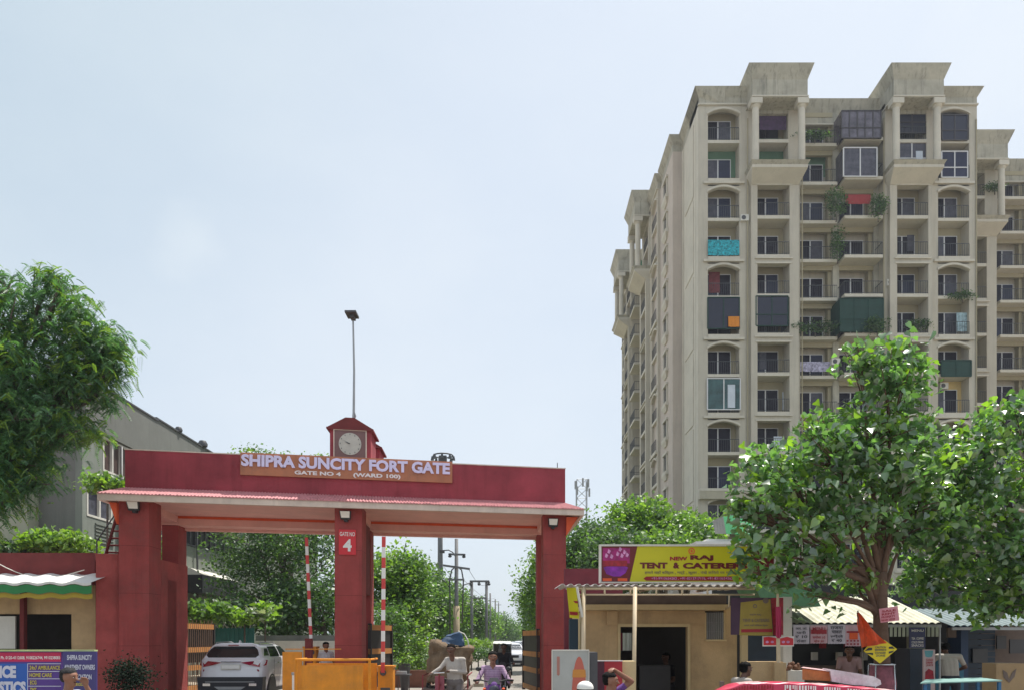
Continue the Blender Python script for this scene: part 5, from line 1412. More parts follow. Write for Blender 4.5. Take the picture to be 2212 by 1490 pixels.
for i, (a, b, c_, e, mt, lab, k) in enumerate(posters):
    t = thing('poster', lab, 'poster', tuple(P((a + b) / 2, e, D6)), 'posters under the awning')
    mb = MB(); nx = 6
    for q in range(nx):
        xa, xb = XX(a + (b - a) * q / nx, D6), XX(a + (b - a) * (q + 1) / nx, D6); ya = D6 + .012 * math.sin(q * 1.7 + i); yb3 = D6 + .012 * math.sin((q + 1) * 1.7 + i)
        mb.add([(xa, ya, ZZ(e, D6)), (xb, yb3, ZZ(e - 1, D6)), (xb, yb3, ZZ(c_, D6)), (xa, ya, ZZ(c_, D6))], [(0, 1, 2, 3)])
        mb.add([(xa, ya + .004, ZZ(e, D6)), (xb, yb3 + .004, ZZ(e - 1, D6)), (xb, yb3 + .004, ZZ(c_, D6)), (xa, ya + .004, ZZ(c_, D6))], [(3, 2, 1, 0)])
    mb.build('paper', m_post if k in (0, 2) else m_post2, t, fixn=False)
    if k in (0, 1, 2):
        for j, s_ in enumerate(hin[k]):
            text_part(s_, P((a + b) / 2, c_ + 7 + j * 9, D6 - .018), EX, EZ, 6.5 / FPX * D6, (b - a) * (.75 if j % 2 == 0 else .6) / FPX * D6, m_ink if k != 1 else m_pill, t, weight=.02, thick=.002)
    if k == 1:
        mb = MB(); mb.add([P(a + 1, c_ + 18, D6 - .017), P(b - 1, c_ + 18, D6 - .017), P(b - 1, c_ + 9, D6 - .017), P(a + 1, c_ + 9, D6 - .017)], [(0, 1, 2, 3)]); mb.build('print', m_crm, t, fixn=False)
    if k == 3:
        for (p0, p1, q0, q1, mt2) in ((1829, 1856, 1362, 1366, m_crm), (1835, 1853, 1366, 1380, m_orange)):
            mb = MB(); mb.add([P(p0, q1, D6 - .017), P(p1, q1, D6 - .017), P(p1, q0, D6 - .017), P(p0, q0, D6 - .017)], [(0, 1, 2, 3)]); mb.build('print', mt2, t, fixn=False)
        for q in range(4):
            for r_ in range(2):
                c = P(1831 + q * 7.5, 1383 + r_ * 7, D6 - .019); mb = MB(); mb.add([(c.x + .022 * math.cos(v), c.y, c.z + .018 * math.sin(v)) for v in np.linspace(0, 6.28, 9)[:-1]], [tuple(range(8))]); mb.build('print', m_crm, t, fixn=False)
# blue menu board
mbd = thing('menu_board', 'navy menu board with small white lettering hung right of the trunk', 'board', tuple(P(1982, 1380, 14.5)))
D7 = 14.5
mb = MB(); mb.box(XX(1965, D7), XX(1999, D7), D7, D7 + .03, ZZ(1398, D7), ZZ(1354, D7)); mb.build('board', M('navy_print', (.03, .035, .10), .5, var=.2), mbd)
for j, s_ in enumerate(('MENU', 'TEA  COFFEE', 'COLD DRINK', 'SNACKS')):
    text_part(s_, P(1982, [1361, 1378, 1386, 1393][j], D7 - .002), EX, EZ, 5 / FPX * D7, 26 / FPX * D7, m_offw, mbd, weight=.015, thick=.003)
# fridge with poster panel
mb = MB(); mb.box(XX(1966, 14.7), XX(1994, 14.7), 14.7, 15.3, 0, ZZ(1400, 14.7)); P_(mb.build('dark_cupboard', m_navyp, origin=(XX(1980, 14.7), 15, 0)), label='tall dark blue cupboard under the navy menu board', cat='cupboard')
fp = thing('standing_poster', 'narrow standing poster panel, pale with pink lettering and red picture below', 'poster', (XX(2007, 14.3), 14.3, 0))
mb = MB(); mb.box(XX(1995, 14.3), XX(2020, 14.3), 14.3, 14.34, .3, ZZ(1402, 14.3)); mb.build('panel', M('pale_pink_board', (.48, .36, .36), .5, var=.1), fp)
mb = MB(); mb.add([P(1999, 1417, 14.295), P(2006, 1419, 14.295), P(2014, 1417, 14.295), P(2016, 1404, 14.295), P(1997, 1404, 14.295)], [(0, 1, 2, 3, 4)]); mb.build('print', M('print_teal', (.10, .30, .34), .5), fp, fixn=False)
mb = MB(); mb.add([P(1998, 1470, 14.295), P(2018, 1470, 14.295), P(2016, 1448, 14.295), P(2006, 1443, 14.295), P(1999, 1450, 14.295)], [(0, 1, 2, 3, 4)]); mb.build('print', m_crm, fp, fixn=False)
for j in range(3): text_part(['COLD', 'DRINK', 'JUICE'][j], P(2008, 1424 + j * 6, 14.298), EX, EZ, .04, .13, m_pill, fp, weight=.03, thick=.004)
# light blue cabinet behind the standing person, wooden crate with picture
mb = MB(); mb.box(XX(2022, 15.4), XX(2082, 15.4), 15.4, 15.9, 0, ZZ(1418, 15.4)); P_(mb.build('blue_counter', M('cyan_blue_paint', (.03, .16, .26), .5, var=.15), origin=(XX(2050, 15.4), 15.6, 0)), label='cyan blue shop counter behind the man in the white shirt', cat='counter')
mb = MB(); mb.box(XX(2048, 15.9), XX(2066, 15.9), 15.9, 15.96, ZZ(1376, 15.9), ZZ(1355, 15.9)); mb.build('picture_frame', m_slab, sh)
cb = thing('picture_box', 'tan cardboard box with a dark leafy picture at the lower right corner', 'box', (XX(2180, 13.2), 13.4, ZZ(1480, 13.2)))
mb = MB(); mb.box(XX(2152, 13.2), XX(2216, 13.2), 13.2, 13.6, 0.4, ZZ(1432, 13.2)); mb.build('box', M('cardboard_tan', (.34, .23, .12), .8, var=.15), cb)
mb = MB(); mb.add([P(2166, 1445, 13.19), P(2176, 1452, 13.19), P(2180, 1466, 13.19), P(2186, 1452, 13.19), P(2196, 1442, 13.19), P(2192, 1460, 13.19), P(2180, 1474, 13.19), P(2168, 1462, 13.19)][::-1], [tuple(range(8))]); mb.build('print', m_slab, cb, fixn=False)

# signs on the trunk and the flag
D8 = 12.25
ts = thing('tree_sign', 'small tilted pink and red notice nailed to the peepal trunk', 'sign', tuple(P(1920, 1325, D8)))
plate('board', [P(1903, 1344, D8), P(1943, 1339, D8), P(1939, 1308, D8), P(1899, 1314, D8)], .015, M('notice_pink', (.60, .24, .28), .5, var=.1), ts)
tl = (Vector(P(1943, 1339, D8)) - Vector(P(1903, 1344, D8))).normalized(); tu = Vector((-tl.z, 0, tl.x))
for j, (s_, mt) in enumerate((('SALE', m_pill), ('RENT', m_white), ('PROPERTY', m_pill), ('98109 10239', m_white))):
    text_part(s_, P(1920, 1318 + j * 6.5, D8 - .002) + Vector((-.004 * j, 0, 0)), tl, tu, 4.6 / FPX * D8, 30 / FPX * D8, m_pill if j != 2 else m_crm, ts, weight=.03, thick=.004)
yd = thing('warning_sign', 'yellow diamond warning sign with black stripes hung below the orange flag', 'sign', tuple(P(1901, 1405, 12.1)))
D9 = 12.1
mb = MB(); mb.poly([P(1866, 1405, D9), P(1901, 1432, D9), P(1938, 1401, D9), P(1910, 1381, D9), P(1875, 1394, D9)], (0, .015, 0)); mb.build('board', M('warning_yellow', (.72, .55, .01), .45, var=.08), yd)
for q in ([(1868, 1405), (1884, 1403), (1884, 1398), (1876, 1398)], [(1874, 1411), (1886, 1414), (1886, 1409), (1872, 1409)], [(1920, 1400), (1933, 1400), (1928, 1395), (1920, 1396)], [(1920, 1411), (1928, 1408), (1932, 1404), (1920, 1406)]):
    mb = MB(); mb.add([P(a, b, D9 - .004) for a, b in q], [(0, 1, 2, 3)]); mb.build('stripe', m_black, yd, fixn=False)
for j, s_ in enumerate(('CAUTION', 'सावधान', 'DANGER', 'ZONE')): text_part(s_, P(1902, 1397 + j * 6, D9 - .002), EX, EZ, .032, .19 - .02 * abs(j - 1), m_dark, yd, weight=.02, thick=.004)
fl = thing('flag', 'triangular orange red flag on a thin leaning stick in front of the peepal trunk', 'flag', tuple(P(1860, 1440, 12.0)))
mb = MB(); mb.tube([P(1853, 1318, 12.0), P(1862, 1400, 12.0), Vector((XX(1872, 12), 12.0, 0))], .012, 6); mb.build('stick', m_trunkg, fl)
mb = MB(); n = 10
A_, B2, C_ = P(1853, 1322, 11.98), P(1916, 1388, 11.9), P(1858, 1398, 11.98)
vs, fs = [], []
for i in range(n + 1):
    for j in range(n + 1):
        e_ = A_.lerp(C_, j / n); g_ = A_.lerp(B2, j / n)
        p = e_.lerp(g_, i / n) + Vector((0, .05 * math.sin(i * 1.1 + j * .5), 0)); vs.append(p)
for i in range(n):
    for j in range(n): fs.append((i * (n + 1) + j, (i + 1) * (n + 1) + j, (i + 1) * (n + 1) + j + 1, i * (n + 1) + j + 1))
mb.add(vs, fs); mb.build('cloth', M('flag_orange', (.60, .075, .02), .7, var=.5, scale=5, trans=.3, bump=0), fl, smooth='all', fixn=False)
# shop counter and low walls near the booth
D10 = 13.0
ct = thing('counter_wall', 'low beige plastered counter wall beneath the olive banner', 'wall', (XX(1655, D10), D10, 0))
mb = MB(); mb.box(XX(1612, D10), XX(1692, D10), D10, D10 + .25, 0, ZZ(1428, D10)); mb.box(XX(1668, D10), XX(1693, D10), D10 - .12, D10 - .001, 0, ZZ(1430, D10)); mb.build('wall', m_booth, ct)
mb = MB(); mb.box(XX(1598, D10 + 1), XX(1612, D10 + 1), D10 + .9, D10 + 1, 0, ZZ(1300, D10 + 1)); mb.build('post', m_boothl, ct)
mb = MB(); mb.box(XX(1602, 15.2), XX(1690, 15.2), 15.2, 15.3, ZZ(1430, 15.2), ZZ(1372, 15.2)); P_(mb.build('dark_shutter', m_navyp, origin=(XX(1650, 15.2), 15.2, 1)), label='dark shutter in the shade right of the barred shop window', cat='shutter')
D11 = 12.4
lw = thing('low_wall', 'low beige wall end in front of the tent shop doorway', 'wall', (XX(1360, D11), D11, 0))
mb = MB(); mb.box(XX(1343, D11), XX(1374, D11), D11, D11 + .4, 0, ZZ(1427, D11)); mb.build('wall', m_boothl, lw)
rb = thing('red_partition', 'bright red partition with dark maroon left part behind the man holding his head', 'panel', (XX(1315, D11), D11 - .1, 0))
mb = MB(); mb.box(XX(1304, D11), XX(1342.5, D11), D11 - .1, D11 - .05, .3, ZZ(1426, D11)); mb.build('panel', M('panel_red', (.42, .02, .03), .45, var=.06), rb)
mb = MB(); mb.box(XX(1285, D11), XX(1304, D11) - .002, D11 - .1, D11 - .05, .3, ZZ(1427, D11)); mb.build('side_panel', M('panel_maroon', (.08, .012, .03), .45, var=.1), rb)
mb = MB(); mb.box(XX(1284, D11), XX(1343, D11), D11 - .12, D11 - .04, ZZ(1427, D11) + .002, ZZ(1425, D11)); mb.build('top_trim', m_letter2, rb)
D12 = 11.6
ad = thing('display_board', 'pale upright display board with an orange arch graphic beside the rightmost gate column', 'board', (XX(1232, D12), D12, 0))
ax0, ax1, az1 = XX(1194, D12), XX(1271, D12), ZZ(1405, D12)
mb = MB(); mb.box(ax0, ax1, D12, D12 + .08, .35, az1); mb.build('panel', M('display_grey', (.40, .41, .385), .35, var=.1, scale=3, bump=0), ad)
mb = MB(); mb.box(ax0 - .012, ax1 + .012, D12 - .012, D12 + .09, az1 + .001, az1 + .018); mb.box(ax0 - .014, ax0 - .001, D12 - .012, D12 + .09, .3, az1); mb.box(ax1 + .001, ax1 + .014, D12 - .012, D12 + .09, .3, az1); mb.build('frame', m_offw, ad)
mb = MB(); mb.box(ax1 + .016, XX(1285, D12 + .4), D12 + .02, D12 + .5, .0, az1 - .02); mb.build('dark_side', m_dark, ad)
for (x, ) in ((ax0 + .05,), (ax1 - .1,)): mb = MB(); mb.box(x, x + .05, D12 + .01, D12 + .07, 0, .35); mb.build('leg', m_dark, ad)
def ell(cx, rx, ztop, zbot, mat, o):
    mb = MB(); pts = [(cx - rx, D12 - o, zbot)] + [(cx - rx * math.cos(t), D12 - o, zbot + (ztop - zbot) * math.sin(t)) for t in np.linspace(0, math.pi, 20)] + [(cx + rx, D12 - o, zbot)]
    mb.add(pts[::-1], [tuple(range(len(pts)))]); return mb.build('print', mat, ad, fixn=False)
ec = XX(1251, D12)
ell(ec, .115, ZZ(1417, D12), .75, M('graphic_coral', (.50, .12, .08), .4, var=.05, bump=0), .003)
mb = MB(); mb.add([(ec - .095, D12 - .005, ZZ(1445, D12)), (ec - .105, D12 - .005, ZZ(1462, D12)), (ec + .105, D12 - .005, ZZ(1462, D12)), (ec + .095, D12 - .005, ZZ(1445, D12))], [(0, 1, 2, 3)]); mb.build('print', M('graphic_amber', (.58, .24, .04), .4, var=.05, bump=0), ad, fixn=False)
mb = MB(); mb.add([P(1203, 1456, D12 - .004), P(1206, 1459, D12 - .004), P(1209, 1456, D12 - .004), P(1209, 1417, D12 - .004), P(1203, 1417, D12 - .004)], [(0, 1, 2, 3, 4)]); mb.build('print', M('graphic_rose', (.40, .17, .13), .4, bump=0), ad, fixn=False)

# printed hoarding at the lower left
D13 = 13.5
hb = thing('hoarding', 'printed hoarding with blue panel, red phone strip and purple list of services', 'hoarding', (XX(60, D13), D13, 0))
hx0, hx1 = XX(-140, D13), XX(133, D13); hz1 = ZZ(1406, D13)
m_hblue = M('hoarding_blue', (.01, .09, .40), .4, var=.06, bump=0); m_hpur = M('hoarding_purple', (.075, .028, .22), .4, var=.08, bump=0); m_hred = M('hoarding_red', (.50, .006, .075), .4, var=.05, bump=0)
m_hnavy = M('hoarding_navy', (.045, .035, .16), .4, var=.1, bump=0); m_hyel = M('hoarding_yellow', (.50, .42, .07), .5, bump=0, var=.05); m_hgr = M('hoarding_white', (.55, .56, .66), .5, bump=0, var=.05)
mb = MB(); mb.box(hx0, hx1, D13, D13 + .04, .3, hz1); mb.build('board', m_hpur, hb)
def hq(px0, px1, py0, py1, mat, o, dd=D13, par=hb, nm='print'):
    mb = MB(); mb.add([P(px0, py1, dd - o), P(px1, py1, dd - o), P(px1, py0, dd - o), P(px0, py0, dd - o)], [(0, 1, 2, 3)]); return mb.build(nm, mat, par, fixn=False)
hq(-140, 132, 1408, 1428, m_hred, .003); hq(-140, 59, 1432, 1500, m_hblue, .003)
for (py) in (1432.5, 1449, 1465, 1481): hq(60, 132, py - .7, py + .7, m_hgr, .006)
hq(59, 60.5, 1432, 1500, m_hgr, .006)
def ht(s, px, py, h, w, mat, we=.02, dd=D13, par=hb): text_part(s, P(px, py, dd - .006), EX, EZ, h / FPX * dd, w / FPX * dd, mat, par, weight=we, thick=.003)
ht('Ph. 0120-4112608, 9108226744, 9910238083', 66, 1420, 8, 128, m_letter2)
ht('ICE', 17, 1450, 27, 36, m_hgr, .06); ht('STICS', 27, 1484, 27, 58, m_hgr, .06)
ht('24x7 AMBULANCE', 97, 1441, 9, 66, m_hyel, .03); ht('HOME CARE', 88, 1457, 9, 48, m_hyel, .03); ht('ECG', 72, 1473, 9, 14, m_hyel, .03); ht('TMT', 72, 1489, 9, 14, m_hyel, .03)
hn = thing('hoarding', 'dark purple association board with white lettering next to the red gate wall', 'hoarding', (XX(170, D13 - .2), D13 - .2, 0))
dd = D13 - .1
mb = MB(); mb.box(XX(135, dd), XX(208, dd), dd, dd + .04, .3, ZZ(1406, dd)); mb.build('board', m_hnavy, hn)
ht('SHIPRA SUNCITY', 172, 1419, 11, 54, m_hgr, .03, dd, hn); ht('APARTMENT OWNERS', 172, 1440, 11, 66, m_hgr, .03, dd, hn); ht('ASSOCIATION', 174, 1461, 11, 48, m_hgr, .03, dd, hn); ht('(REGD)', 170, 1478, 8, 26, m_hyel, .03, dd, hn)
mb = MB(); mb.box(hx0, XX(208, D13), D13 - .06, D13 + .05, hz1 + .002, hz1 + .03); P_(mb.build('capping_strip', M('lime_strip', (.42, .50, .22), .6, var=.2), origin=(XX(60, D13), D13, hz1)), label='pale green capping strip along the top of the two hoardings', cat='strip')
# ------------------------------------------------------------------ trees
def leaf_mesh(name, centers, sizes, mats, mi, kind='kite', droop=.35, upn=.5):
    """centers (N,3); one folded leaf per centre"""
    n = len(centers)
    th = rng.uniform(0, 2 * np.pi, n); el = rng.normal(-droop, .45, n)
    d = np.stack([np.cos(th) * np.cos(el), np.sin(th) * np.cos(el), np.sin(el)], 1)
    nr = rng.normal(0, 1, (n, 3)); nr[:, 2] = np.abs(nr[:, 2]) + upn
    s = np.cross(d, nr); s /= np.linalg.norm(s, axis=1)[:, None] + 1e-9
    u = np.cross(s, d)
    L = (sizes * rng.uniform(.7, 1.25, n))[:, None]
    c = centers
    if kind == 'heart':
        W = L * .44; F = L * .10
        m = c + d * L * .05; tip = c + d * L * .70 - u * L * .16
        v = np.stack([c - d * L * .36, c - d * L * .42 - s * W * .62 + u * F * .6, c - d * L * .16 - s * W + u * F, c + d * L * .20 - s * W * .66 + u * F * .5, tip, m,
                      c - d * L * .42 + s * W * .62 + u * F * .6, c - d * L * .16 + s * W + u * F, c + d * L * .20 + s * W * .66 + u * F * .5], 1).reshape(-1, 3)
        f = np.array([[0, 1, 2, 5], [5, 2, 3, 4], [0, 5, 7, 6], [5, 4, 8, 7]]); nv = 9
    elif kind == 'kite':
        W = L * .30; F = L * .06
        v = np.stack([c - d * L * .5, c - s * W + u * F, c + d * L * .5, c + s * W + u * F], 1).reshape(-1, 3)
        f = np.array([[0, 1, 2, 3]]); nv = 4
    faces = (np.arange(n)[:, None, None] * nv + f[None]).reshape(-1, 4)
    return mesh_np(name, v, faces, mats, np.repeat(mi, len(f)))
def mesh_np(name, v, faces, mats, mi):
    me = bpy.data.meshes.new(name)
    me.vertices.add(len(v)); me.vertices.foreach_set('co', v.astype(np.float32).ravel())
    nf = len(faces); k = faces.shape[1]
    me.loops.add(nf * k); me.loops.foreach_set('vertex_index', faces.astype(np.int32).ravel())
    me.polygons.add(nf); me.polygons.foreach_set('loop_start', (np.arange(nf) * k).astype(np.int32))
    me.update(calc_edges=True)
    for m in mats: me.materials.append(m)
    me.polygons.foreach_set('material_index', mi.astype(np.int32))
    me.validate(); me.update()
    return me
def pinnate(name, stems, L, mats, mi, nl=9, lw=.055):
    """compound leaves: stems (N,3) base points; leaflets in pairs along a drooping rachis"""
    n = len(stems)
    th = rng.uniform(0, 2 * np.pi, n); el = rng.normal(-.15, .4, n)
    d = np.stack([np.cos(th) * np.cos(el), np.sin(th) * np.cos(el), np.sin(el)], 1)
    nr = rng.normal(0, .5, (n, 3)); nr[:, 2] += 1
    s = np.cross(d, nr); s /= np.linalg.norm(s, axis=1)[:, None]
    Ls = L * rng.uniform(.7, 1.2, n)
    V, Fc, MI = [], [], []
    for j in range(nl):
        t = (j + 1) / nl
        base = stems + d * (Ls * t)[:, None] + np.array([0, 0, -1.0]) * (Ls * t * t * .55)[:, None]
        for sg in (-1, 1):
            q = s * sg * .85 + d * .5 + np.array([0, 0, -.35]); q /= np.linalg.norm(q, axis=1)[:, None]
            ll = (Ls * .34 * (1 - .35 * abs(t - .5)))[:, None]
            w = np.cross(q, nr); w /= np.linalg.norm(w, axis=1)[:, None] + 1e-9
            v = np.stack([base, base + q * ll * .45 - w * ll * .23, base + q * ll, base + q * ll * .45 + w * ll * .23], 1)
            V.append(v); MI.append(mi)
    V = np.concatenate(V, 0).reshape(-1, 3); N = len(V) // 4
    faces = np.arange(N * 4).reshape(-1, 4)
    return mesh_np(name, V, faces, mats, np.concatenate(MI))

def blob_points(blobs, ncl, shell=.55, lower=1.0):
    """cluster centres in the union of ellipsoids, biased outwards; returns (N,3), blob index"""
    vol = np.array([b[1][0] * b[1][1] * b[1][2] for b in blobs]) ** .7; vol /= vol.sum()
    idx = rng.choice(len(blobs), ncl, p=vol)
    d = rng.normal(0, 1, (ncl, 3)); d /= np.linalg.norm(d, axis=1)[:, None]
    r = shell + (1 - shell) * rng.random(ncl) ** .6
    r *= rng.uniform(.78, 1.20, ncl)
    C = np.array([list(b[0]) for b in blobs])[idx]; S = np.array([list(b[1]) for b in blobs])[idx]
    return C + d * S * r[:, None], idx

def tree(name, label, cat, base, fork_h, blobs, ncl, per, leaf, spread, mats, bark, kind='kite', tr=.16, group=None, bright=.25, droop=.35,
         twigs=True, shell=.5, L=.3, lean=(0, 0), split=None):
    base = Vector(base)
    t = thing(name, label, cat, tuple(base), group)
    cl, idx = blob_points(blobs, ncl, shell)
    # branches
    mb = MB()
    fork = base + Vector((lean[0], lean[1], fork_h))
    mb.tube([base, base.lerp(fork, .35) + Vector((tr * .3, 0, 0)), base.lerp(fork, .7), fork], [tr * 1.25, tr, tr * .85, tr * .75], 10)
    mb.build('trunk', bark, t, smooth='all')
    br = MB()
    for b in blobs:
        c = Vector(b[0]); m1 = fork.lerp(c, .45) + Vector((random.uniform(-.1, .1), random.uniform(-.1, .1), (c - fork).length * .06))
        st0 = base.lerp(fork, random.uniform(.66, 1.0)) if len(blobs) > 6 else fork - Vector((0, 0, .1))
        k1 = st0 + Vector(((c.x - st0.x) * .14, (c.y - st0.y) * .14, max(.15, (c.z - st0.z) * .30)))
        m1 = k1.lerp(c, .45) + Vector((random.uniform(-.12, .12), random.uniform(-.12, .12), abs(c.z - k1.z) * .05))
        br.tube([st0, k1, m1, c], [tr * (.6 if len(blobs) < 7 else .44), tr * (.5 if len(blobs) < 7 else .36), tr * (.34 if len(blobs) < 7 else .20), tr * .08], 7)
        if twigs:
            for q in range(8):
                e = c + Vector((random.uniform(-1, 1) * b[1][0], random.uniform(-1, 1) * b[1][1], random.uniform(-.7, .9) * b[1][2])) * .75
                s0 = m1.lerp(c, random.uniform(.3, 1))
                br.tube([s0, s0.lerp(e, .5) + Vector((0, 0, .06)), e], [tr * .13, tr * .09, tr * .03], 5)
    br.build('limb', bark, t, smooth='all')
    # leaves
    N = ncl * per
    ci = np.repeat(np.arange(ncl), per)
    pos = cl[ci] + rng.normal(0, 1, (N, 3)) * np.array([spread, spread, spread * .62])
    nm = len(mats)
    clm = (rng.random(ncl) < bright).astype(int) if nm > 1 else np.zeros(ncl, int)
    mi = clm[ci]
    if kind == 'pinnate':
        nl = 8
        me = pinnate('crown', pos, L, mats, mi, nl)
    else:
        me = leaf_mesh('crown', pos, np.full(N, leaf), mats, mi, kind, droop)
    # shift into the local frame
    o = bpy.data.objects.new('crown', me); COL.objects.link(o); o.parent = t; o.location = -base
    WL[o.name] = Vector((0, 0, 0))
    return t
def B_(px, py, d, rx, rz, ry):
    """crown lobe: centre seen at px,py at distance d; half width/height in photo pixels, half depth in metres"""
    return (P(px, py, d), (rx / FPX * d, ry, rz / FPX * d))

# peepal tree on the right, in front of the shops
peep = tree('peepal_tree', 'broad peepal tree with brown forked trunk in front of the shops and tower', 'tree', (XX(1902, 12.6), 12.6, 0), ZZ(1235, 12.6),
     [B_(1915, 800, 12.6, 60, 70, .7), B_(1860, 775, 12.8, 45, 40, .5), B_(1955, 830, 12.5, 55, 60, .6), B_(1880, 920, 12.6, 120, 65, 1.0), B_(1770, 930, 12.5, 50, 45, .6),
      B_(1790, 990, 12.3, 120, 55, 1.1), B_(1670, 1010, 12.1, 75, 50, .8), B_(1640, 1080, 12.0, 60, 50, .7), B_(1720, 1080, 12.2, 95, 65, 1.0), B_(1930, 1020, 12.4, 110, 70, 1.2),
      B_(1820, 1120, 12.2, 110, 60, 1.0), B_(1700, 1180, 12.1, 70, 50, .7), B_(1780, 1215, 12.2, 60, 50, .7), B_(1960, 1150, 12.8, 80, 70, .9), B_(1620, 1180, 11.9, 35, 30, .4),
      B_(1770, 1290, 12.2, 45, 30, .4), B_(1850, 1260, 12.9, 35, 30, .5), B_(1640, 1240, 11.9, 40, 30, .4), B_(1975, 960, 12.6, 40, 50, .6), B_(2000, 1080, 12.7, 60, 60, .7), B_(1560 + 60, 1110, 12.0, 40, 30, .5), B_(1690, 1250, 12.1, 50, 35, .5)],
     790, 8, .126, .11, [m_lfpeep, m_lfpeepy], m_trunk, kind='heart', tr=.135, bright=.24, droop=.35, shell=.2)
peep2 = tree('peepal_tree', 'second peepal tree filling the lower right corner of the sky, running off the right edge', 'tree', (XX(2290, 13.6), 13.6, 0), ZZ(1290, 13.6),
     [B_(2190, 900, 13.4, 60, 55, .8), B_(2010, 1000, 13.2, 50, 50, .7), B_(2010, 1160, 13.2, 60, 60, .8), B_(2110, 960, 13.4, 80, 50, .9), B_(2060, 1010, 13.3, 70, 55, .9), B_(2150, 1060, 13.4, 110, 60, 1.2), B_(2060, 1120, 13.3, 80, 60, 1.0),
      B_(2170, 1170, 13.5, 90, 70, 1.1), B_(2050, 1220, 13.4, 90, 45, .9), B_(2150, 1260, 13.6, 90, 45, 1.0), B_(1990, 1270, 13.4, 60, 38, .6), B_(2260, 1000, 13.6, 90, 100, 1.2), B_(2250, 1200, 13.6, 80, 90, 1.0), B_(2060, 1300, 13.3, 50, 22, .5), B_(2140, 1320, 13.4, 60, 24, .6), B_(2210, 1310, 13.4, 50, 30, .6)],
     900, 8, .126, .11, [m_lfpeep, m_lfpeepy], m_trunkg, kind='heart', tr=.15, bright=.28, droop=.35, shell=.2)
# neem on the left
neem = tree('neem_tree', 'large dark green feathery neem tree at the upper left, in front of the grey building', 'tree', (XX(-60, 16.5), 16.5, 0), ZZ(1100, 16.5),
     [B_(30, 680, 16.5, 75, 70, 1.0), B_(135, 640, 16.6, 62, 46, .8), B_(175, 720, 16.6, 75, 60, .9), B_(240, 745, 16.7, 45, 34, .6), B_(60, 800, 16.4, 110, 75, 1.2), B_(180, 820, 16.6, 72, 65, .9),
      B_(40, 900, 16.2, 120, 80, 1.2), B_(150, 920, 16.4, 70, 42, .8), B_(0, 1010, 16.2, 62, 60, 1.0), B_(-60, 800, 16.5, 100, 150, 1.5), B_(220, 850, 16.7, 30, 30, .4), B_(200, 780, 16.5, 60, 50, .7), B_(80, 1040, 15.9, 50, 22, .4), B_(40, 980, 16.2, 80, 60, .9), B_(255, 800, 16.6, 25, 20, .4), B_(20, 1060, 15.8, 60, 35, .6), B_(-40, 1110, 15.8, 50, 40, .7), B_(110, 600, 16.5, 25, 20, .4), B_(10, 610, 16.5, 30, 25, .5)],
     1500, 7, .2, .14, [m_lfneem, m_lfneemy], m_trunkg, kind='pinnate', tr=.26, bright=.25, shell=.3, L=.20, lean=(-.2, 0))
# bushes over the red wall on the left
def bush(name, label, px0, px1, pyt, pyb, d, mats, bright, n, leaf=.16, kind='kite', grp=None, ry=.8):
    k = max(1, int((px1 - px0) / 55)); bl = []
    for i in range(k):
        cx = px0 + (px1 - px0) * (i + .5) / k
        h = (pyb - pyt) * random.uniform(.8, 1.0)
        bl.append(B_(cx, pyb - h * .5, d, (px1 - px0) / k * .75, h * .5, ry))
    return tree(name, label, 'bush', (XX((px0 + px1) / 2, d), d, 0 if ZZ(pyb, d) < 8 else ZZ(pyb, d) - .35), max(.3, ZZ(pyb, d)) if ZZ(pyb, d) < 8 else .3, bl, n, 8, leaf, .16, mats, m_trunkg, kind=kind, tr=.04, bright=bright, group=grp, shell=.3)
bush('bush', 'bright yellow green bush rising above the dark red guard room wall', 70, 190, 1142, 1200, 25.5, [m_lfmid, m_lfbright], .75, 160, .17, 'heart')
bush('bush', 'dull green shrub at the far left behind the guard room wall', -40, 70, 1165, 1205, 25.6, [m_lfdark, m_lfmid], .4, 90, .16, 'heart')
bush('climber', 'green creeper peeping over the left end of the gate roof', 196, 268, 1022, 1062, 24.0, [m_lfmid, m_lfbright], .5, 70, .15, 'heart')
bush('shrub', 'pale bush seen through the slot between the two left columns', 322, 352, 1150, 1215, 26.5, [m_lfmid, m_lfbright], .3, 50, .15)
bush('dark_shrub', 'small dark bushy shrub growing at the foot of the red side wall', 258, 306, 1418, 1500, 17.6, [M('leaf_blackish', (.016, .028, .018), .95, island=.4, bump=0, trans=.1, spec=.1)], 0, 300, .07, ry=.3)
# trees behind the left opening
bg = [
 ('big dense dark green tree filling the left gate opening behind the car', 26.5, 36, [B_(560, 1180, 36, 110, 70, 2.5), B_(640, 1150, 36, 110, 75, 2.5), B_(700, 1230, 35, 80, 90, 2.5), B_(540, 1280, 35, 90, 70, 2.2), B_(640, 1310, 34.5, 110, 70, 2.0)], 520, .25, .1, 600),
 ('tall tree top showing above the gate wall left of the clock', 0, 44, [B_(545, 985, 44, 34, 16, 1.2), B_(580, 1000, 44, 60, 16, 1.5), B_(690, 1005, 44, 50, 14, 1.5), B_(630, 1060, 44, 120, 50, 3)], 180, .24, .3, 620),
]
for (lab, _, d, bl, n, lf, brt, bx) in bg:
    tree('broadleaf_tree', lab, 'tree', (XX(bx, d), d, 0), 3.0, bl, int(n * 1.25), 26, lf * .72, .30, [m_lfdark, m_lfmid] if brt < .2 else [m_lfmid, m_lfbright], m_trunkg, tr=.22, bright=max(brt, .35), group='trees behind the gate', shell=.45)
tree('broadleaf_tree', 'dark bluish tree behind the middle column, low branches above the boundary wall', 'tree', (XX(700, 33), 33, 0), 2.2, [B_(690, 1310, 33, 60, 60, 1.5), B_(600, 1340, 33, 60, 40, 1.5), B_(520, 1330, 33, 50, 40, 1.2)], 230, 20, .22, .28, [m_lfdark, m_lfmid], m_trunkg, tr=.16, bright=.15, group='trees behind the gate')
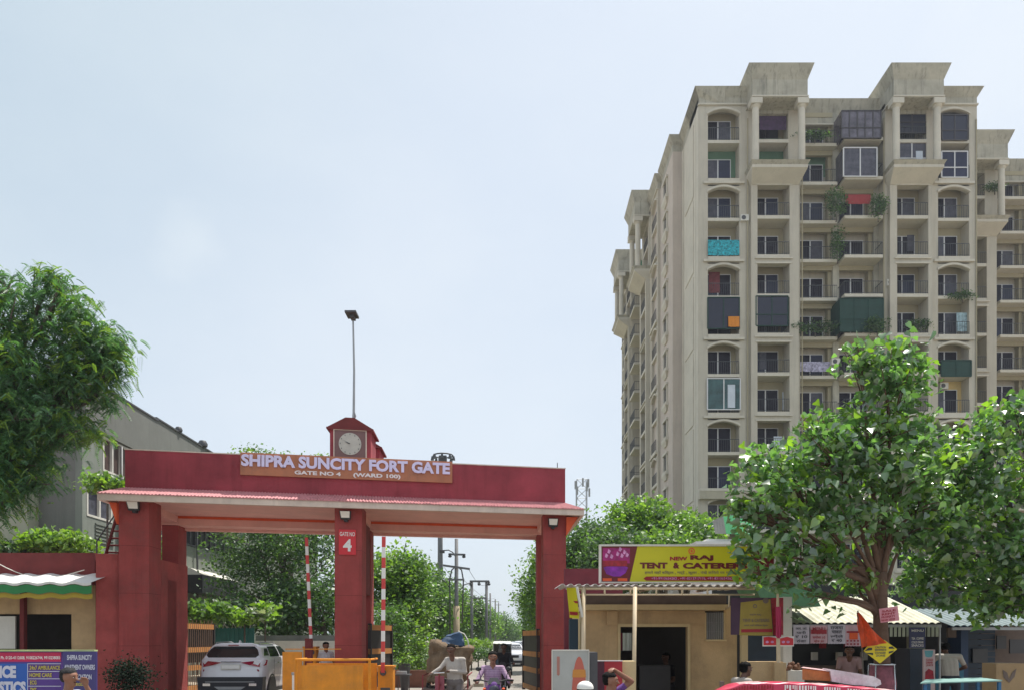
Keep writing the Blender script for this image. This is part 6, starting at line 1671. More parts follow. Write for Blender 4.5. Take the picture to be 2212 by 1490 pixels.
bush('frangipani_bush', 'rounded light green bush just right of the left rear column', 400, 482, 1285, 1345, 29, [m_lfmid, m_lfbright], .45, 120, .2, 'heart')
bush('shrub', 'small pale leaved shrub standing out in front of the dark trees', 556, 590, 1298, 1340, 29.5, [m_lfbright, m_lfpale], .45, 34, .2, 'heart')
bush('shrub', 'flat topped yellow green shrub above the teal fence', 505, 552, 1322, 1342, 29.2, [m_lfmid, m_lfbright], .8, 40, .18, 'heart')
# street trees along the left side of the road
xs = [(865, 32, 1185, 70), (905, 40, 1225, 70), (930, 50, 1245, 66), (965, 60, 1262, 54), (1003, 72, 1282, 50), (1030, 88, 1300, 42), (1052, 108, 1318, 32), (1078, 140, 1330, 34), (1100, 185, 1342, 26)]
lbs = ['round topped street tree just right of the middle column', 'street tree second from the gate on the left of the road', 'street tree behind the tall dark lamp pole', 'street tree behind the crossarm pole',
       'street tree under the two legged power pole', 'street tree well down the left side of the road', 'distant street tree left of the road', 'far street tree near the vanishing point of the road', 'farthest pale green tree closing the road']
for i, ((px, d, py, rx), lb) in enumerate(zip(xs, lbs)):
    h = (1385 - py)
    bl = [B_(px, py + h * .22, d, rx * .8, h * .22, rx / FPX * d * .8), B_(px - rx * .3, py + h * .45, d, rx * .85, h * .28, rx / FPX * d * .8), B_(px + rx * .35, py + h * .5, d - .5, rx * .7, h * .25, rx / FPX * d * .7), B_(px + rx * .1, py + h * .72, d - 1, rx * .8, h * .2, rx / FPX * d * .7)]
    tree('street_tree', lb, 'tree', (XX(px, d), d, 0), max(1.5, ZZ(1385 - h * .3, d)), bl, 330 if i < 5 else 200, 24, .13 + d * .0018, .22 + d * .003, [[m_lfmid, m_lfbright], [m_lfdark, m_lfmid], [m_lfmid, m_lfbright]][i % 3], m_trunkg, tr=.13, bright=[.3, .5, .25][i % 3], group='trees along the left of the road', shell=.4)
tree('flame_tree', 'tree with a few orange red blossoms right of the middle column top', 'tree', (XX(835, 44), 44, 0), 4.5, [B_(835, 1215, 44, 40, 26, 1.5), B_(870, 1230, 44, 50, 40, 1.5)], 110, 16, .24, .3, [m_lfmid, M('leaf_flame', (.55, .09, .02), .5, island=.3, bump=0, trans=.3)], m_trunkg, tr=.14, bright=.06)
# right side of the road
for i, (px, d, py, rx, ry_, lb) in enumerate([(1172, 40, 1165, 46, 100, 'leafy tree at the right side of the road beside the rightmost red column'), (1150, 60, 1262, 34, 50, 'lower tree behind it on the right of the road'), (1146, 95, 1310, 22, 32, 'far tree right of the road above the distant cars')]):
    bl = [B_(px, py + ry_, d, rx, ry_, 2), B_(px + rx * .5, py + ry_ * .8, d + 1, rx, ry_ * .8, 2)]
    tree('street_tree', lb, 'tree', (XX(px + 18, d), d, 0), 2.5, bl, [420, 260, 150][i], 22, .19, .3, [m_lfmid, m_lfbright], m_trunkg, tr=.18, bright=.4, group='trees along the right of the road', shell=.4)
# trees behind the tent shop and in front of the tower
for i, (px, d, py, rx, ry_, lb, mt, br_) in enumerate([
    (1270, 30, 1115, 62, 75, 'dark tree between the gate and the tower', [m_lfdark, m_lfmid], .4),
    (1385, 32, 1072, 88, 72, 'bright green tree in front of the tower side wall', [m_lfmid, m_lfbright], .6),
    (1480, 31, 1105, 66, 60, 'pale leafy tree at the foot of the tower', [m_lfmid, m_lfbright], .45),
    (1330, 27, 1150, 70, 60, 'low dark tree just above the yellow tent sign', [m_lfdark, m_lfmid], .35),
    (1430, 27.5, 1150, 70, 40, 'low leafy tree behind the right half of the yellow tent sign', [m_lfmid, m_lfbright], .3)]):
    bl = [B_(px, py + ry_, d, rx, ry_, 1.8), B_(px - rx * .45, py + ry_ * 1.5, d, rx * .8, ry_ * .8, 1.6), B_(px + rx * .5, py + ry_ * 1.4, d - .5, rx * .7, ry_ * .8, 1.5)]
    tree('broadleaf_tree', lb, 'tree', (XX(px, d), d, 0), 2.6, bl, 520, 18, .165, .24, mt, m_trunkg, tr=.16, bright=br_, group='trees in front of the tower', kind='heart' if i in (1, 2) else 'kite', shell=.4)
# low planting, hedges and undergrowth beside the road
bush('bush', 'tall loose undergrowth between the yellow box and the loaded cart', 842, 935, 1325, 1452, 30, [m_lfmid, m_lfbright], .55, 260, .15, ry=1.2)
bush('bush', 'undergrowth with pale stems just right of the gate leaf', 800, 870, 1290, 1420, 29, [m_lfdark, m_lfmid], .5, 220, .15, ry=1.2)
bush('hedge', 'clipped bright green hedge beside the road, nearer one', 1004, 1032, 1381, 1396, 42, [m_lfbright], 0, 70, .14, ry=.6)
bush('hedge', 'clipped bright green hedge beside the road, farther one', 1034, 1064, 1381, 1396, 46, [m_lfbright], 0, 70, .14, ry=.6)
bush('hedge', 'dull grey green planting under the clipped hedges', 1000, 1066, 1396, 1425, 44, [m_lfdark, m_lfmid], .4, 160, .16, ry=.8)
tree('distant_woodland', 'x', 'x', (0, 420, 0), 2, [B_(300 + i * 130, 1366, 420, 110, 16, 14) for i in range(14)], 900, 12, 3.2, 3.0, [m_lfdark, m_lfmid], m_trunkg, tr=.3, twigs=False, bright=.4)
for o in bpy.data.objects:
    if o.name.startswith('distant_woodland'):
        for c in list(o.children):
            if c.name.startswith('crown'):
                c.parent = None; c.location = (0, 0, 0); c.name = 'distant_woods'; c['kind'] = 'stuff'; c['label'] = 'far line of trees on the horizon at the end of the road'
            else: bpy.data.objects.remove(c)
        bpy.data.objects.remove(o); break
# potted plants trailing from a few tower balconies
for i, (px0, px1, py0, py1, o, lb) in enumerate([(1790, 1822, 396, 470, 1.0, 'dark dried creeper hanging between the two middle balcony columns near the top'), (1884, 1910, 415, 470, .8, 'dark plants crowding the right side of the red cloth balcony'),
    (1722, 1800, 690, 718, .3, 'row of potted plants on a middle balcony level with the blue enclosures'), (1960, 2002, 690, 712, .3, 'plants on the portico balcony below the right middle of the tower'), (1878, 1912, 680, 716, .9, 'plants at the right end of the green netted balcony'),
    (2060, 2098, 630, 645, .3, 'green plant trailing from a balcony of the right block'), (2132, 2165, 395, 412, -7.0, 'plants on an upper balcony of the set back wing'), (1730, 1790, 285, 300, .2, 'low plants on the topmost middle balcony'), (1800, 1818, 480, 560, .2, 'dark moss like creeper on the pier between the middle balconies')]):
    dd = YF - o
    bush('balcony_plant', lb, px0, px1, py0, py1, dd, [m_lfdark, m_lfmid], .2, 40 + int((px1 - px0) * (py1 - py0) / 30), .16, ry=.25, grp='plants on the tower balconies')
# ------------------------------------------------------------------ people
def person(label, loc, rz, pose, shirt, trousers, skin, hair=m_hair, sleeve='short', hair_style='short', extra=None, cat='person', scale=1.0, shoes=m_carb, vox=.012):
    """pose: joint -> local (x, y, z), facing -Y. One continuous body surface."""
    J = dict(pelvis=(0, 0, .93), chest=(0, .0, 1.28), neck=(0, .0, 1.46), head=(0, -.015, 1.60),
             shL=(.172, 0, 1.40), shR=(-.172, 0, 1.40), elL=(.25, .03, 1.12), elR=(-.25, .03, 1.12), wrL=(.27, -.06, .88), wrR=(-.27, -.06, .88),
             hipL=(.095, 0, .90), hipR=(-.095, 0, .90), knL=(.11, -.02, .50), knR=(-.11, -.02, .50), anL=(.11, .02, .09), anR=(-.11, .02, .09),
             toL=(.13, -.16, .04), toR=(-.13, -.16, .04), hdL=None, hdR=None, look=(0, -1, 0))
    J.update(pose)
    V = {k: (Vector(v) if v is not None else None) for k, v in J.items()}
    caps = []                                              # (a, b, ra, rb, label)
    def c(a, b, ra, rb, lab):
        caps.append((V[a] if isinstance(a, str) else Vector(a), V[b] if isinstance(b, str) else Vector(b), ra, rb, lab))
    pel, che, nec, hd = V['pelvis'], V['chest'], V['neck'], V['head']
    side = (V['shL'] - V['shR']).normalized(); hs = (V['hipL'] - V['hipR']).normalized()
    for s in (-1, 1):
        caps.append((pel + hs * .06 * s, che + side * .075 * s, .10, .105, 'shirt'))
        caps.append((che + side * .075 * s, nec - Vector((0, 0, .07)) + side * .09 * s, .104, .058, 'shirt'))
    caps.append((pel, che, .105, .112, 'shirt')); caps.append((pel + hs * -.07, pel + hs * .07, .118, .118, 'trousers'))
    caps.append((V['shL'], V['shR'], .062, .062, 'shirt'))
    caps.append((nec - Vector((0, 0, .05)), hd - Vector((0, 0, .03)), .056, .052, 'skin'))
    lk = V['look'].normalized(); up = Vector((0, 0, 1)); rt = lk.cross(up).normalized()
    up = rt.cross(lk)
    # head : skull, jaw, nose, ears
    caps.append((hd + up * .035 - lk * .018, hd + up * .03 + lk * .012, .088, .082, 'skin'))
    caps.append((hd - up * .02 + lk * .01, hd - up * .068 + lk * .038, .070, .040, 'skin'))
    caps.append((hd + up * .02 + lk * .080, hd - up * .012 + lk * .102, .010, .015, 'skin'))
    for s in (-1, 1): caps.append((hd + rt * .082 * s + up * .015, hd + rt * .084 * s - up * .02, .014, .010, 'skin'))
    lower = 'skin' if sleeve == 'short' else 'shirt'
    for q in 'LR':
        sh, el, wr = V['sh' + q], V['el' + q], V['wr' + q]
        caps.append((sh, el, .055, .043, 'shirt')); 
        caps.append((el, wr, .043 if lower == 'skin' else .047, .027 if lower == 'skin' else .033, lower))
        hdv = V['hd' + q]
        hdv = (hdv if hdv is not None else (wr - el)).normalized()
        pn = hdv.cross(Vector((0, 0, 1))); pn = pn.normalized() if pn.length > .2 else Vector((1, 0, 0))
        cr = hdv.cross(pn).normalized()                     # palm normal for the curl
        if cr.z > 0: cr = -cr
        k = wr + hdv * .05
        caps.append((wr, k + pn * .012, .026, .026, 'skin')); caps.append((wr, k - pn * .018, .026, .024, 'skin'))
        for fi, (off, ln) in enumerate(((.033, .062), (.012, .074), (-.010, .070), (-.030, .054))):
            r0 = k + pn * off + hdv * .025; m1 = r0 + (hdv * .8 + cr * .5).normalized() * ln * .55; e1 = m1 + (hdv * .3 + cr * .9).normalized() * ln * .45
            caps.append((r0, m1, .0095, .009, 'skin')); caps.append((m1, e1, .009, .008, 'skin'))
        t0 = wr + hdv * .02 + pn * .022; t1 = t0 + (pn * .7 + hdv * .6).normalized() * .04; t2 = t1 + (hdv * .8 + cr * .5).normalized() * .03
        caps.append((t0, t1, .014, .011, 'skin')); caps.append((t1, t2, .011, .009, 'skin'))
        hp, kn, an, to = V['hip' + q], V['kn' + q], V['an' + q], V['to' + q]
        caps.append((hp, kn, .092, .062, 'trousers')); caps.append((kn, an, .062, .045, 'trousers'))
        caps.append((an - Vector((0, 0, .02)), to, .042, .034, 'shoes')); caps.append((an - Vector((0, 0, .03)), an - Vector((0, 0, .03)) - (to - an) * .25, .04, .036, 'shoes'))
    bm = bmesh.new()
    for (a, b, ra, rb, lab) in caps:
        m = MB(); d = (b - a)
        if d.length < 1e-4: d = Vector((0, 0, .001)); b = a + d
        dn = d.normalized(); pts, rr = [], []
        for t in (-90, -60, -30, 0): pts.append(a + dn * ra * math.sin(R(t))); rr.append(max(.0008, ra * math.cos(R(t))))
        for t in (0, 30, 60, 90): pts.append(b + dn * rb * math.sin(R(t))); rr.append(max(.0008, rb * math.cos(R(t))))
        m.tube(pts, rr, 12)
        vv = [bm.verts.new(v) for v in m.v]
        for f in m.f:
            try: bm.faces.new([vv[i] for i in f])
            except ValueError: pass
    me = bpy.data.meshes.new('body_src'); bm.to_mesh(me); bm.free()
    o = bpy.data.objects.new('body_src', me); COL.objects.link(o)
    rm = o.modifiers.new('r', 'REMESH'); rm.mode = 'VOXEL'; rm.voxel_size = vox; rm.adaptivity = 0
    sm = o.modifiers.new('s', 'SMOOTH'); sm.factor = .5; sm.iterations = 2
    dg = bpy.context.evaluated_depsgraph_get(); dg.update()
    body = bpy.data.meshes.new_from_object(o.evaluated_get(dg)); bpy.data.objects.remove(o); bpy.data.meshes.remove(me)
    body.name = 'body'
    mats = {'shirt': 0, 'trousers': 1, 'skin': 2, 'shoes': 3}
    body.materials.clear()
    for m in (shirt, trousers, skin, shoes): body.materials.append(m)
    nf = len(body.polygons); cen = np.zeros(nf * 3); body.polygons.foreach_get('center', cen); cen = cen.reshape(-1, 3)
    best = np.full(nf, 1e9); lab_i = np.zeros(nf, int)
    for (a, b, ra, rb, lab) in caps:
        a_, b_ = np.array(a), np.array(b); ab = b_ - a_; L2 = max(1e-9, ab @ ab)
        t = np.clip(((cen - a_) @ ab) / L2, 0, 1); dist = np.linalg.norm(cen - (a_ + t[:, None] * ab), axis=1) - (ra + (rb - ra) * t)
        up_ = dist < best; best[up_] = dist[up_]; lab_i[up_] = mats[lab]
    if sleeve == 'short':                                     # sleeve ends a little above the elbow
        for q in 'LR':
            sh, el = np.array(V['sh' + q]), np.array(V['el' + q]); ab = el - sh
            t = ((cen - sh) @ ab) / (ab @ ab); dist = np.linalg.norm(cen - (sh + np.clip(t, 0, 1)[:, None] * ab), axis=1)
            lab_i[(t > .72) & (dist < .07) & (t < 1.3) & (lab_i == 0)] = 2
    body.polygons.foreach_set('material_index', lab_i.astype(np.int32)); body.polygons.foreach_set('use_smooth', [True] * nf); body.update()
    t = thing('person', label, cat, loc)
    t.rotation_euler = (0, 0, rz); t.scale = (scale,) * 3
    def ch(me_, nm):
        ob = bpy.data.objects.new(nm, me_); COL.objects.link(ob); ob.parent = t; WL[ob.name] = Vector((0, 0, 0)); return ob
    ch(body, 'body')
    HX = lambda x, y, z: hd + rt * x + lk * y + up * z
    if hair_style == 'cap':
        mb = MB(); mb.ball((0, 0, 0), (.098, .108, .085), 16, 6, z0=-.15, xf=lambda x, y, z: HX(x, y - .012, z + .062)); ch(data(mb, 'cap', m_white, smooth='all'), 'cap')
        mb = MB(); mb.ball((0, 0, 0), (.094, .085, .085), 14, 6, z0=-.8, xf=lambda x, y, z: HX(x, y - .035, z + .03)); ch(data(mb, 'hair', hair, smooth='all'), 'hair')
    else:
        mb = MB(); mb.ball((0, 0, 0), (.094, .098, .070), 20, 8, z0=-.05, xf=lambda x, y, z: HX(x * (1 + .03 * math.sin(50 * y)), y - .022, z + .070 + .008 * math.sin(70 * x) * math.cos(60 * y)))
        mb.ball((0, 0, 0), (.092, .064, .092), 14, 6, z0=-.8, xf=lambda x, y, z: HX(x, y - .050, z + .035)); ch(data(mb, 'hair', hair, smooth='all'), 'hair')
    mb = MB()
    for s in (-1, 1): mb.ball((0, 0, 0), (.012, .005, .005), 8, 4, xf=lambda x, y, z, s=s: HX(x + s * .033, y + .083, z + .018))
    ch(data(mb, 'eyes', m_white, smooth='all'), 'eyes')
    mb = MB()
    for s in (-1, 1):
        mb.ball((0, 0, 0), (.006, .004, .006), 8, 4, xf=lambda x, y, z, s=s: HX(x + s * .033, y + .088, z + .018))
        mb.box(-.02, .02, 0, .004, 0, .006, xf=lambda x, y, z, s=s: HX(x + s * .034, y + .088, z + .036))
    mb.box(-.024, .024, 0, .004, 0, .005, xf=lambda x, y, z: HX(x, y + .076, z - .045))
    ch(data(mb, 'eyebrows_and_lips', m_hair), 'face_detail')
    return t
m_shw = M('shirt_white', (.62, .60, .62), .85, var=.08, scale=8, bump=.3, bscale=14)
m_shl = M('shirt_lilac_check', (.40, .27, .38), .85, var=.15, scale=30, bump=.3, bscale=14, stripes=(2, 22, (.30, .19, .30), .7))
m_shg = M('shirt_grey_stripe', (.46, .46, .52), .85, var=.1, bump=.3, bscale=14, stripes=(0, 30, (.20, .21, .26), .75))
m_shp = M('shirt_purple', (.13, .05, .22), .85, var=.2, bump=.3, bscale=14)
m_shb = M('shirt_black', (.018, .018, .022), .85, var=.2, bump=.3, bscale=14)
m_shk = M('shirt_offwhite', (.42, .38, .34), .85, var=.1, bump=.3, bscale=14)
m_trg = M('trousers_grey', (.16, .14, .135), .9, var=.15, bump=.3, bscale=14)
m_trd = M('trousers_dark', (.03, .033, .05), .9, var=.15, bump=.3, bscale=14)
def seated(h, **kw):
    p = dict(pelvis=(0, .05, h + .10), chest=(0, .02, h + .42), neck=(0, 0, h + .60), head=(0, -.03, h + .74), shL=(.185, .01, h + .54), shR=(-.185, .01, h + .54),
             elL=(.24, -.02, h + .27), elR=(-.24, -.02, h + .27), wrL=(.16, -.24, h + .20), wrR=(-.16, -.24, h + .20),
             hipL=(.095, .04, h + .09), hipR=(-.095, .04, h + .09), knL=(.13, -.40, h + .07), knR=(-.13, -.40, h + .07),
             anL=(.13, -.40, .09), anR=(-.13, -.40, .09), toL=(.14, -.57, .04), toR=(-.14, -.57, .04))
    p.update(kw); return p
def stool(label, x, y, h, rz=0):
    t = thing('stool', label, 'stool', (x, y, 0)); 
    mb = MB(); mb.lathe((x, y, h - .05), [(.16, 0), (.18, .01), (.18, .04), (.16, .05)], 16); mb.build('seat', m_slab, t, smooth=True)
    for k in range(4):
        a = k * math.pi / 2 + .78; mb = MB(); mb.tube([(x + .2 * math.cos(a), y + .2 * math.sin(a), 0), (x + .12 * math.cos(a), y + .12 * math.sin(a), h - .05)], .015, 6); mb.build('leg', m_dark, t)

# man at the lower left, in profile with his hand at his mouth
h = .50; x, y = XX(146, 9.3), 9.3
stool('low stool under the man in front of the hoardings', x, y + .03, h)
person('man with greying hair in a grey striped shirt holding a hand to his mouth', (x, y, 0), R(80),
       seated(h, wrL=(.06, -.20, h + .66), elL=(.20, -.24, h + .40), hdL=(-.3, -.1, 1), wrR=(-.12, -.34, h + .22)), m_shg, m_trg, m_skin, hair=m_hairg)
# man with a white cap, and the man with his hand on his head
h = .33; x, y = XX(1262, 9.3), 9.3
stool('low stool under the man in the white cap', x, y + .03, h)
person('man in a white skull cap seen at the bottom edge before the display board', (x, y, 0), R(35), seated(h), m_shw, m_trg, m_skind, hair_style='cap')
h = .42; x, y = XX(1315, 10.0), 10.0
stool('low stool under the man holding his head', x, y + .03, h)
person('man in a purple shirt with one hand on top of his black hair', (x, y, 0), R(75),
       seated(h, wrL=(.07, -.06, h + .90), elL=(.28, -.26, h + .74), hdL=(-.9, .3, .1), wrR=(-.1, -.3, h + .2)), m_shp, m_trd, m_skin)
# guard behind the barricade
x, y = XX(704, 21.3), 21.3
person('guard in a white shirt standing just left of the middle red column', (x, y, 0), R(30), {}, m_shw, m_trd, m_skin, scale=.95)
# shop people
x, y = XX(1603, 12.45), 12.45
stool('low stool beside the beige counter wall', x, y + .03, .5)
person('person with black hair and pale shirt sitting beside the beige counter wall', (x, y, 0), R(110), seated(.5, head=(0, -.08, 1.22)), m_shk, m_trg, m_skind)
x, y = XX(1833, 15.4), 15.4
person('person in a pale pink top leaning over the counter in the shade under the posters', (x, y, 0), R(-20), dict(chest=(0, -.10, 1.22), neck=(0, -.2, 1.38), head=(0, -.27, 1.48), shL=(.17, -.16, 1.32), shR=(-.17, -.16, 1.32), elL=(.22, -.25, 1.05), elR=(-.22, -.25, 1.05), wrL=(.12, -.45, 1.0), wrR=(-.12, -.45, 1.0)),
       M('top_pink', (.34, .22, .22), .8, var=.15), m_trg, m_skind)
x, y = XX(2047, 15.0), 14.9
person('man in a white shirt and dark trousers seen from behind leaning on the blue counter', (x, y, 0), R(172),
       dict(chest=(0, -.10, 1.27), neck=(0, -.17, 1.44), head=(0, -.28, 1.53), shL=(.20, -.10, 1.38), shR=(-.20, -.10, 1.38), elL=(.36, -.22, 1.18), elR=(-.36, -.22, 1.18), wrL=(.30, -.42, 1.10), wrR=(-.30, -.42, 1.10), look=(0, -1, -.3)), m_shk, m_trd, m_skind)
h = .56; x, y = XX(1440, 16.9), 16.9
stool('high stool inside the tent shop', x, y + .03, h)
person('man in black sitting inside the dark tent shop doorway', (x, y, 0), R(-60), seated(h), m_shb, m_trd, m_skind)

# ------------------------------------------------------------------ loaded cargo tricycle
cx, fy = -1.42, 14.75
tk = thing('cargo_tricycle', 'old red cargo tricycle carrying the huge sack bale out of the gate', 'tricycle', (cx, 16, 0))
def spoked(par, c, R_, axis='x', nm='wheel'):
    mb = MB(); mb.wheel(c, R_, .05, axis=axis, hole=R_ - .05, seg=24); w = mb.build(nm, m_tyre, par, smooth=True)
    mb = MB(); mb.wheel(c, R_ - .05, .02, axis=axis, hole=R_ - .075, seg=24); mb.wheel(c, .035, .12, axis=axis, seg=10)
    for k in range(12):
        a = k * math.pi / 6; q = Vector((0, math.cos(a), math.sin(a))) if axis == 'x' else Vector((math.cos(a), 0, math.sin(a)))
        mb.tube([Vector(c), Vector(c) + q * (R_ - .07)], .004, 4)
    mb.build('rim', m_steel, w); return w
spoked(tk, (cx, fy, .36), .36); spoked(tk, (cx - .45, 17.1, .42), .42); spoked(tk, (cx + .45, 17.1, .42), .42)
m_cyc = M('bicycle_red', (.22, .02, .03), .5, var=.2)
for pts, r in (([(cx, fy, .36), (cx, fy + .1, .80), (cx, fy + .16, 1.05)], .018), ([(cx, fy + .12, .88), (cx, fy + .9, .42), (cx, 17.1, .42)], .022), ([(cx, fy + .10, .78), (cx, fy + .75, .80), (cx, fy + .95, .42)], .018), ([(cx - .45, 17.1, .42), (cx + .45, 17.1, .42)], .02)):
    mb = MB(); mb.tube(pts, r, 6); mb.build('frame_tube', m_cyc, tk)
mb = MB(); mb.tube([(cx - .19, fy + .28, 1.03), (cx - .10, fy + .14, 1.06), (cx + .10, fy + .14, 1.07), (cx + .22, fy + .28, 1.08)], .014, 6); mb.build('handlebar', m_chrome, tk)
mb = MB(); mb.box(cx - .09, cx + .09, fy + .22, fy + .30, .72, 1.0); mb.build('front_panel', M('dusty_pink_cloth', (.36, .10, .13), .8, var=.3), tk)
mb = MB(); mb.frus((cx - .07, cx + .07, fy + .7, fy + .95), (cx - .1, cx + .1, fy + .68, fy + 1.0), .84, .92); mb.build('saddle', m_black, tk)
mb = MB(); mb.box(cx - .5, cx + .5, 16.2, 18.0, .60, .66); mb.build('cargo_bed', m_slab, tk)
for s in (-1, 1):
    mb = MB(); mb.tube([(cx + s * .48, 16.25, .63), (cx + s * .48, 16.25, .95), (cx + s * .48, 17.9, .95)], .015, 6); mb.build('side_rail', m_cyc, tk)
# bale (lumpy cloth)
def lump(name, label, cat, corners_b, corners_t, mat, n=12, amp=.05, bulge=.06):
    """quilted box between bottom and top quads"""
    b = [Vector(p) for p in corners_b]; t = [Vector(p) for p in corners_t]
    mb = MB(); bm = bmesh.new()
    vs = [bm.verts.new(p) for p in b + t]
    for f in [(3, 2, 1, 0), (4, 5, 6, 7), (0, 1, 5, 4), (1, 2, 6, 5), (2, 3, 7, 6), (3, 0, 4, 7)]: bm.faces.new([vs[i] for i in f])
    bmesh.ops.subdivide_edges(bm, edges=bm.edges, cuts=n, use_grid_fill=True)
    from mathutils import noise
    c = sum(b + t, Vector()) / 8
    bm.normal_update()
    for v in bm.verts:
        q = v.co
        d_ = (q - c); v.co = q + v.normal * (amp * (noise.noise(q * 3.5) + .5 * noise.noise(q * 9))) - d_ * .0
    bmesh.ops.smooth_vert(bm, verts=bm.verts, factor=.5); bmesh.ops.smooth_vert(bm, verts=bm.verts, factor=.5)
    me = bpy.data.meshes.new(name); bmesh.ops.translate(bm, verts=bm.verts, vec=-b[0]); bm.to_mesh(me); bm.free(); me.materials.append(mat)
    me.polygons.foreach_set('use_smooth', [True] * len(me.polygons))
    return P_(place(me, name, None, b[0]), label=label, cat=cat)
d = 16.4
lump('sack_bale', 'huge bulging brown burlap bale on the cargo tricycle', 'bale', [P(924, 1472, d), P(1000, 1472, d), P(1000, 1466, d + 1.3), P(924, 1466, d + 1.3)], [P(936, 1388, d), P(1021, 1401, d), P(1018, 1395, d + 1.3), P(938, 1388, d + 1.3)], M('burlap', (.17, .115, .07), .95, var=.35, scale=5, bump=.8, bscale=25, streak=.4), amp=.14)
lump('blue_bundle', 'blue tarpaulin bundle tied on top of the burlap bale', 'bundle', [P(952, 1388, d + .2), P(1004, 1397, d + .2), P(1002, 1392, d + 1), P(952, 1388, d + 1)], [P(962, 1370, d + .3), P(996, 1364, d + .3), P(992, 1366, d + .9), P(966, 1370, d + .9)], M('blue_tarp', (.015, .05, .11), .55, var=.3, scale=4, bump=.4, bscale=12), amp=.05, n=8)
mb = MB(); mb.tube([P(990, 1362, d), P(1003, 1368, d - .05), P(1010, 1380, d - .1), P(1013, 1396, d - .1)], .012, 6); P_(mb.build('cord', m_offw, origin=P(1003, 1368, d)), label='pale yellowish cord looping over the blue bundle', cat='cord')
# man leading it
px_ = XX(983, 15.15)
person('thin man in off white shirt and grey trousers walking beside the cargo tricycle', (px_, 15.15, 0), R(-8),
       dict(head=(-.07, -.08, 1.60), neck=(-.05, -.03, 1.46), chest=(-.02, 0, 1.27), elR=(-.30, -.10, 1.22), wrR=(-.44, -.18, 1.13), hdR=(-.5, -.5, -.2), elL=(.22, -.02, 1.14), wrL=(-.06, -.22, 1.17), hdL=(-.8, -.3, 0), knL=(.12, -.14, .50), anL=(.12, -.02, .09), anR=(-.1, .22, .12), knR=(-.1, .02, .5), toL=(.13, -.19, .04), toR=(-.1, .06, .06)),
       m_shk, m_trg, m_skind, sleeve='long', scale=.94)

# ------------------------------------------------------------------ motorcycle
def motorcycle(label, x, y, rz, mat, grp=None, sc_=1.0):
    t = thing('motorcycle', label, 'motorcycle', (0, 0, 0), grp)
    def b(mb, n, m, p=t, s=True): return mb.build(n, m, p, smooth=s)
    for wy in (-.68, .62):
        mb = MB(); mb.wheel((0, wy, .30), .30, .09, hole=.21, seg=22); w = b(mb, 'wheel', m_tyre)
        mb = MB(); mb.wheel((0, wy, .30), .22, .03, hole=.19, seg=22); mb.wheel((0, wy, .30), .06, .12, seg=12)
        for k in range(5): a = k * 1.2566; mb.tube([(0, wy, .30), (0, wy + .2 * math.cos(a), .30 + .2 * math.sin(a))], .014, 4)
        b(mb, 'rim', m_rim, w)
    for s in (-1, 1):
        mb = MB(); mb.tube([(s * .08, -.68, .30), (s * .09, -.50, .82), (s * .09, -.46, .95)], .022, 8); b(mb, 'fork', m_chrome)
    mb = MB()
    for i in range(7):
        a0 = R(30 + i * 16); a1 = R(30 + (i + 1) * 16)
        f = lambda a, s: (s * .065, -.68 - .33 * math.cos(a), .30 + .33 * math.sin(a))
        mb.add([f(a0, -1), f(a0, 1), f(a1, 1), f(a1, -1)], [(0, 1, 2, 3)])
    b(mb, 'mudguard', m_carb)
    mb = MB(); mb.ball((0, -.60, .86), (.12, .09, .12), 14, 8); b(mb, 'headlamp_cowl', mat)
    mb = MB(); mb.ball((0, -.66, .84), (.09, .05, .075), 14, 8); b(mb, 'headlight', m_glass2)
    mb = MB(); mb.frus((-.11, .11, -.66, -.58), (-.07, .07, -.58, -.55), .93, 1.04); b(mb, 'visor', m_carb)
    mb = MB(); mb.tube([(-.36, -.36, .98), (-.22, -.42, .99), (-.09, -.46, .96), (.09, -.46, .96), (.22, -.42, .99), (.36, -.36, .98)], .013, 8); b(mb, 'handlebar', m_black)
    for s in (-1, 1):
        mb = MB(); mb.tube([(s * .36, -.36, .98), (s * .25, -.41, .99)], .019, 8); b(mb, 'grip', m_tyre)
        mb = MB(); mb.tube([(s * .22, -.43, .99), (s * .26, -.42, 1.15)], .007, 6); mb.ball((s * .27, -.42, 1.19), (.055, .018, .04), 10, 6); b(mb, 'mirror', m_black)
        mb = MB(); mb.ball((s * .17, -.56, .84), (.03, .04, .022), 8, 5); b(mb, 'indicator', m_orange)
    mb = MB(); mb.ball((0, -.18, .80), (.14, .27, .13), 14, 8); b(mb, 'fuel_tank', mat)
    mb = MB(); mb.frus((-.10, .10, .02, .62), (-.13, .13, .04, .66), .70, .80); b(mb, 'seat', m_tyre)
    mb = MB(); mb.box(-.12, .12, -.25, .12, .30, .58); mb.box(-.16, .16, -.05, .08, .28, .42); b(mb, 'engine', m_dark)
    mb = MB(); mb.tube([(0, -.48, .85), (0, -.30, .45), (0, .1, .30), (0, .62, .30)], .025, 8); mb.tube([(0, -.44, .9), (0, .1, .68), (0, .60, .70), (0, .62, .30)], .02, 8); b(mb, 'frame', m_black)
    mb = MB(); mb.tube([(.13, -.1, .32), (.16, .2, .27), (.17, .75, .36)], [.02, .035, .04], 8); b(mb, 'exhaust', m_chrome)
    t.location = (x, y, 0); t.rotation_euler = (0, 0, rz); t.scale = (sc_,) * 3
    return t
mx, my = XX(1064, 14.2), 14.2
motorcycle('dark motorcycle coming out of the gate towards the camera with rider in lilac shirt', mx, my - .05, R(4), m_shp)
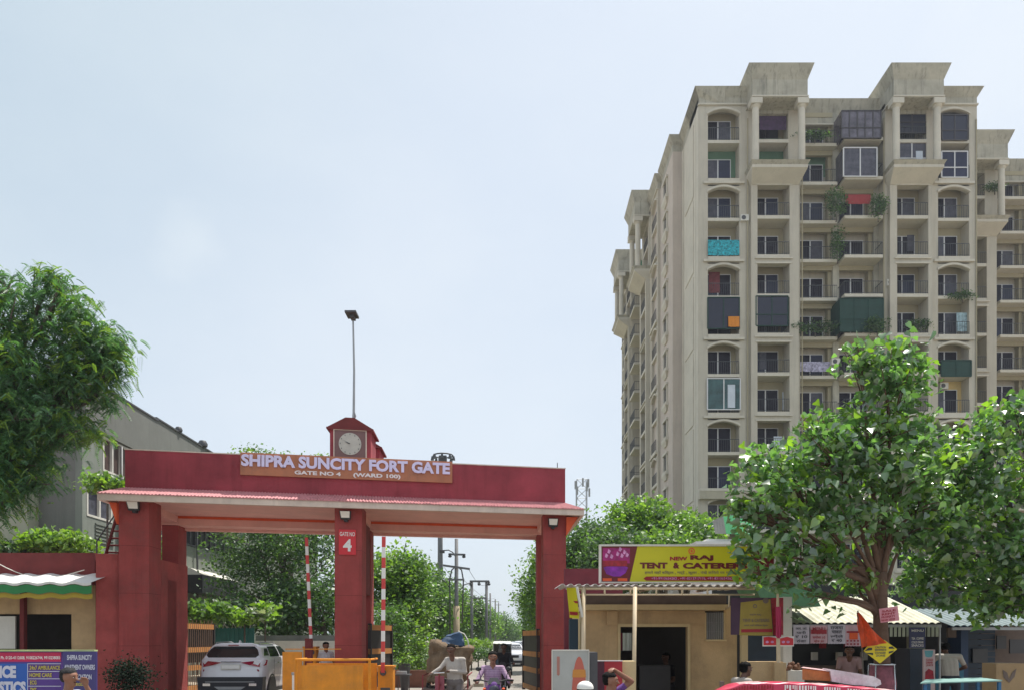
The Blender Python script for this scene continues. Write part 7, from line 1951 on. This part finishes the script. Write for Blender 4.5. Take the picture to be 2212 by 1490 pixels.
person('young man in a lilac checked shirt riding the dark motorcycle towards the camera', (mx, my + .15, 0), R(4),
       seated(.70, pelvis=(0, .05, .80), elL=(.32, -.18, .98), elR=(-.32, -.18, .98), wrL=(.34, -.50, .98 / .95), wrR=(-.34, -.50, .98 / .95), hdL=(-.1, -1, -.1), hdR=(.1, -1, -.1), knL=(.19, -.38, .62), knR=(-.19, -.38, .62), anL=(.17, -.10, .28), anR=(-.17, -.10, .28), toL=(.17, -.27, .24), toR=(-.17, -.27, .24)),
       m_shl, m_trd, m_skin, sleeve='long', scale=.95)
# second rider
m2x, m2y = XX(1088, 23.5), 23.5
motorcycle('second motorcycle further back, ridden by the man in black', m2x, m2y, R(-3), m_carb)
person('man in a black top and pale trousers riding the second motorcycle', (m2x, m2y + .2, 0), R(-3), seated(.72, pelvis=(0, .05, .82), elL=(.30, -.18, 1.0), elR=(-.30, -.18, 1.0), wrL=(.33, -.50, 1.0), wrR=(-.33, -.50, 1.0), knL=(.19, -.38, .64), knR=(-.19, -.38, .64), anL=(.17, -.10, .28), anR=(-.17, -.10, .28), toL=(.17, -.27, .24), toR=(-.17, -.27, .24)), m_shb, m_shk, m_skind, sleeve='long')

# ------------------------------------------------------------------ e-rickshaw
ex, ey = XX(1085, 35), 35.0
er = thing('rickshaw', 'small three wheeled rickshaw with a white roof coming down the road behind the riders', 'rickshaw', (ex, ey, 0))
ww, zr_ = .44, ZZ(1384, 35)
mb = MB(); mb.frus((ex - ww, ex + ww, ey - .1, ey + 2.1), (ex - ww + .06, ex + ww - .06, ey, ey + 2.0), zr_ - .10, zr_); mb.build('roof', m_white, er)
for sx_ in (-1, 1):
    for y_ in (0, 1.1, 2.0): mb = MB(); mb.tube([(ex + sx_ * (ww - .03), ey + y_, .35), (ex + sx_ * (ww - .03), ey + y_, zr_ - .1)], .02, 6); mb.build('post', m_steel, er)
mb = MB(); mb.frus((ex - ww + .05, ex + ww - .05, ey + .02, ey + .05), (ex - ww + .05, ex + ww - .05, ey + .02, ey + .05), .95, zr_ - .12); mb.build('windscreen', m_carglass, er)
mb = MB(); mb.frus((ex - .25, ex + .25, ey - .25, ey + .05), (ex - .38, ex + .38, ey - .05, ey + .05), .35, .95); mb.build('front_panel', m_teal if False else m_navyp, er)
mb = MB(); mb.box(ex - ww, ex + ww, ey + .1, ey + 2.1, .30, .38); mb.box(ex - ww, ex + ww, ey + 1.2, ey + 2.1, .38, .8); mb.build('body', m_navyp, er)
for (a, b_) in ((0, -.25), (-.42, 1.7), (.42, 1.7)): mb = MB(); mb.wheel((ex + a, ey + b_, .23), .23, .08, seg=16, hole=.1); w = mb.build('wheel', m_tyre, er); mb = MB(); mb.wheel((ex + a, ey + b_, .23), .11, .04, seg=12); mb.build('rim', m_rim, w)
mb = MB(); mb.ball((ex, ey - .2, .78), (.07, .05, .07), 10, 6); mb.build('headlight', m_lens, er)

# ------------------------------------------------------------------ car (sports utility), local frame: rear at y = 0, nose at y = 4.3
def suv(label, loc, rz, cat='car'):
    t = thing('car', label, cat, (0, 0, 0))
    # lower body
    st = [0, .015, .04, .09, .20, .35, .5, .65, .8, .9, .95, .985, 1.0]
    def wf(s): return {0: .80, .015: .91, .04: .965, .09: 1.0, .9: .98, .95: .94, .985: .86, 1.0: .74}.get(s, 1.0)
    lev = [(.24, .84, .10, 4.18), (.36, .875, .02, 4.27), (.58, .895, 0.0, 4.30), (.84, .90, .06, 4.30), (1.02, .90, .10, 4.27), (1.15, .885, .08, 4.20), (1.22, .85, .14, 4.05)]
    vs, fs = [], []
    for (z, w, yr, yf) in lev:
        for s in st:
            y = yr + (yf - yr) * s; zz = z
            if z > .8: zz = z - max(0, (y - 2.8)) * .17 - (.02 if s == 0 else 0)
            vs += [(-w * wf(s), y, zz), (w * wf(s), y, zz)]
    ns = len(st)
    for l in range(len(lev) - 1):
        for i in range(ns - 1):
            a = (l * ns + i) * 2; b = a + 2; c_ = a + ns * 2; d_ = c_ + 2
            fs += [(a, c_, d_, b), (a + 1, b + 1, d_ + 1, c_ + 1)]
        a = (l * ns) * 2; c_ = a + ns * 2; fs.append((a, a + 1, c_ + 1, c_))
        a = (l * ns + ns - 1) * 2; c_ = a + ns * 2; fs.append((a, c_, c_ + 1, a + 1))
    l = len(lev) - 1
    for i in range(ns - 1):
        a = (l * ns + i) * 2; fs.append((a, a + 1, a + 3, a + 2))
        a = i * 2; fs.append((a, a + 2, a + 3, a + 1))
    mb = MB(); mb.add(vs, fs)
    body = mb.build('body', m_carw, t, smooth=True)
    # cabin
    g = [(1.20, .81, .15, 3.10), (1.31, .765, .23, 2.92), (1.42, .715, .31, 2.70), (1.52, .66, .38, 2.45), (1.585, .59, .43, 2.25), (1.62, .44, .50, 2.05)]
    sg2 = [0, .02, .06, .3, .6, .94, .98, 1.0]; wg = [.93, .98, 1, 1, 1, 1, .97, .90]
    vs, fs = [], []
    for (z, w, yr, yf) in g:
        for s, k in zip(sg2, wg): y = yr + (yf - yr) * s; vs += [(-w * k, y, z), (w * k, y, z)]
    ns = len(sg2)
    for l in range(len(g) - 1):
        for i in range(ns - 1):
            a = (l * ns + i) * 2; b = a + 2; c_ = a + ns * 2; d_ = c_ + 2
            fs += [(a, c_, d_, b), (a + 1, b + 1, d_ + 1, c_ + 1)]
        a = (l * ns) * 2; c_ = a + ns * 2; fs.append((a, a + 1, c_ + 1, c_)); a = (l * ns + ns - 1) * 2; c_ = a + ns * 2; fs.append((a, c_, c_ + 1, a + 1))
    l = len(g) - 1
    for i in range(ns - 1): a = (l * ns + i) * 2; fs.append((a, a + 1, a + 3, a + 2))
    mb = MB(); mb.add(vs, fs); mb.build('cabin', m_carw, t, smooth=True)
    def gp(z, side_y, s):                      # point on the cabin side
        for (a, b) in zip(g, g[1:]):
            if a[0] <= z <= b[0]:
                k = (z - a[0]) / (b[0] - a[0]); return (s * ((a[1] + (b[1] - a[1]) * k) + .006), side_y, z)
    def rear_y(z):
        for (a, b) in zip(g, g[1:]):
            if a[0] <= z <= b[0]: k = (z - a[0]) / (b[0] - a[0]); return a[2] + (b[2] - a[2]) * k, (a[1] + (b[1] - a[1]) * k) * .93
    # rear window
    mb = MB()
    rows = [1.225, 1.29, 1.37, 1.46, 1.515]; ww_ = [.86, .99, 1.0, .98, .90]
    pts = []
    for z, k in zip(rows, ww_):
        y, w = rear_y(z); pts.append((-w * k, y - .006, z)); pts.append((w * k, y - .006, z))
    for i in range(len(rows) - 1): mb.add([pts[2 * i], pts[2 * i + 1], pts[2 * i + 3], pts[2 * i + 2]], [(0, 1, 2, 3)])
    mb.build('rear_window', m_carglass, t, fixn=False)
    # corner quarter glass (dark wrap)
    for s in (-1, 1):
        for (y0, y1, y2, y3, nm) in ((.98, 1.92, 1.90, 1.08, 'door_window'), (2.00, 2.86, 2.42, 1.98, 'door_window'), (.42, .90, 1.0, .72, 'quarter_window')):
            mb = MB(); z0, z1 = 1.235, 1.52
            if nm == 'quarter_window': z0, z1 = 1.27, 1.47
            p = [gp(z0, y0, s), gp(z0, y1, s), gp((z0 + z1) / 2, (y1 + y2) / 2, s), gp(z1, y2, s), gp(z1, y3, s), gp((z0 + z1) / 2, (y0 + y3) / 2, s)]
            mb.add(p if s > 0 else p[::-1], [(0, 1, 2, 5), (5, 2, 3, 4)] if s > 0 else [(5, 4, 3, 0), (0, 3, 2, 1)][:0] + [(0, 1, 2, 3, 4, 5)])
            mb.build(nm, m_carglass, t)
        mb = MB(); mb.box(s * .905, s * .9, .55, 3.9, .26, .36); mb.build('side_sill', m_carb, t)
        # rails on the roof
        mb = MB(); mb.tube([(s * .60, .62, 1.585), (s * .61, .70, 1.635), (s * .61, 1.9, 1.645), (s * .60, 2.1, 1.60)], .016, 6); mb.build('roof_rail', m_steel, t, smooth='all')
        # wheels with arches
        for wy in (.82, 3.42):
            mb = MB(); mb.wheel((s * .80, wy, .34), .34, .21, hole=.23, seg=26); w = mb.build('wheel', m_tyre, t, smooth=True)
            mb = MB(); mb.wheel((s * .84, wy, .34), .235, .06, hole=.205, seg=26); mb.wheel((s * .86, wy, .34), .05, .08, seg=10)
            for k in range(5):
                a = k * 1.2566 + .3; mb.box(-.02, .02, -.03, .03, .03, .21, xf=lambda x, y, z, a=a: Vector((s * .87 + x, wy + y * math.cos(a) - z * math.sin(a), .34 + y * math.sin(a) + z * math.cos(a))))
            mb.build('rim', m_rim, w)
            mb = MB(); mb.wheel((s * .875, wy, .36), .42, .062, hole=.355, seg=28); mb.wheel((s * .80, wy, .36), .37, .215, seg=20); mb.build('wheel_arch', m_carb, t)
        # tail lamps
        def rp(x, z, o=.012):
            yb = .055 + (.02 if z > .95 else 0)
            ax = abs(x)
            if ax > .72: yb += (ax - .72) * 1.1
            return (x, yb - o, z)
        mb = MB()
        P1 = [rp(s * .26, 1.09), rp(s * .50, 1.02), rp(s * .74, .97), rp(s * .80, 1.155), rp(s * .58, 1.13)]
        P2 = [rp(s * .74, .97), (s * .905, .26, 1.02), (s * .90, .40, 1.15), rp(s * .80, 1.155)]
        mb.add(P1, [(0, 1, 2, 3, 4)]); mb.add(P2, [(0, 1, 2, 3)]); mb.build('tail_lamp', m_tail, t)
        mb = MB(); mb.add([rp(s * .70, .90), rp(s * .77, .76), rp(s * .81, .76), rp(s * .74, .91)], [(0, 1, 2, 3)]); mb.build('reflector', m_tail, t)
        mb = MB(); mb.tube([(s * .84, 2.72, 1.22), (s * .93, 2.74, 1.24)], .02, 6); mb.ball((s * .985, 2.73, 1.27), (.085, .055, .065), 12, 7); mb.build('mirror', m_carb, t, smooth='all')
        for z in (1.05,):
            for y_ in (1.25, 2.25): mb = MB(); mb.box(s * .90, s * .925, y_, y_ + .16, z, z + .025); mb.build('door_handle', m_chrome, t)
        mb = MB(); mb.box(s * .898, s * .904, 1.96, 1.966, .40, 1.18); mb.box(s * .898, s * .904, 1.02, 1.026, .55, 1.18); mb.box(s * .898, s * .904, 2.92, 2.926, .40, 1.12); mb.build('door_gap', m_carb, t)
        mb = MB(); mb.add([(s * .45, 4.275, .78), (s * .74, 4.2, .80), (s * .80, 4.12, .90), (s * .5, 4.25, .88)], [(0, 1, 2, 3)]); mb.build('headlight', m_lens, t)
    mb = MB(); mb.frus((-.56, .56, .30, .52), (-.50, .50, .34, .56), 1.535, 1.585); mb.build('spoiler', m_carw, t)
    mb = MB(); mb.box(-.14, .14, .28, .299, 1.55, 1.57); mb.build('brake_light', m_tail, t)
    mb = MB(); mb.box(-.27, .27, .05, .09, 1.10, 1.12); mb.build('chrome_strip', m_chrome, t)
    mb = MB(); mb.box(-.26, .26, .03, .065, .90, 1.04); pl_ = mb.build('number_plate', m_offw, t)
    mb = MB(); mb.box(-.235, .235, .018, .0295, .925, 1.015); mb.build('plate_face', m_white, pl_)
    mb = MB(); mb.frus((-.86, .86, -.02, .3), (-.885, .885, -.012, .30), .24, .70); mb.build('rear_bumper', m_carb, t)
    mb = MB(); mb.box(-.66, .66, -.035, -.018, .56, .58); mb.frus((-.30, .30, -.045, -.018), (-.42, .42, -.045, -.018), .36, .44); mb.build('bumper_trim', m_steel, t)
    for s in (-1, 1): mb = MB(); mb.box(s * .52, s * .72, -.045, -.018, .46, .53); mb.build('exhaust_trim', m_chrome, t)
    mb = MB(); mb.tube([(.05, .19, 1.23), (.0, .19, 1.245), (-.25, .20, 1.25)], .012, 6); mb.build('wiper', m_black, t)
    mb = MB(); pts = []
    for z, k in ((1.10, .92), (1.46, .92)):
        y, w = [(a[3], a[1]) for a in [min(g, key=lambda q: abs(q[0] - z))]][0]; pts += [(-w * k, y + .0, z), (w * k, y + .0, z)]
    mb.add([(-.70, 3.07, 1.235), (.70, 3.07, 1.235), (.58, 2.50, 1.52), (-.58, 2.50, 1.52)], [(0, 1, 2, 3)]); mb.build('windscreen', m_carglass, t)
    mb = MB(); mb.box(-.42, .42, 4.28, 4.315, .62, .80); mb.box(-.7, .7, 4.26, 4.31, .26, .42); mb.build('grille', m_carb, t)
    mb = MB(); mb.box(-.25, .25, 4.316, 4.325, .5, .6); mb.build('number_plate', m_white, t)
    mb = MB(); mb.frus((-.03, .03, .75, .95), (-.008, .008, .80, .86), 1.61, 1.70); mb.build('antenna_fin', m_carw, t)
    t.location = loc; t.rotation_euler = (0, 0, rz)
    return t
cxw = XX(497, 20.7)
car = suv('white sports utility car driving in under the left arch of the gate, seen from behind', (cxw, 20.7, 0), R(1.5))
def far_car(lab, px, d, rz, sc_=1.0):
    c = copy_tree(car, None, (XX(px, d), d, 0), rz); c['label'] = lab; c['group'] = 'cars far down the road'; c.scale = (sc_,) * 3; return c
far_car('white car coming down the road just behind the rickshaw', 1103, 52, math.pi + R(2), .92)
far_car('distant pale car further along the road near the vanishing point', 1113, 78, math.pi, .92)
far_car('farthest tiny car on the road', 1121, 110, math.pi, .92)
# ------------------------------------------------------------------ foreground cart and table
d = 9.0
fc = thing('vendor_cart', 'street vendor cart whose bulging cover is printed in red and white, at the bottom edge', 'cart', (XX(1760, d), d + .4, 0))
x0, x1 = XX(1550, d), XX(1975, d)
m_vin = M('vinyl_red', (.55, .03, .08), .35, var=.15, scale=3, bump=.15, bscale=8); m_vinw = M('vinyl_pink_white', (.62, .38, .38), .35, var=.2, scale=3, bump=.15, bscale=8)
def cvz(t): return ZZ(1500, d) + (ZZ(1474, d) - ZZ(1500, d)) * (min(1, t * 7) ** .6) * (1 if t < .35 else 1 - ((t - .35) / .65) ** 1.5 * .85)
n = 44; rows_ = [(0, -.20), (0, -.012), (.02, 0.0), (.05, 0.004), (.16, .006), (.30, .0), (.34, -.2)]
vs, fs, mis = [], [], []
for i in range(n + 1):
    t_ = i / n; x = x0 + (x1 - x0) * t_; z = cvz(t_)
    for (o, dz) in rows_: vs.append((x, d + o, z + dz + .006 * math.sin(i * 1.3 + o * 9)))
k = len(rows_)
mb = MB(); 
for i in range(n):
    for j in range(k - 1): fs.append((i * k + j, (i + 1) * k + j, (i + 1) * k + j + 1, i * k + j + 1)); mis.append(0 if j < 2 or (i // 5) % 3 != 1 else 1)
mb.add(vs, fs); mb.mi = mis
mb.build('cover', [m_vin, m_vinw], fc, smooth='all')
r_ = random.Random(3)
for (a, b_) in ((.04, .28), (.34, .50), (.54, .62), (.66, .90)):
    t_ = a
    while t_ < b_:
        w = r_.uniform(.004, .010); x = x0 + (x1 - x0) * t_; z = cvz(t_) - .025
        mb = MB(); h1 = r_.uniform(.04, .08); sl = r_.uniform(-.01, .01)
        mb.add([(x, d - .008, z - h1), (x + w * 2.4, d - .008, z - h1 + sl), (x + w * 2.4, d - .008, z), (x, d - .008, z + sl * .5)], [(0, 1, 2, 3)]); mb.build('print', m_letter2 if a != .04 else m_pill, fc, fixn=False)
        t_ += w + r_.uniform(.004, .008)
mb = MB(); mb.box(x0 + .15, x1 - .3, d + .05, d + .95, .72, .80); mb.build('deck', m_slab, fc)
for (x, y_) in ((x0 + .3, d + .1), (x1 - .5, d + .1), (x0 + .3, d + .9), (x1 - .5, d + .9)):
    mb = MB(); mb.box(x - .025, x + .025, y_ - .025, y_ + .025, .80, cvz((x - x0) / (x1 - x0)) - .02); mb.build('post', m_slab, fc)
    spoked(fc, (x, y_, .36), .36, axis='y')
bx = thing('carton', 'open carton with orange side lying on the red cart cover', 'carton', tuple(P(1765, 1470, 9.3)))
mb = MB(); d2 = 9.3
mb.add([P(1733, 1467, d2), P(1795, 1470, d2), P(1793, 1450, d2), P(1733, 1443, d2), P(1740, 1466, d2 + .5), P(1798, 1468, d2 + .5), P(1796, 1448, d2 + .5), P(1738, 1441, d2 + .5)], [(0, 1, 2, 3), (1, 5, 6, 2), (5, 4, 7, 6), (4, 0, 3, 7), (0, 4, 5, 1)])
mb.build('side', M('carton_orange', (.40, .15, .04), .6, var=.4, scale=5), bx)
mb = MB(); mb.add([P(1730, 1441, d2 - .03), P(1800, 1450, d2 - .03), P(1800, 1447, d2 + .5), P(1735, 1439, d2 + .5)], [(0, 1, 2, 3)]); mb.build('flap', m_vinw, bx)
mb = MB(); pts = [P(1793, 1444, 9.25), P(1850, 1453, 9.25), P(1888, 1460, 9.25), P(1902, 1468, 9.25), P(1904, 1477, 9.25), P(1893, 1482, 9.25), P(1840, 1478, 9.25), P(1797, 1471, 9.25)]
mb.poly(pts, (0.05, .35, 0.0)); P_(mb.build('white_sheet_roll', M('crumpled_plastic', (.50, .53, .56), .35, var=.25, scale=9, bump=.6, bscale=14), origin=P(1850, 1465, 9.25)), label='crumpled white plastic sheet lying beside the orange carton on the cart', cat='sheet')
d = 10.6
tb = thing('table', 'thin teal metal table top at the lower right in front of the shops', 'table', (XX(2080, d), d + .4, 0))
mb = MB(); mb.add([P(1988, 1474, d), P(2165, 1468, d - .1), P(2118, 1462, d + .8), P(2000, 1466, d + .8), P(1988, 1476, d), P(2165, 1470.5, d - .1), P(2118, 1464.5, d + .8), P(2000, 1468.5, d + .8)], [(0, 1, 2, 3), (7, 6, 5, 4), (0, 4, 5, 1), (1, 5, 6, 2), (2, 6, 7, 3), (3, 7, 4, 0)])
mb.build('table_top', M('teal_top', (.20, .36, .33), .5, var=.2), tb)
for (px, dd, pz) in ((1998, d + .05, 1475), (2158, d - .05, 1470), (2112, d + .75, 1465), (2006, d + .75, 1468)):
    p = P(px, pz, dd); mb = MB(); mb.box(p.x - .02, p.x + .02, dd - .02, dd + .02, 0, p.z - .012); mb.build('leg', M('table_blue', (.02, .12, .26), .5), tb)
# snack heap on the counter, and a bucket with pink cloth at the trunk
sh_ = thing('snack_heap', 'heap of brown snacks on a pale crate right of the beige counter wall', 'snacks', (XX(1713, 13.3), 13.3, ZZ(1447, 13.3)))
mb = MB(); mb.box(XX(1697, 13.3), XX(1733, 13.3), 13.2, 13.5, .0, ZZ(1447, 13.3)); mb.build('crate', m_offw, sh_)
for i in range(34):
    q = P(1700 + 30 * r_.random(), 1445, 13.22 + .2 * r_.random()); q.z += .16 * (1 - abs((q.x - XX(1715, 13.3)) / .16)) * r_.random(); mb = MB(); mb.ball(q, .028, 8, 5); mb.build('snack', M('fried_brown', (.20, .09, .05), .7, var=.3), sh_)
tw = thing('garland_cloth', 'reddish cloth wound round the foot of the peepal trunk inside a steel hoop', 'cloth', (XX(1905, 12.4), 12.4, .6))
mb = MB(); mb.lathe((XX(1905, 12.6), 12.6, .1), [(.21, 0), (.19, .5), (.22, .9), (.17, 1.2)], 14); mb.build('cloth', M('rose_cloth', (.22, .07, .09), .8, var=.5, scale=6), tw, smooth='all')
mb = MB(); c = Vector((XX(1905, 12.6), 12.6, ZZ(1434, 12.6))); mb.tube([c + Vector((.20 * math.cos(a), .2 * math.sin(a), 0)) for a in np.linspace(0, 6.283, 20)], .012, 6, cap=False)
for a in (.6, 2.5, 3.8, 5.4): mb.tube([c + Vector((.2 * math.cos(a), .2 * math.sin(a), 0)), c + Vector((.25 * math.cos(a), .25 * math.sin(a), -c.z))], .012, 6)
mb.build('steel_hoop', m_chrome, tw, smooth='all')
# small table and potted plant on the drive
tt = thing('side_table', 'little dark table on thin legs just right of the yellow boom housing', 'table', (XX(867, 18), 18.0, 0))
zt_ = ZZ(1455, 18)
mb = MB(); mb.box(XX(849, 18), XX(887, 18), 17.85, 18.2, zt_ - .03, zt_); mb.build('table_top', m_dark, tt)
for (px, dd) in ((852, 17.88), (884, 17.88), (860, 18.15), (880, 18.15)): mb = MB(); mb.box(XX(px, dd) - .01, XX(px, dd) + .01, dd - .01, dd + .01, 0, zt_ - .031); mb.build('leg', m_dark, tt)
mb = MB(); mb.box(XX(857, 18), XX(878, 18), 17.92, 18.1, zt_ + .001, zt_ + .07); P_(mb.build('grey_box', m_steel, origin=(XX(867, 18), 18, zt_)), label='small grey box lying on the little dark table', cat='box')
pp = bush('potted_plant', 'potted bushy plant at the edge of the undergrowth right of the yellow box', 864, 884, 1412, 1434, 25.5, [m_lfmid, m_lfbright], .5, 22, .1, ry=.15)
mb = MB(); mb.lathe((XX(874, 25.5), 25.5, 0), [(.12, 0), (.17, .5), (.19, ZZ(1432, 25.5) - .05), (.19, ZZ(1432, 25.5))], 12); mb.build('pot', m_dark, pp, smooth=True)
# clutter by the column : carton pile and chair
mb = MB(); mb.box(XX(846, 27), XX(930, 27), 27.2, 27.4, 0, ZZ(1447, 27)); P_(mb.build('brick_edging', M('old_brick', (.22, .10, .07), .9, var=.3, dirt=.4), origin=(XX(890, 27), 27.2, 0)), label='low brown brick edging below the undergrowth', cat='edging')
# ------------------------------------------------------------------ humid haze
hm_ = bpy.data.materials.new('haze_air'); hm_.use_nodes = True; hm_.node_tree.nodes.clear()
ho_ = hm_.node_tree.nodes.new('ShaderNodeOutputMaterial'); hv_ = hm_.node_tree.nodes.new('ShaderNodeVolumePrincipled')
hv_.inputs['Color'].default_value = (.80, .86, .96, 1); hv_.inputs['Density'].default_value = 0.0004; hv_.inputs['Anisotropy'].default_value = 0.3
hm_.node_tree.links.new(hv_.outputs[0], ho_.inputs['Volume'])
mb = MB(); mb.box(-905, 905, -65, 1505, -1.0, 52.0)
P_(mb.build('haze', hm_), kind='stuff', label='thin humid haze filling the air of the whole place')
